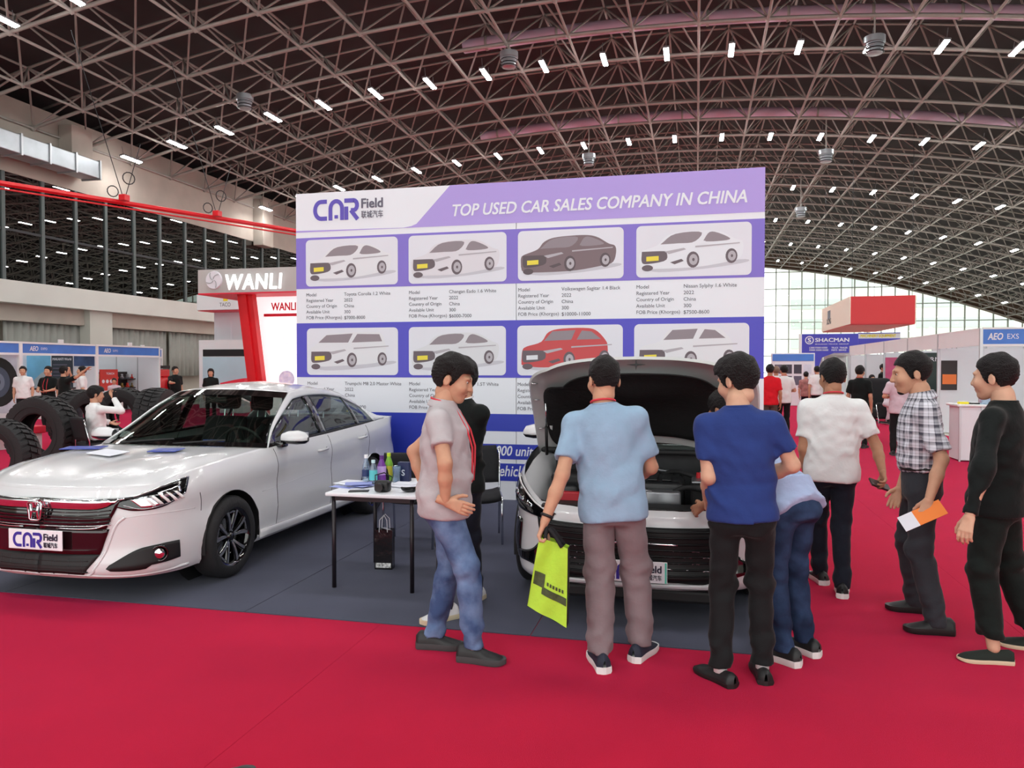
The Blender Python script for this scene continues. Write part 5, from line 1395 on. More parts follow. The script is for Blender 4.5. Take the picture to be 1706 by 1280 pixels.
def person(label, loc, rz, h=1.75, lean=(0, 0), feet=None, knees=None, elbows=None, wrists=None, curl=(.45, .45), hand_up=None, head=(0, 0), neck_fwd=0.02,
           skin=0, hair='short', top=None, sleeve=.5, hem=-.10, bottom=None, ankle=.07, shoes=('sneaker', None, None), fat=1.0, res=.012, lanyard=None, beard=False,
           hip_z=None, socks=None, collar=None, belt=None, seed=1, leg_w=1.0, watch=None, z0=0.0, world_pts=False, hip_off=(0, 0), hand_dir=None, tuck=False, hairmat=None):
    """one person; joints in the person's own frame (faces -y, left hand on +x), or world points if world_pts"""
    t = thing('person', label, 'person', (loc[0], loc[1], z0), rz); k = h / 1.75
    c_, s_ = math.cos(-rz), math.sin(-rz)
    def L(p):
        if not world_pts: return np.array(p, float)
        x, y = p[0] - loc[0], p[1] - loc[1]; return np.array([c_ * x - s_ * y, s_ * x + c_ * y, p[2] - z0])
    hz = (hip_z if hip_z else .92) * (1 if hip_z else k)
    hip = np.array([hip_off[0], hip_off[1], hz])
    # spine frame: lean=(sideways, forward)
    sp = np.array([math.sin(lean[0]), -math.sin(lean[1]), math.cos(lean[1]) * math.cos(lean[0])]); R = frame_of(sp, (0, 1, 0)); 
    at = lambda x, y, z: hip + R @ (np.array([x, y, z]) * k)
    neck = at(0, .02, .545); sho = {1: at(.172 * (.5 + .5 * fat), .012, .452), -1: at(-.172 * (.5 + .5 * fat), .012, .452)}
    hipj = {1: hip + np.array([.088 * k, 0, -.02]), -1: hip + np.array([-.088 * k, 0, -.02])}
    ft = feet or [(.10, 0, 0), (-.10, 0, 0)]           # (x, y, yaw[, lift]) left then right
    ank = {}; yaw = {}
    for sd, f in zip((1, -1), ft):
        p = L((f[0], f[1], z0)) if world_pts else np.array([f[0], f[1], 0.0])
        yaw[sd] = f[2]; zl = f[3] if len(f) > 3 else 0
        ank[sd] = np.array([p[0], p[1], .085 * k + zl]);
    kn = {}
    for i, sd in enumerate((1, -1)):
        if knees and knees[i] is not None: kn[sd] = L(knees[i])
        else:
            m = (hipj[sd] + ank[sd]) / 2; d = ank[sd] - hipj[sd]; Lh = .425 * k; g = math.sqrt(max(0.0004, Lh * Lh - (np.linalg.norm(d) / 2) ** 2)); fw_ = np.array([0, -1, 0.0]); fw_ -= d * (fw_ @ d) / (d @ d); fw_ /= np.linalg.norm(fw_)
            kn[sd] = m + fw_ * min(g, .06) + np.array([0, 0, .02])
    el = {}; wr = {}
    for i, sd in enumerate((1, -1)):
        el[sd] = L(elbows[i]) if elbows and elbows[i] is not None else sho[sd] + np.array([sd * .055, .03, -.285]) * k
        wr[sd] = L(wrists[i]) if wrists and wrists[i] is not None else el[sd] + np.array([sd * .0, -.05, -.25]) * k
        # keep limb lengths human
        d = el[sd] - sho[sd]; el[sd] = sho[sd] + d / np.linalg.norm(d) * min(max(np.linalg.norm(d), .25 * k), .315 * k)
        d = wr[sd] - el[sd]; wr[sd] = el[sd] + d / np.linalg.norm(d) * min(max(np.linalg.norm(d), .22 * k), .275 * k)
    allp = np.array(list(ank.values()) + list(kn.values()) + list(el.values()) + list(wr.values()) + [hip, neck] + list(sho.values()))
    lo, hi = allp.min(0) - .20, allp.max(0) + .20; lo[2] = max(lo[2], -.01)
    # ---- skin
    f = Field(lo, hi, res)
    f.cone(at(0, 0, .05), at(0, .01, .38), .08 * k, .09 * k, .03).cone(neck - R @ np.array([0, 0, .06]), neck + R @ np.array([0, 0, .04]), .065 * k, .052 * k, .03)
    for sd in (1, -1):
        f.cone(at(0, .01, .40), sho[sd], .06 * k, .042 * k, .03).cone(sho[sd], el[sd], .047 * k, .039 * k, .02).cone(el[sd], el[sd] * .6 + wr[sd] * .4, .039 * k, .038 * k, .02).cone(el[sd] * .6 + wr[sd] * .4, wr[sd], .038 * k, .026 * k, .02)
        f.cone(hipj[sd], kn[sd], .075 * k, .05 * k, .03).cone(kn[sd], ank[sd], .05 * k, .034 * k, .02)
    # head
    hc = neck + R @ (np.array([0, 0, .02]) * k) + np.array([0, -neck_fwd, .118 * k])
    cy, sy_ = math.cos(head[0]), math.sin(head[0]); cp, sp_ = math.cos(head[1]), math.sin(head[1])
    HR = np.array([[cy, -sy_, 0], [sy_, cy, 0], [0, 0, 1]]) @ np.array([[1, 0, 0], [0, cp, -sp_], [0, sp_, cp]])
    f.cone(neck - R @ np.array([0, -.005, .05]), hc + np.array([0, .022, -.05]), .060 * k, .050 * k, .025)
    parts = [(*f.net(), 0)]
    hres = .0048 if res < .015 else .011
    V, Q = head_net(hres, beard); hk = k * 1.05; parts.append(((V * hk) @ HR.T + hc, Q, 0))
    for i, sd in enumerate((1, -1)):
        d = wr[sd] - el[sd]; hint = (0, -1, 0) if hand_up is None or hand_up[i] is None else hand_up[i]
        if hand_dir is not None and hand_dir[i] is not None: d = np.array(hand_dir[i], float)
        FR = frame_of(-d, -np.array(hint, float))
        V, Q = hand_net(.0042 if res < .015 else .009, curl[i], sd); parts.append(((V * k * 1.02) @ FR.T + wr[sd], Q, 0))
    body = link('body', np_mesh(parts, [SKIN[skin]], 'body'), t)
    hb = link('hair', np_mesh([((hair_net(hres, hair)[0] * hk) @ HR.T + hc, hair_net(hres, hair)[1], 0)], hairmat or HAIR, 'hair'), t)
    if res < .015:
        for sd in (1, -1):
            e = hc + HR @ (np.array([sd * .031, -.0790, .009]) * hk)
            ey = MB(); ey.lathe([(0, -.0115), (.008, -.0085), (.0115, 0), (.008, .0085), (0, .0115)], 12); eo = ey.build('eye', M_eye, t, smooth=True, loc=tuple(e))
            ir = hc + HR @ (np.array([sd * .031, -.0880, .008]) * hk); MB().lathe([(0, -.005), (.0045, -.002), (.0045, .002), (0, .005)], 10).build('iris', M_iris, t, smooth=True, loc=tuple(ir))
            P_ = [hc + HR @ (np.array([sd * x, y, z]) * hk) for x, y, z in ((.014, -.0965, .027), (.030, -.095, .032), (.046, -.083, .028))]
            MB().path(P_, .0028, 6).build('eyebrow', HAIR, t, smooth=True)
        MB().path([hc + HR @ (np.array(q) * hk) for q in ((-.020, -.097, -.0625), (-.008, -.1025, -.0615), (.008, -.1025, -.0615), (.020, -.097, -.0625))], .0032, 6).build('lips', LIPS, t, smooth=True)
        if beard:
            fb = Field((-.07, -.13, -.14), (.07, .0, -.03), .005); fb.ell((0, -.071, -.101), (.027, .025, .022), .01).cone((-.022, -.088, -.050), (.022, -.088, -.050), .006, .006, .005)
            fb.F = np.maximum(fb.F, -(Field.ell(Field((-.07, -.13, -.14), (.07, .0, -.03), .005), (0, -.094, -.063), (.022, .03, .011), .001).F))
            V, Q = fb.net(); link('beard', np_mesh([((V * hk) @ HR.T + hc, Q, 0)], HAIR, 'beard'), t)
    # ---- trousers
    f = Field(lo, hi, res); lw = leg_w
    f.stack(hip, frame_of(sp * .5 + np.array([0, 0, .5]), (0, 1, 0)), [(-.13 * k, .12 * k, .10 * k, .0), (-.08 * k, .158 * k * fat, .120 * k * fat, .0), (.0, .160 * k * fat, .120 * k * fat, .0), (.09 * k, .152 * k * fat, .112 * k * fat, 0), (.11 * k, .150 * k * fat, .110 * k * fat, 0)], .03)
    base = f.F.copy(); legs = None
    for sd in (1, -1):
        g = Field(lo, hi, res); g.F[:] = base
        e = ank[sd] + np.array([0, 0, -.02]); 
        g.cone(hipj[sd] + np.array([-sd * .005, 0, -.02]), kn[sd], .086 * k * fat, .068 * k * lw, .045).cone(kn[sd], e, .068 * k * lw, .056 * k * lw, .03)
        g.plane((0, 0, ankle), (0, 0, -1)) if ank[sd][2] < .2 else None
        legs = g.F if legs is None else np.minimum(legs, g.F)
    f.F = legs; f.waves(.0060, seed, 48, [(kn[1][2], .10, .8), (.16, .10, 1.3), (hz - .08, .07, .5), (hz * .7, .3, .35)])
    f.waves(.0034, seed + 7, 92, [(kn[1][2], .12, 1.0), (.16, .12, 1.2), (hz - .08, .09, .8)], .5)
    link('trousers', np_mesh([(*f.net(), 0)], bottom, 'trousers'), t)
    # ---- shirt
    f = Field(lo, hi, res); fz = .5 + .5 * fat
    lowr = [(hem * k, .176 * k * fat, .136 * k * fat, .0), (.02 * k, .174 * k * fat, .136 * k * fat, -.004)] if hem < .03 else [(hem * k, .154 * k * fat, .116 * k * fat, .0), ((hem + .03) * k, .166 * k * fat, .128 * k * fat, -.004)]
    f.stack(hip, R, lowr + [(.14 * k, .174 * k * fat, .134 * k * fat, -.008), (.28 * k, .180 * k * fz, .130 * k * fz, .0), (.40 * k, .182 * k * fz, .124 * k * fz, .006),
                     (.45 * k, .160 * k * fz, .112 * k, .012), (.495 * k, .118 * k, .094 * k, .018), (.525 * k, .082 * k, .080 * k, .02), (.548 * k, .070 * k, .072 * k, .02)], .02)
    for sd in (1, -1):
        f.cone(at(sd * .06, .018, .478), sho[sd], .056 * k, .058 * k, .05)
        if sleeve <= .9:
            e = sho[sd] + (el[sd] - sho[sd]) * (sleeve * 2); d = (el[sd] - sho[sd]); d = d / np.linalg.norm(d); e2 = e + d * .05
            g = Field(lo, hi, res); g.cone(sho[sd], e2, .060 * k * fz, .066 * k, .0); g.plane(e, d); f.F = smin(f.F, g.F, .035)
        else:
            d = (wr[sd] - el[sd]); d = d / np.linalg.norm(d); g = Field(lo, hi, res); g.cone(sho[sd], el[sd], .060 * k, .055 * k, .02).cone(el[sd], wr[sd] + d * .03, .056 * k, .040 * k, .02)
            w_ = wr[sd]; g.plane(wr[sd] - d * .005, d, w_ - .09, w_ + .09); f.F = smin(f.F, g.F, .035)
    f.waves(.0085, seed + 50, 36, [(hz + .02, .12, 1.1), (hz + .25 * k, .2, .5)])
    f.waves(.0034, seed + 57, 84, [(hz + .05, .14, 1.1), (hz + .28 * k, .2, .8)], .5)
    if hem < .03:            # an untucked shirt hangs outside the trousers
        X, Y, Z = f.pts((slice(None),) * 3); hp = hip + R @ np.array([0, 0, hem * k])
        cut = (X - hp[0]) * R[0][2] + (Y - hp[1]) * R[1][2] + (Z - hp[2]) * R[2][2]
        f.F = smin(f.F, np.maximum(legs - .012, -cut), .010)
    link('shirt', np_mesh([(*f.net(), 0)], top, 'shirt'), t)
    nk = neck + R @ np.array([0, .003, .002])
    if collar is not None:
        fc = Field(neck - .13, neck + .13, .006 if res < .015 else .012)
        for q in np.linspace(0, 2 * PI, 41)[:-1]:
            a_ = nk + R @ (np.array([.062 * math.cos(q), .064 * math.sin(q) - .0, .012 + .008 * math.sin(q)]) * k); b_ = nk + R @ (np.array([.086 * math.cos(q), .086 * math.sin(q), -.028 + .018 * math.sin(q)]) * k); fc.cone(a_, b_, .008, .007, .012)
        link('collar', np_mesh([(*fc.net(), 0)], collar, 'collar'), t)
    else:
        MB().path([nk + R @ (np.array([.063 * math.cos(q), .063 * math.sin(q), .0]) * k) for q in np.linspace(0, 2 * PI, 21)[:-1]], .0075, 6, closed=True).build('neckband', top, t, smooth=True)
    if lanyard is not None:
        pts = [nk + R @ (np.array([.068 * math.cos(q), .066 * math.sin(q) + .004, .012 + .014 * math.sin(q)]) * k) for q in np.linspace(-PI * .35, PI * 1.35, 17)]
        P_ = [at(.03, -.140 * fat, .10)] + [at(.05, -.142 * fz, .34)] + pts + [at(-.05, -.142 * fz, .34)] + [at(-.03, -.140 * fat, .10)]
        MB().path([tuple(q) for q in catmull(P_, 50)], .006, 6).build('lanyard', lanyard, t, smooth=True)
    if belt is not None:
        bo = hip + R @ np.array([0, 0, .085 * k])
        MB().path([bo + R @ (np.array([.160 * fat * math.cos(q), .121 * fat * math.sin(q), 0]) * k) for q in np.linspace(0, 2 * PI, 29)[:-1]], .014, 6, closed=True).build('belt', belt, t, smooth=True)
    if watch is not None:
        sd = watch; d = el[sd] - wr[sd]; d = d / np.linalg.norm(d); c = wr[sd] + d * .03; FR = frame_of(d, (0, 1, 0))
        MB().path([c + FR @ np.array([.030 * math.cos(q), .030 * math.sin(q), 0]) for q in np.linspace(0, 2 * PI, 19)[:-1]], .0085, 6, closed=True).build('watch_strap', M_black, t, smooth=True)
        MB().lathe([(0, .008), (.017, .006), (.019, -.004)], 16, c=(0, 0, 0)).build('watch_face', M_gloss_black, t, smooth=True, loc=tuple(c + FR @ np.array([0, -.036, 0])), rot=(PI / 2, 0, 0))
    # ---- shoes
    st, up_, so_ = shoes; mu, ms = shoe_meshes(st, up_, so_)
    for sd in (1, -1):
        o = link('shoe', mu, t, (ank[sd][0], ank[sd][1], ank[sd][2] - .085 * k), (0, 0, yaw[sd] - (rz if world_pts else 0)), (k, k, k)); link('sole', ms, o)
        if socks is not None: MB().tube(ank[sd] + np.array([0, 0, -.03]), ank[sd] + np.array([0, 0, .08]), .036 * k, 12, .038 * k).build('sock', socks, t, smooth=True)
    return t, {'wr': wr, 'el': el, 'hc': hc, 'loc': loc, 'rz': rz}
def to_world(info, p):
    c, s_ = math.cos(info['rz']), math.sin(info['rz']); return Vector((info['loc'][0] + c * p[0] - s_ * p[1], info['loc'][1] + s_ * p[0] + c * p[1], p[2]))
# ---------------------------------------------------------------- the visitors around the cars
def cloth(name, c, var=.06, rough=.85): return mat(name, c, rough, 0, var, 9, .36, 13, .25, sheen=.1)
def denim(name, c, fade):
    m = mat(name, c, .85, 0, 0, 8, .35, 15, .2)
    nt = m.node_tree; b = nt.nodes['Principled BSDF']; tc = nt.nodes.new('ShaderNodeTexCoord')
    n = nt.nodes.new('ShaderNodeTexNoise'); n.inputs['Scale'].default_value = 6; n.inputs['Detail'].default_value = 6; nt.links.new(tc.outputs['Object'], n.inputs['Vector'])
    r = nt.nodes.new('ShaderNodeValToRGB'); r.color_ramp.elements[0].position = .38; r.color_ramp.elements[0].color = c; r.color_ramp.elements[1].position = .68; r.color_ramp.elements[1].color = fade
    nt.links.new(n.outputs[0], r.inputs[0]); nt.links.new(r.outputs[0], b.inputs['Base Color']); return m
def plaid(name):
    m = mat(name, (1, 1, 1, 1), .85, 0, 0, 8, .4, 15, .2); nt = m.node_tree; b = nt.nodes['Principled BSDF']
    tc = nt.nodes.new('ShaderNodeTexCoord'); sp = nt.nodes.new('ShaderNodeSeparateXYZ'); nt.links.new(tc.outputs['Object'], sp.inputs[0])
    at = nt.nodes.new('ShaderNodeMath'); at.operation = 'ARCTAN2'; nt.links.new(sp.outputs[0], at.inputs[0]); nt.links.new(sp.outputs[1], at.inputs[1])
    sc = nt.nodes.new('ShaderNodeMath'); sc.operation = 'MULTIPLY'; sc.inputs[1].default_value = .155; nt.links.new(at.outputs[0], sc.inputs[0])
    def bands(src, period, thr):
        w = nt.nodes.new('ShaderNodeMath'); w.operation = 'MULTIPLY'; w.inputs[1].default_value = 2 * PI / period; nt.links.new(src, w.inputs[0])
        s_ = nt.nodes.new('ShaderNodeMath'); s_.operation = 'SINE'; nt.links.new(w.outputs[0], s_.inputs[0])
        g = nt.nodes.new('ShaderNodeMath'); g.operation = 'GREATER_THAN'; g.inputs[1].default_value = thr; nt.links.new(s_.outputs[0], g.inputs[0]); return g.outputs[0]
    tot = None
    for src in (sc.outputs[0], sp.outputs[2]):
        for period, thr, wt in ((.052, .55, .42), (.0173, .80, .25)):
            g = bands(src, period, thr); w = nt.nodes.new('ShaderNodeMath'); w.operation = 'MULTIPLY'; w.inputs[1].default_value = wt; nt.links.new(g, w.inputs[0])
            if tot is None: tot = w.outputs[0]
            else:
                a = nt.nodes.new('ShaderNodeMath'); a.operation = 'ADD'; nt.links.new(tot, a.inputs[0]); nt.links.new(w.outputs[0], a.inputs[1]); tot = a.outputs[0]
    r = nt.nodes.new('ShaderNodeValToRGB'); r.color_ramp.elements[0].color = rgb(226, 226, 236); r.color_ramp.elements[1].color = rgb(34, 34, 56); r.color_ramp.elements[1].position = .95
    nt.links.new(tot, r.inputs[0]); nt.links.new(r.outputs[0], b.inputs['Base Color']); return m
M_grey_tee = cloth('grey_lilac_cotton', rgb(186, 180, 184)); M_blue_tee = cloth('light_blue_cotton', rgb(144, 172, 198)); M_navy_tee = cloth('navy_cotton', rgb(40, 60, 122))
M_white_tee = cloth('white_cotton', rgb(230, 232, 233), .02); M_black_knit = cloth('black_knit', rgb(14, 20, 20)); M_plaid = plaid('plaid_cotton')
M_jeans = denim('washed_jeans', rgb(62, 82, 122), rgb(116, 140, 178)); M_dkjeans = denim('dark_jeans', rgb(30, 44, 70), rgb(52, 72, 106))
M_taupe = cloth('taupe_trousers', rgb(128, 112, 116)); M_blk_tr = cloth('black_trousers', rgb(24, 25, 27)); M_gry_tr = cloth('grey_trousers', rgb(52, 54, 60)); M_navy_tr = cloth('dark_navy_trousers', rgb(24, 28, 40))
M_olive_tr = cloth('black_green_trousers', rgb(16, 24, 22))
M_sh_blk = mat('shoe_black', rgb(24, 24, 26), .5); M_sh_navy = mat('shoe_navy', rgb(30, 34, 52), .7); M_sole_w = mat('sole_white', rgb(226, 226, 226), .6); M_sole_g = mat('sole_grey', rgb(66, 66, 68), .7); M_sole_t = mat('sole_cream', rgb(214, 200, 170), .7)
M_sh_white = mat('shoe_white', rgb(220, 220, 222), .6); M_lan = mat('lanyard_red', rgb(214, 52, 66), .6); M_sock = mat('sock_white', rgb(230, 230, 232), .9)
def at_depth(px, py, D):
    d = ray(px, py); return Vector((0, 0, CAM_H)) + d * D
def depth_of(py): return FPX * CAM_H / (py - 612)
def foot(px, py, yaw): p = on_z(px, py); return (p.x, p.y, yaw)
def mid(a, b, k=.5): return (a[0] * k + b[0] * (1 - k), a[1] * k + b[1] * (1 - k))

# 1: grey T-shirt, hands on hips, facing right
rz = PI / 2 + .12; fl, fr = foot(722, 1080, PI / 2 + .1), foot(790, 1103, PI / 2 - .05); D = 4.42
person('man in pale grey T-shirt and washed jeans with hands on hips', mid(fl, fr), rz, 1.76, feet=[fl, fr], elbows=[at_depth(676, 765, D + .28), at_depth(741, 770, D - .24)], wrists=[at_depth(708, 815, D + .24), at_depth(742, 829, D - .20)],
       curl=(.3, .22), hand_up=[None, (0, .2, .9)], hand_dir=[(0, -1, -.2), (.12, -.9, -.35)], head=(.0, .34), neck_fwd=.055, skin=0, hair='full', top=M_grey_tee, sleeve=.30, hem=-.10, bottom=M_jeans, ankle=.075, shoes=('sneaker', M_sh_blk, M_sole_g), fat=1.16, hip_off=(0, .05), lanyard=M_lan, collar=M_grey_tee, seed=3, leg_w=1.08, lean=(0, .03), world_pts=True)
# 2: man in black jacket behind him
fl, fr = foot(792, 1003, -.2), foot(741, 1034, -.7); D = 5.3
person('man in black jacket and white shoes half hidden behind the grey T-shirt', (mid(fl, fr)[0] + .0, mid(fl, fr)[1]), -.45, 1.74, feet=[fl, fr], elbows=[at_depth(782, 772, 5.45), at_depth(742, 770, 5.35)], wrists=[at_depth(776, 845, 5.3), at_depth(750, 840, 5.2)], head=(-.25, .2), skin=0, hair='full', top=M_black_knit, sleeve=1.0, hem=-.08, bottom=M_navy_tr, shoes=('sneaker', M_sh_white, M_sole_t), lanyard=M_capw, seed=5, world_pts=True)
# 3: light blue T-shirt, seen from behind, carries a bag
fl, fr = foot(1000, 1112, PI + .35), foot(1068, 1096, PI - .35); D = 4.30
_, i3 = person('man in light blue T-shirt and taupe trousers seen from behind', mid(fl, fr), PI, 1.76, feet=[fl, fr], elbows=[at_depth(936, 795, D - .02), at_depth(1085, 780, D + .12)], wrists=[at_depth(908, 868, D - .06), at_depth(1050, 800, D + .33)],
       curl=(1.05, .5), head=(.45, .12), neck_fwd=.03, skin=0, hair='crop', top=M_blue_tee, sleeve=.36, hem=-.11, bottom=M_taupe, ankle=.085, shoes=('sneaker', M_sh_navy, M_sole_w), fat=1.06, lanyard=M_lan, seed=8, leg_w=1.26, watch=1, world_pts=True, lean=(.10, .04), hip_off=(.05, 0))
# 4: navy T-shirt, seen from behind, looking left
fl, fr = foot(1200, 1136, PI + .75), foot(1270, 1130, PI + .1); D = 4.06
person('young man in navy T-shirt and black trousers seen from behind', mid(fl, fr), PI, 1.755, feet=[fl, fr], elbows=[at_depth(1181, 795, D + .05), at_depth(1320, 775, D + .02)], wrists=[at_depth(1178, 830, D + .28), at_depth(1262, 800, D + .22)],
       head=(.75, .30), neck_fwd=.06, skin=2, hair='full', top=M_navy_tee, sleeve=.34, hem=-.06, bottom=M_blk_tr, ankle=.085, shoes=('slip', M_sh_blk, M_sh_blk), fat=.98, seed=11, leg_w=1.02, socks=M_sock, world_pts=True, lean=(0.05, .04))
# 5: man bending over the engine
fl, fr = foot(1306, 1104, PI + .9), foot(1340, 1088, PI + .75); D = 4.6
m_ = (mid(fl, fr)[0] - .07, mid(fl, fr)[1])
person('man in striped pale blue shirt and dark jeans bending over the engine', m_, PI + .75, 1.74, feet=[fl, fr], lean=(0, .88), hip_off=(0, .06), elbows=[at_depth(1215, 815, D + .1), at_depth(1265, 800, D + .3)], wrists=[at_depth(1172, 842, D + .3), at_depth(1205, 840, D + .55)],
       head=(0, .5), neck_fwd=.10, skin=1, hair='short', top=cloth('pale_blue_stripe', rgb(164, 180, 214)), sleeve=.40, hem=-.08, bottom=M_dkjeans, ankle=.07, shoes=('sneaker', M_sh_blk, M_sole_w), fat=1.05, seed=14, leg_w=1.05, world_pts=True)
# 6: white T-shirt walking away
fl, fr = foot(1366, 970, PI + .2), foot(1403, 992, PI - .15); D = 5.75
_, i6 = person('man in white T-shirt with red lanyard walking away down the aisle', mid(fl, fr), PI + .08, 1.755, feet=[fl, fr], elbows=[at_depth(1338, 755, D + .1), at_depth(1462, 748, D - .02)], wrists=[at_depth(1345, 810, D + .30), at_depth(1470, 785, D - .16)],
       curl=(.5, .7), head=(.15, .15), neck_fwd=.03, skin=1, hair='short', top=M_white_tee, sleeve=.36, hem=-.10, bottom=M_navy_tr, ankle=.05, shoes=('sneaker', M_sh_blk, M_sole_w), fat=1.12, lanyard=M_lan, seed=17, leg_w=1.02, world_pts=True)
# 7: plaid shirt, profile to the left
fl, fr = foot(1560, 1056, -PI / 2), foot(1526, 1020, -PI / 2 - .1); D = 4.95
_, i7 = person('bearded man in plaid shirt and grey trousers looking left', (mid(fl, fr)[0] - .035, mid(fl, fr)[1]), -PI / 2 - .1, 1.79, feet=[fl, fr], elbows=[at_depth(1572, 775, D - .20), at_depth(1520, 780, D + .22)], wrists=[at_depth(1548, 832, D - .24), at_depth(1500, 812, D + .2)],
       curl=(.55, .35), head=(.05, .18), neck_fwd=.06, skin=0, hair='short', top=M_plaid, sleeve=.42, hem=.07, bottom=M_gry_tr, ankle=.045, shoes=('sneaker', M_sh_blk, M_sh_blk), fat=1.0, seed=20, leg_w=1.12, collar=M_plaid, belt=M_black, beard=True, lean=(0, .05), world_pts=True)
# 8: black sweater at the right edge
fl, fr = foot(1655, 1104, -PI / 2 + .05), foot(1722, 1083, -PI / 2 - .3); D = 4.40
person('man in black sweater and canvas slip-on shoes at the right edge', (mid(fl, fr)[0] - .09, mid(fl, fr)[1]), -PI / 2 - .6, 1.77, feet=[fl, fr], elbows=[at_depth(1636, 790, D - .22), None], wrists=[at_depth(1612, 872, D - .25), None],
       curl=(.5, .4), head=(-.1, .10), neck_fwd=.05, skin=2, hair='short', top=M_black_knit, sleeve=1.0, hem=-.10, bottom=M_olive_tr, ankle=.14, shoes=('slip', mat('shoe_canvas', rgb(22, 30, 24), .85), M_sole_t), fat=1.08, seed=23, leg_w=1.15, world_pts=True)

# things they carry
w = to_world(i3, i3['wr'][1]); D = 4.26
bag = thing('tote_bag', 'lime green tote bag with black sides held by the man in light blue', 'bag', at_depth(918, 1046, D - .05))
bo = bag.location
c4 = [at_depth(px, py, D - .05 + dd) - bo for px, py, dd in ((899, 894, 0), (946, 914, -.03), (944, 1046, -.03), (878, 1010, 0))]
n_ = (c4[1] - c4[0]).cross(c4[3] - c4[0]).normalized()
if n_.y > 0: n_ = -n_
M_lime = mat('lime_fabric', rgb(178, 220, 62), .75, 0, .06, 14, .15, 60); dv = -n_ * .10
def bil(u, v, q=c4): return q[0] * (1 - u) * (1 - v) + q[1] * u * (1 - v) + q[2] * u * v + q[3] * (1 - u) * v
for off, nm in ((Vector((0, 0, 0)), 'front_panel'), (dv, 'back_panel')):
    MB().grid([[bil(u, v) + off + n_ * (.010 * math.sin(7 * u + 3 * v) * (1 - v) + .008 * math.sin(5 * v + 9 * u)) for v in np.linspace(0, 1, 14)] for u in np.linspace(0, 1, 12)]).build(nm, M_lime, bag, smooth=True)
for u in (0, 1): MB().grid([[bil(u, v) + dv * q for v in np.linspace(0, 1, 8)] for q in (0, .5, 1)]).build('side_gusset', M_black_fab, bag, smooth=True)
MB().grid([[bil(u, 1) + dv * q for u in (0, .5, 1)] for q in (0, .5, 1)]).build('base_gusset', M_black_fab, bag)
for off in (Vector((0, 0, 0)), dv):
    MB().path([tuple(q) for q in catmull([bil(.2, .02) + off, (bil(.3, 0) + off) * .4 + (w - bo) * .6, w - bo + Vector((0, 0, -.075)), (bil(.7, 0) + off) * .4 + (w - bo) * .6, bil(.8, .02) + off], 20)], .012, 6).build('strap', M_black_fab, bag, smooth=True)
M_bagprint = mat('bag_print', rgb(66, 76, 44), .7, 0, .35, 40)
def bprint(nm, us, vs, m):
    MB().grid([[bil(u, v) + n_ * (.0035 + .010 * math.sin(7 * u + 3 * v) * (1 - v) + .008 * math.sin(5 * v + 9 * u)) for v in np.linspace(vs[0](u), vs[1](u), 5)] for u in np.linspace(us[0], us[1], 12)]).build(nm, m, bag, smooth=True)
bprint('print_band', (.05, .35), (lambda u: .47, lambda u: .66), M_bagprint); bprint('print_band', (.30, .98), (lambda u: .64, lambda u: .74), M_bagprint)
for q in range(6): bprint('print_mark', (.42 + .085 * q, .47 + .085 * q), (lambda u: .555, lambda u: .60), M_bagprint)

w = to_world(i6, i6['wr'][-1])
o = sheet((w.x - .03, w.y - .045, w.z - .10), 0, .15, .085, .016, mat('wallet_brown', rgb(58, 40, 40), .5), 'dark brown wallet and phone in the hand of the man in white', 'wallet', 'wallet', rot=(.5, .35, .3))
w = to_world(i7, i7['wr'][1])
lf = thing('leaflet', 'orange and white folded leaflet held by the plaid shirt man', 'leaflet', (w.x - .04, w.y - .045, w.z - .09), 0)
lf.rotation_euler = (math.radians(55), math.radians(-28), 0)
MB().box(-.14, -.05, -.05, .05, -.002, .002).build('white_half', M_paper, lf); MB().box(-.05, .12, -.05, .05, -.002, .002).build('orange_half', mat('leaflet_orange', rgb(238, 128, 40), .5), lf)
# toe of a dark shoe at the lower edge
p = on_z(412, 1273, .05); mu, ms = shoe_meshes('sneaker', mat('shoe_grey_green', rgb(52, 58, 56), .7), M_sole_g)
t = thing('dark_shoe', 'tip of a dark grey shoe at the bottom edge of the picture', 'shoe', (p.x - .05, p.y - .16, 0), PI - .4); o = link('upper', mu, t); link('sole', ms, t)
# ---------------------------------------------------------------- neighbouring booths
M_hdr_blue = mat('header_blue', rgb(70, 126, 212), .45, 0, .12, 1.2); M_panel = mat('booth_panel', rgb(222, 228, 234), .5, 0, .02, .8)
M_sky_poster = mat('sky_poster', rgb(120, 190, 228), .5, 0, .25, .9); M_dark_poster = mat('dark_poster', rgb(44, 54, 64), .5); M_red_poster = mat('red_poster', rgb(206, 56, 46), .5)
M_truck_poster = mat('truck_poster', rgb(200, 208, 222), .5, 0, .25, 1.5); M_yellow = mat('sign_yellow', rgb(244, 226, 40), .5); M_sign_blue = mat('sign_blue', rgb(64, 62, 186), .45); M_pink = mat('pink_red', rgb(224, 44, 70), .5)
LX = -21.0
def ly(px): return on_x(px, 600, LX).y
lyb = [ly(-70), ly(34), ly(161), ly(266), ly(330)]
names = ['leftmost blue headed shell booth with a truck wheel poster', 'blue headed shell booth with sky poster and dark text poster', 'blue headed shell booth with red sign and product shelves', 'lower blue headed shell booth with a red machine, next to the white stand']
booths = []
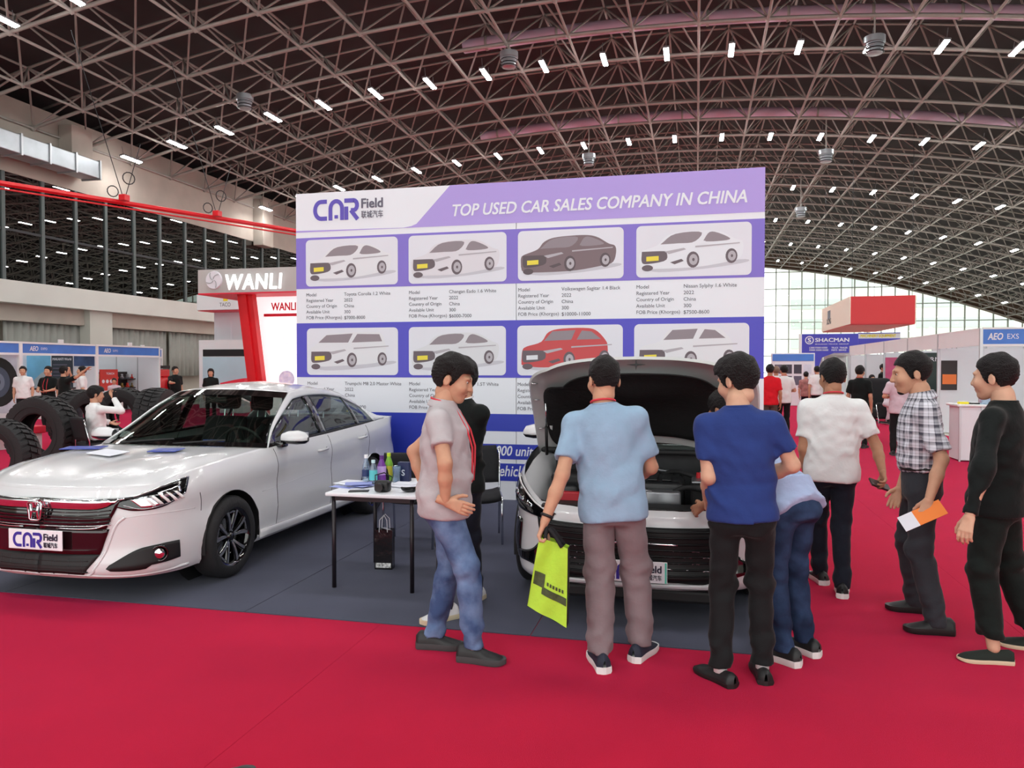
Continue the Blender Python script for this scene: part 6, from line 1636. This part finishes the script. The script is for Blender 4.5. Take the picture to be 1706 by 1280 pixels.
for i in range(4):
    y0, y1 = lyb[i], lyb[i + 1]; back_ = 3.0; top = 2.5
    fx = LX - (0 if i < 3 else 1.8)
    t = thing('shell_booth', names[i], 'booth', (fx, (y0 + y1) / 2, 0)); booths.append(t); h = (y1 - y0) / 2
    for y in (-h + .03, h - .03): MB().box(-.03, .03, y - .03, y + .03, 0, top).build('post', M_white, t)
    MB().box(-back_ - .04, -back_, -h, h, 0, top).build('back_panel', M_panel, t)
    MB().box(-back_, -.04, h - .04, h - .01, 0, top).build('side_panel', M_panel, t)
    hd_ = link('header', None, t)
    MB().box(-.03, .0, -h + .06, h - .06, top - .36, top - .06).build('header_board', M_hdr_blue, hd_)
    MB().box(-.04, .02, -h + .06, h - .06, top - .06, top).build('header_rail', M_white, hd_); MB().box(-.04, .02, -h + .06, h - .06, top - .43, top - .36).build('header_rail', M_white, hd_)
    link('lettering', text_mesh('AEO', .16, M_p_white, .34, 0, bold=.03, italic=.2), hd_, (.003, -h + .35, top - .29), FACE_RIGHT)
    link('lettering', text_mesh('EXPO', .08, M_p_white, .25, 0), hd_, (.003, -h + .8, top - .25), FACE_RIGHT)
    MB().box(-.02, .03, -.1, .1, top, top + .12).build('spotlight', M_white, t)
def on_side(t, h, nm, x0, x1, z0, z1, m, off=.012): return MB().box(x0, x1, h - .04 - off, h - .04, z0, z1).build(nm, m, t)
# booth A: truck wheel poster on its far side wall
t = booths[0]; h = (lyb[1] - lyb[0]) / 2
on_side(t, h, 'poster', -2.9, -.1, .2, 2.1, M_truck_poster)
for r, m_, o_ in ((.80, M_rubber, .02), (.5, mat('poster_rim', rgb(74, 84, 104), .5), .025), (.3, mat('poster_hub', rgb(120, 130, 150), .5), .03), (.14, M_dark_poster, .035)):
    MB().lathe([(0, 0), (r, 0), (r, .004)], 28, axis='y', c=(-.85, h - .04 - o_, 1.2), cap=True).build('printed_wheel', m_, t)
on_side(t, h, 'printed_flower', -1.4, -.75, 1.8, 2.12, M_yellow, .045)
# booth B
t = booths[1]; h = (lyb[2] - lyb[1]) / 2
on_side(t, h, 'poster', -3.0, -1.95, .2, 2.1, M_sky_poster); on_side(t, h, 'poster', -1.9, -.98, .2, 2.1, M_dark_poster); on_side(t, h, 'poster', -.93, -.05, 1.72, 2.1, mat('truck_navy', rgb(60, 84, 124), .5, 0, .4, 2))
MB().prism([(-2.75, .7), (-2.0, .7), (-2.0, 1.3), (-2.3, 1.5), (-2.7, 1.2)], h - .06, h - .055, lambda u, v, q: (u, q, v)).build('printed_road', mat('poster_silver', rgb(170, 184, 192), .4), t)
link('lettering', text_mesh('MAKANTI World', .09, M_p_white, .82, 0, bold=.02), t, (-1.85, h - .056, 1.93), FACE_FRONT)
for k in range(5): MB().box(-1.84, -1.84 + (.62, .45, .7, .5, .58)[k], h - .058, h - .052, 1.75 - .13 * k, 1.79 - .13 * k).build('printed_line', M_p_grey, t)
t2 = thing('booth_counter', 'dark topped counter in the sky poster booth', 'counter', (LX + .2, lyb[1] + 1.0, 0)); MB().rbox(-.3, .3, -.7, .7, 0, .95, .02).build('body', M_white, t2); MB().rbox(-.34, .34, -.74, .74, .95, 1.0, .02).build('counter_top', M_matte_black, t2)
# booth C
t = booths[2]; h = (lyb[3] - lyb[2]) / 2
for q in (-2, -1): MB().box(q - .02, q + .02, h - .055, h - .04, 0, 2.45).build('panel_joint', M_alu, t)
t2 = thing('red_sign_board', 'red sign board with white dots on a booth counter', 'sign', (LX - .5, lyb[2] + 1.15, 0)); MB().rbox(-.02, .02, -.45, .45, .8, 1.6, .01).build('board', M_red_poster, t2); MB().rbox(-.2, .2, -.4, .4, 0, .8, .02).build('stand', M_white, t2)
for q in range(4): MB().lathe([(0, 0), (.07, 0), (.07, .004)], 14, axis='x', c=(.021, -.3 + .2 * q, 1.15)).build('white_dot', M_p_white, t2)
link('lettering', text_mesh('TORCH', .08, M_p_white, .4, 0, bold=.02), t2, (.023, -.15, 1.4), FACE_RIGHT)
t2 = thing('product_shelf', 'dark product shelf with small parts behind the red sign', 'shelf', (LX - 1.3, lyb[3] - 1.0, 0)); MB().box(-.25, -.2, -1.0, 1.3, 0, 1.5).build('back', mat('shelf_dark', rgb(46, 36, 36), .6, 0, .4, 4), t2)
for z in (.5, .85, 1.2): MB().box(-.2, .2, -1.0, 1.3, z, z + .03).build('shelf_board', M_dark_metal, t2)
random.seed(9)
for z in (.53, .88, 1.23):
    for q in range(7):
        m_ = random.choice([M_engm, M_red_poster, M_matte_black, mat('brass', rgb(180, 150, 90), .4, .6)]); pt = thing('machine_part', 'small machine part on the dark product shelf', 'machine part', (LX - 1.28, lyb[3] - 1.8 + .3 * q, z), 0, 'machine parts on the booth shelf')
        MB().lathe([(.0, 0), (.08, 0), (.09, .05), (.05, .08), (.05, .16), (.03, .18), (0, .18)], 12).build('casting', m_, pt, deg=35)
t2 = thing('booth_table', 'long white booth table behind the giant tyres', 'table', (LX + .4, lyb[2] + 1.6, 0)); MB().rbox(-.35, .35, -1.3, 1.6, .7, .75, .01).build('tabletop', M_white, t2)
for a in (-.3, .3):
    for b_ in (-1.2, 1.5): MB().box(a - .03, a + .03, b_ - .03, b_ + .03, 0, .7).build('leg', M_white, t2)
# booth D: red machine
t = booths[3]; h = (lyb[4] - lyb[3]) / 2
on_side(t, h, 'poster', -2.9, -.1, .3, 2.05, M_truck_poster)
for q in (-2.2, -1.2, -.5): on_side(t, h, 'printed_tower', q, q + .3, .4, 1.7, M_p_grey, .02)
t2 = thing('red_engine', 'red machine with black pulley shown in a booth', 'machine', (LX - 1.2, lyb[3] + 1.3, 0))
MB().rbox(-.5, .5, -.7, .7, .0, .6, .05).build('base', M_matte_black, t2); MB().rbox(-.4, .4, -.6, .6, .6, 1.25, .12, 3).build('block', M_red_paint, t2, smooth=True); MB().rbox(-.3, .3, -.4, .5, 1.25, 1.6, .06).build('top_cover', M_red_paint, t2)
MB().lathe([(0, 0), (.28, 0), (.28, .1), (.1, .12), (0, .12)], 20, axis='x', c=(.4, .45, .95)).build('pulley', M_matte_black, t2, deg=35)
MB().box(-.25, .3, -.5, .5, 1.62, 1.75).build('sign_strip', M_matte_black, t2)

# ---- giant tyres
def tyre(px, py_bot, dia, wid, rz, label):
    p = on_z(px, py_bot); R_ = dia / 2; t = thing('giant_tyre', label, 'tyre', (p.x, p.y, 0), rz); w = wid / 2; ri = R_ * .52
    prof = [(ri, -w * .75), (ri + .02, -w * .85), (R_ * .78, -w * 1.0), (R_ * .92, -w * .96), (R_ - .03, -w * .84), (R_ - .03, w * .84), (R_ * .92, w * .96), (R_ * .78, w * 1.0), (ri + .02, w * .85), (ri, w * .75), (ri + .03, w * .6), (R_ * .85, w * .8), (R_ * .9, 0), (R_ * .85, -w * .8), (ri + .03, -w * .6), (ri, -w * .75)]
    MB().lathe([(r, x) for r, x in prof], 48, axis='x', c=(0, 0, R_), cap=False).build('casing', M_rubber, t, deg=30)
    b = MB(); n = 34
    for k in range(n):
        a = 2 * PI * k / n; da = 2 * PI / n * .62
        for s0, s1, sh in ((-.95, -.36, .0), (-.28, .28, .5), (.36, .95, .0)):
            aa = a + sh * 2 * PI / n; vs = []
            for r in (R_ - .05, R_):
                for x, q in ((s0, aa), (s1, aa + .06 * (1 if s0 < 0 else -1)), (s1, aa + da + .06 * (1 if s0 < 0 else -1)), (s0, aa + da)):
                    rr = r - (.035 if abs(x) > .9 else 0); vs.append((x * w, rr * math.cos(q), R_ + rr * math.sin(q)))
            b.add(vs, [(0, 1, 2, 3), (4, 5, 6, 7), (0, 1, 5, 4), (1, 2, 6, 5), (2, 3, 7, 6), (3, 0, 4, 7)])
    tag(b.build('tread', M_rubber, t), 'deep black tread blocks', kind='stuff')
    for s_ in (-1, 1): MB().lathe([(R_ * .70, s_ * (w * .985)), (R_ * .71, s_ * (w * 1.01)), (R_ * .72, s_ * (w * .99))], 48, axis='x', c=(0, 0, R_), cap=False).build('sidewall_ring', M_rubber, t, smooth=True)
tyre(72, 784, 1.22, .42, -PI / 2 + .05, 'giant black tyre standing beside the sedan, seen through its opening')
tyre(2, 822, 1.0, .36, -PI / 2 + .1, 'giant black tyre cut by the left edge of the picture')
tyre(132, 752, 1.24, .45, .0, 'giant black tyre behind the seated man in white')
tyre(206, 740, 1.24, .5, -PI / 2 + .15, 'giant black tyre right of the seated man')
tyre(262, 748, 1.26, .5, .25, 'giant black tyre just left of the sedan windshield')
p = on_z(52, 770); t = thing('pink_bench', 'pink floor stand seen through the giant tyre', 'stand', (p.x - 1.9, p.y + 1.5, 0)); MB().rbox(-.5, .5, -.25, .25, .35, .5, .02).build('top', M_pink, t)
for s_ in (-.4, .4): MB().box(s_ - .04, s_ + .04, -.2, .2, 0, .35).build('leg', M_white, t)

# ---- tyre maker's stand with red slanted column
WY = 22.8
def wy(px, py, y=WY): return on_y(px, py, y)
a = wy(330, 489); b_ = wy(494, 451)
w0 = thing('stand_fascia', 'grey fascia with white WANLI letters on a red framed stand', 'booth', (a.x, WY, 0))
fz0, fz1, fx1 = a.z, wy(330, 450).z, 7.0
MB().box(0, fx1, 0, 4.5, fz0, fz1).build('fascia_box', mat('fascia_grey', rgb(186, 186, 184), .5), w0); MB().box(0, fx1, 0.0, 4.5, fz0 - .05, fz0).build('soffit', M_pink, w0)
q = wy(378, 484); q2 = wy(472, 455)
link('lettering', text_mesh('WANLI', (q2.z - q.z), mat('lit_letters', rgb(250, 250, 250), .5, emit=(1, 1, 1, 1), estr=.6), q2.x - q.x, .05, bold=.022, italic=.1, space=1.12), w0, (q.x - a.x, -.052, q.z), FACE_FRONT)
q = wy(357, 467); lg = link('round_logo', None, w0, (q.x - a.x, -.02, q.z)); MB().lathe([(0, -.03), (.29, -.03), (.31, .02), (0, .02)], 28, axis='y').build('disc', M_p_white, lg, deg=30)
for ang_ in (.7, 2.0, 3.4, 5.0): MB().path([(.27 * math.cos(ang_ + u) * (1 - .9 * u), -.035, .27 * math.sin(ang_ + u) * (1 - .9 * u)) for u in np.linspace(0, 1, 7)], .014, 4).build('swirl', M_alu, lg)
for k in range(3):      # slanted red fins
    p0, p1 = wy(386 + 8 * k, 495), wy(386 + 8 * k + 9, 495); s0 = wy(404 + 8 * k, 640); s1 = wy(404 + 8 * k + 9, 640); ex = (s0 - p0) / (p0.z - s0.z)
    gz = s0.z; g0 = s0 + ex * gz; g1 = s1 + ex * gz
    MB().prism([(p0.x - a.x, fz0), (p1.x - a.x, fz0), (g1.x - a.x, 0), (g0.x - a.x, 0)], .3 - .10 * (k % 2), .55, lambda u, v, h_: (u, h_, v)).build('red_fin', M_red_paint, w0)
p0 = on_y(419, 560, 24.0); MB().box(p0.x - a.x, fx1 - .3, 1.2, 1.35, 0, fz0 - .05).build('lightbox_wall', mat('lightbox', rgb(240, 240, 242), .5, emit=(1, .98, .98, 1), estr=.75), w0)
q = on_y(452, 518, 24.0); link('lettering', text_mesh('WANLI', .28, M_pink, .95, .0, bold=.03), w0, (q.x - a.x, 1.19, q.z), FACE_FRONT)
q = on_y(440, 525, 24.0); MB().rbox(q.x - a.x, q.x - a.x + 2.2, 1.17, 1.19, q.z - .06, q.z + .04, .01).build('red_line', M_pink, w0)
q = on_y(478, 632, 24.0); MB().lathe([(0, 0), (.3, 0), (.3, .01)], 24, axis='y', c=(q.x - a.x, 1.18, q.z)).build('printed_tyre', mat('print_tyre', rgb(196, 200, 224), .5, 0, .4, 5, emit=(.6, .62, .75, 1), estr=.35), w0)
for k in range(5):
    q = on_y(463 + 2 * k, 555 + 9 * k, 24.0); MB().box(q.x - a.x, q.x - a.x + .55, 1.185, 1.19, q.z, q.z + .02).build('printed_line', mat('lightbox_print', rgb(220, 220, 226), .5, emit=(.8, .8, .85, 1), estr=.5), w0)
Y2 = 27.5
a2 = on_y(328, 517, Y2); w2 = thing('white_stand', 'white stand with a light blue picture wall left of the red column', 'booth', (a2.x, Y2, 0))
def r2(px0, py0, px1, py1, d0, d1, nm, m_): A, B = on_y(px0, py1, Y2 + d0), on_y(px1, py0, Y2 + d0); return MB().box(A.x - a2.x, B.x - a2.x, d0, d1, A.z, B.z).build(nm, m_, w2)
r2(328, 489, 420, 517, 0, 3, 'fascia', M_white); r2(330, 516, 420, 518.5, .0, 3, 'soffit', M_pink); r2(357, 518, 430, 570, 1.0, 3, 'tower', M_panel); r2(333, 566, 430, 760, .3, .9, 'picture_frame', M_white)
r2(338, 582, 425, 594, .28, .3, 'black_band', M_matte_black); r2(338, 595, 425, 645, .27, .3, 'picture', mat('pale_blue_picture', rgb(186, 220, 232), .5, 0, .06, 1))
r2(384, 535, 387, 565, .98, 1.0, 'light_slot', M_p_white)
q = on_y(375, 511, Y2); link('lettering', text_mesh('TACO', .16, M_p_grey, .5, 0), w2, (q.x - a2.x - .25, -.004, q.z), FACE_FRONT); MB().box(q.x - a2.x - .08, q.x - a2.x + .12, -.006, 0, q.z + .22, q.z + .4).build('emblem', M_yellow, w2)
q = on_y(368, 640, 25.0); t = thing('red_model_car', 'low red and white display object behind the sedan roof', 'display', (q.x + .5, 25.2, 0)); MB().rbox(-.5, .5, -.3, .3, 0, 1.0, .03).build('plinth', M_white, t); MB().prism([(-.5, 1.0), (.5, 1.0), (.5, 1.28), (.1, 1.22), (-.5, 1.1)], -.25, .25, lambda u, v, h_: (u, h_, v)).build('wedge', M_pink, t)

# ---- right side: white shell booths along the aisle
RX = 6.0; ry = [18.6, 21.6, 24.5, 27.4, 30.3, 33.2]
rl = ['white shell booth with the blue header at the right edge', 'white shell booth with a blank side wall', 'white shell booth with the dark green poster', 'white shell booth with the pink poster', 'farthest white shell booth along the aisle']
for i in range(5):
    y0, y1 = ry[i], ry[i + 1]; t = thing('shell_booth', rl[i], 'booth', (RX, y0, 0)); d = y1 - y0
    for y in ((0.0, d) if i == 4 else (0.0,)): MB().box(-.03, .03, y - .03, y + .03, 0, 2.52).build('post', M_alu, t)
    MB().box(-.015, .015, .03, d - .03, 2.18, 2.5).build('fascia', M_white, t); MB().box(-.02, .02, .03, d - .03, 2.5, 2.53).build('rail', M_white, t); MB().box(-.02, .02, .03, d - .03, 2.15, 2.18).build('rail', M_white, t)
    MB().box(3.0, 3.04, .06, d - .06, 0, 2.5).build('back_panel', M_panel, t)
    for k in range(3): MB().box(.03 + k * .99, .03 + k * .99 + .965, d - .04, d - .01, .02, 2.15).build('side_panel', M_panel, t); MB().box(.99 + k * .99, 1.02 + k * .99, d - .045, d - .005, 0, 2.5).build('panel_post', M_alu, t)
    if i == 0:
        MB().box(.03, 3.0, -.02, .02, 2.18, 2.5).build('header_board', M_hdr_blue, t); MB().box(.03, 3.0, -.03, .03, 2.5, 2.54).build('rail', M_white, t); MB().box(.03, 3.0, -.03, .03, 2.13, 2.18).build('rail', M_white, t)
        link('lettering', text_mesh('AEO', .15, M_p_white, .3, 0, bold=.03, italic=.2), t, (.12, -.022, 2.27), FACE_FRONT); link('lettering', text_mesh('EXS', .11, M_p_white, .22, 0), t, (.5, -.022, 2.29), FACE_FRONT)
        MB().box(.05, .42, d - .055, d - .045, 1.1, 1.85).build('poster', mat('poster_black', rgb(40, 30, 30), .5), t); MB().box(.08, .40, d - .06, d - .055, 1.25, 1.5).build('poster_orange', mat('poster_orange', rgb(230, 120, 50), .5), t)
    if i == 1: MB().box(.02, 2.6, d - .055, d - .045, .6, 2.1).build('poster', mat('poster_green', rgb(40, 58, 54), .45, 0, .2, 2), t); link('lettering', text_mesh('THERMO', .12, M_p_white, .8, 0), t, (.2, d - .06, 1.85), FACE_FRONT)
    if i == 2: MB().box(.02, .8, d - .055, d - .045, .9, 2.0).build('poster', mat('poster_pink', rgb(206, 86, 130), .45, 0, .2, 2), t)
# display counter and stool
p = on_z(1605, 770)
ct = thing('display_counter', 'white display counter with small things on top at the right', 'counter', (p.x + .3, p.y + .35, 0))
MB().rbox(-.35, .50, -.30, .30, .02, .98, .01).build('body', M_panel, ct); MB().rbox(-.40, .55, -.34, .34, .98, 1.02, .01).build('counter_top', M_white, ct)
for x in (-.35, .0, .5): MB().box(x - .015, x + .015, -.315, -.29, 0, .98).build('edge_profile', M_alu, ct)
for k, (m_, lab) in enumerate(((M_yellow, 'yellow pack on the white display counter'), (M_matte_black, 'black tray on the white display counter'), (M_clearp, 'clear glass jar on the white display counter'), (mat('pack_blue', rgb(60, 80, 150), .5), 'blue pack on the white display counter'))):
    t = thing('counter_item', lab, 'pack', (p.x + .05 + .18 * k, p.y + .22, 1.02)); MB().rbox(-.08, .08, -.06, .06, 0, (.04, .025, .10, .05)[k], .01).build('body', m_, t); MB().rbox(-.06, .06, -.04, .04, (.04, .025, .10, .05)[k], (.05, .035, .125, .06)[k], .005).build('lid', M_white, t)
q = on_z(1640, 775); chair('black conference chair beside the white display counter', (q.x + .75, q.y - .15), 2.4, 0.0)

# blue truck sign, yellow sign, red hanging box
SY = 43.0
A, B = on_y(1335, 668, SY), on_y(1430, 556, SY)
t = thing('truck_sign', 'tall blue SHACMAN sign board over a booth in the aisle', 'sign', (A.x, SY, 0)); W_ = B.x - A.x; zt = B.z; zb = on_y(1400, 588, SY).z
MB().prism([(0, 0), (.85, 0), (.85, 1.7), (1.0, zb - .25), (1.6, zb), (W_, zb), (W_, zt), (0, zt)], 0, .2, lambda u, v, h_: (u, h_, v)).build('board', M_sign_blue, t)
MB().box(-.12, 0, -.02, .22, 0, zt).build('edge_post', M_white, t)
def st_(txt, px0, py0, px1, py1, bold=.02): a_, b2 = on_y(px0, py1, SY), on_y(px1, py0, SY); link('lettering', text_mesh(txt, b2.z - a_.z, M_p_white, b2.x - a_.x, 0, bold=bold), t, (a_.x - A.x, -.006, a_.z), FACE_FRONT)
st_('SHACMAN', 1358, 563, 1415, 570, .03); st_('SHAANXI TRUCK GROUP', 1358, 572.5, 1414, 574.5); st_('L3000 F3000 H3000\nX3000 X5000 X6000', 1348, 578, 1380, 585); st_('TRUCK  TRAILER\nPARTS  SERVICE', 1385, 578, 1412, 585)
q = on_y(1348.5, 567, SY); MB().lathe([(.17, -.008), (.22, -.008), (.22, 0)], 20, axis='y', c=(q.x - A.x, 0, q.z), cap=False).build('ring_logo', M_p_white, t); link('lettering', text_mesh('S', .24, M_p_white, .18, 0, bold=.04), t, (q.x - A.x - .09, -.007, q.z - .12), FACE_FRONT)
MB().box(.1, W_, .2, 3.0, zb - .1, zb).build('canopy', M_white, t)
for k in range(5): MB().box(.9 + k * .62, .9 + k * .62 + .58, 2.9, 3.0, 0, zb - .1).build('wall_panel', M_panel, t)
A2, B2 = on_y(1430, 578, 46), on_y(1500, 554, 46)
t = thing('yellow_blue_sign', 'blue and white sign board with a yellow line, behind the white booths', 'sign', (A2.x, 46, 0)); W2 = B2.x - A2.x
MB().box(0, W2, 0, .15, A2.z, B2.z).build('board', M_sign_blue, t); MB().box(.0, W2, -.012, 0, B2.z - .32, B2.z - .05).build('white_strip', M_p_white, t)
link('lettering', text_mesh('MACHINERY EQUIPMENT', .2, M_yellow, W2 * .85, 0, bold=.05), t, (.1, -.016, B2.z - .29), FACE_FRONT)
for x in (.1, W2 - .1): MB().box(x - .05, x + .05, .15, .25, 0, B2.z).build('post', M_alu, t)
A3 = on_y(1417, 540, 45); B3 = on_y(1525, 492, 45)
t = thing('hanging_sign_box', 'big red and cream sign box hanging under the roof', 'sign', (A3.x, 45, A3.z)); W3, H3, D3 = B3.x - A3.x, B3.z - A3.z, 9.5
M_hred = mat('hang_red', rgb(206, 46, 52), .5); M_cream = mat('hang_cream', rgb(238, 224, 206), .5)
MB().box(0, W3, 0, .05, 0, H3).build('front_face', M_hred, t); MB().box(-.05, 0, 0, D3, 0, H3).build('side_face', M_cream, t); MB().box(W3, W3 + .05, 0, D3, 0, H3).build('side_face', M_cream, t); MB().box(0, W3, .05, D3, -.05, 0).build('bottom_face', M_hred, t); MB().box(0, W3, D3, D3 + .05, 0, H3).build('back_face', M_hred, t)
link('lettering', text_mesh('XCMG', .35, M_p_text, 1.6, 0, bold=.03), t, (-.06, 7.5, .35), (PI / 2, 0, -PI / 2)); MB().box(-.058, -.05, 6.2, 7.2, .7, 1.2).build('emblem', M_p_grey, t)
for x in (.1, W3 - .1):
    for y in (.2, D3 - .2): MB().tube((x, y, H3), (x, y, zr(A3.x + x) + 1.9 - A3.z), .015, 4).build('wire', M_dark_metal, t)

# black armchair by the aisle, far small posters
q = on_z(1462, 706); t = thing('black_armchair', 'black padded armchair at a booth beyond the man in white', 'armchair', (q.x, q.y + .4, 0))
MB().rbox(-.5, .5, -.45, .4, .15, .45, .1, 3).build('seat', M_black_fab, t, smooth=True); MB().rbox(-.55, .55, .25, .6, .3, 1.35, .15, 3).build('backrest', M_black_fab, t, smooth=True)
for s_ in (-1, 1): MB().rbox(s_ * .52 - .12, s_ * .52 + .12, -.45, .45, .1, .7, .08, 3).build('armrest', M_black_fab, t, smooth=True)
for s_ in (-.4, .4):
    for y in (-.35, .4): MB().tube((s_, y, 0), (s_, y, .2), .03, 8).build('leg', M_chrome, t)
q = on_z(1320, 676)
t = thing('roll_up_stand', 'white display stand with pictures beside the far aisle', 'display', (q.x, q.y, 0)); MB().rbox(-.9, .9, -.1, .1, 0, 2.3, .02).build('panel', M_p_white, t); MB().box(-.85, .85, -.115, -.1, 1.95, 2.25).build('header', M_hdr_blue, t)
random.seed(2)
for k in range(8): x, z = -.6 + .4 * (k % 4), .9 + .5 * (k // 4); MB().box(x - .16, x + .16, -.112, -.1, z, z + .4).build('picture', random.choice([M_p_grey, M_truck_poster, M_p_text]), t)
for x in (-.7, .7): MB().box(x - .05, x + .05, -.2, .2, 0, .04).build('foot', M_alu, t)

# ---------------------------------------------------------------- people further away
M_w = M_white_tee; M_k = M_black_knit; M_rd = cloth('red_polo', rgb(214, 30, 44)); M_pk = cloth('pale_pink_shirt', rgb(206, 190, 200)); SN = ('sneaker', M_sh_blk, M_sole_g)
def far(label, px, D, rz, top, bottom, h=1.72, **kw):
    p = at_depth(px, 612, D); kw.setdefault('hair', 'short'); kw.setdefault('res', .022); kw.setdefault('sleeve', .4)
    return person(label, (p.x, p.y), rz, h, top=top, bottom=bottom, shoes=SN, skin=kw.pop('skin', 0), ankle=.06, **kw)
far('man in black shirt with red lanyard facing out of the sky poster booth', 80, 20, .2, M_k, M_blk_tr, lanyard=M_lan, wrists=[(.08, -.3, 1.05), (-.08, -.3, 1.05)], elbows=[(.25, -.02, 1.12), (-.25, -.02, 1.12)])
far('man in black shirt seen from behind pointing at a poster', 107, 19, PI - .3, M_k, M_navy_tr, elbows=[None, (-.48, -.05, 1.45)], wrists=[None, (-.62, -.18, 1.62)])
far('man in white T-shirt gesturing at the poster booth', 136, 20.5, -.9, M_w, M_gry_tr, elbows=[None, (-.25, -.22, 1.30)], wrists=[None, (-.12, -.3, 1.6)])
far('man behind the counter at the leftmost poster', 38, 21.5, .6, M_w, M_blk_tr)
far('dark haired woman in front of the pale blue picture wall', 351, 24, .5, M_k, M_blk_tr, 1.64, hair='long')
far('man leaning at the red machine booth', 292, 24, 1.2, M_k, M_blk_tr, elbows=[None, (-.3, -.2, 1.2)], wrists=[None, (-.3, -.45, 1.2)])
far('seated clerk half hidden beside the red sign board', 190, 24, .6, M_pk, M_blk_tr, 1.35)
# man sitting on a chair with a phone at his face
p = at_depth(160, 700, 12.4); SL = (p.x, p.y); srz = 2.75
chair('black chair under the man in white shirt by the tyres', SL, srz, 0.0)
_, i_s = person('seated man in white shirt holding a phone up to his face', SL, srz, 1.74, hip_z=.56, feet=[(.12, -.45, 0), (-.12, -.45, 0)], knees=[(.12, -.44, .54), (-.12, -.44, .54)], elbows=[(.27, -.10, .86), (-.36, -.22, .98)], wrists=[(.2, -.32, .76), (-.15, -.20, 1.20)],
       head=(-.25, .1), skin=0, hair='full', top=M_w, sleeve=1.0, hem=-.04, bottom=M_blk_tr, shoes=SN, res=.015, seed=31, fat=1.05)
w = to_world(i_s, i_s['wr'][-1]); sheet((w.x + .02, w.y, w.z + .03), 0, .075, .15, .01, M_black, 'black phone held up by the seated man in white shirt', 'mobile_phone', 'phone', rot=(PI / 2, 0, 1.1))
far('man in red polo shirt with his back turned, right of the banner', 1283, 17.5, PI - .2, M_rd, cloth('khaki_trousers', rgb(84, 78, 70)), 1.76, skin=1)
far('man in white shirt and black trousers right of the red polo', 1306, 18.5, PI + .2, M_w, M_blk_tr, 1.75, lanyard=M_lan, wrists=[(.02, -.25, 1.1), (-.05, -.27, 1.1)], elbows=[(.26, .0, 1.12), (-.26, .0, 1.12)])
far('grey haired man in white shirt between two others by the banner', 1293, 21, PI, M_w, M_gry_tr, 1.72, skin=1, hairmat=mat('grey_hair', rgb(120, 96, 82), .6))
far('man in white T-shirt standing under the blue truck sign', 1361, 24, PI + .1, M_w, M_blk_tr, 1.73)
far('person in rust patterned top under the blue truck sign', 1343, 25, PI - .2, cloth('rust_top', rgb(168, 120, 116), .3), M_navy_tr, 1.55)
far('man in black shirt with red lanyard beyond the white T-shirt', 1433, 16, PI - .5, M_k, M_blk_tr, 1.73, lanyard=M_lan)
far('woman with long dark hair in the far right booth', 1453, 24, .3, M_k, M_blk_tr, 1.45, hair='long')
far('man in dark jacket at the far right booth wall', 1472, 26, .9, M_k, M_blk_tr, 1.8)
far('man in pale pink shirt seen from behind next to the plaid shirt', 1499, 14.6, PI - .1, M_pk, M_blk_tr, 1.72, wrists=[(.05, -.3, 1.1), (-.05, -.3, 1.1)], elbows=[(.26, .0, 1.12), (-.26, .0, 1.12)])
p = at_depth(1490, 690, 17.0)
chair('black chair with a visitor at the far booths', (p.x, p.y), .4, 0.0)
person('seated visitor in pale shirt beside the aisle booths', (p.x, p.y), .4, 1.7, hip_z=.56, feet=[(.12, -.42, 0), (-.12, -.42, 0)], knees=[(.12, -.44, .54), (-.12, -.44, .54)], elbows=[(.28, -.1, .9), (-.28, -.1, .9)], wrists=[(.15, -.34, .78), (-.15, -.34, .78)], top=M_pk, bottom=M_blk_tr, shoes=SN, res=.022, sleeve=1.0, hem=-.04, seed=41)
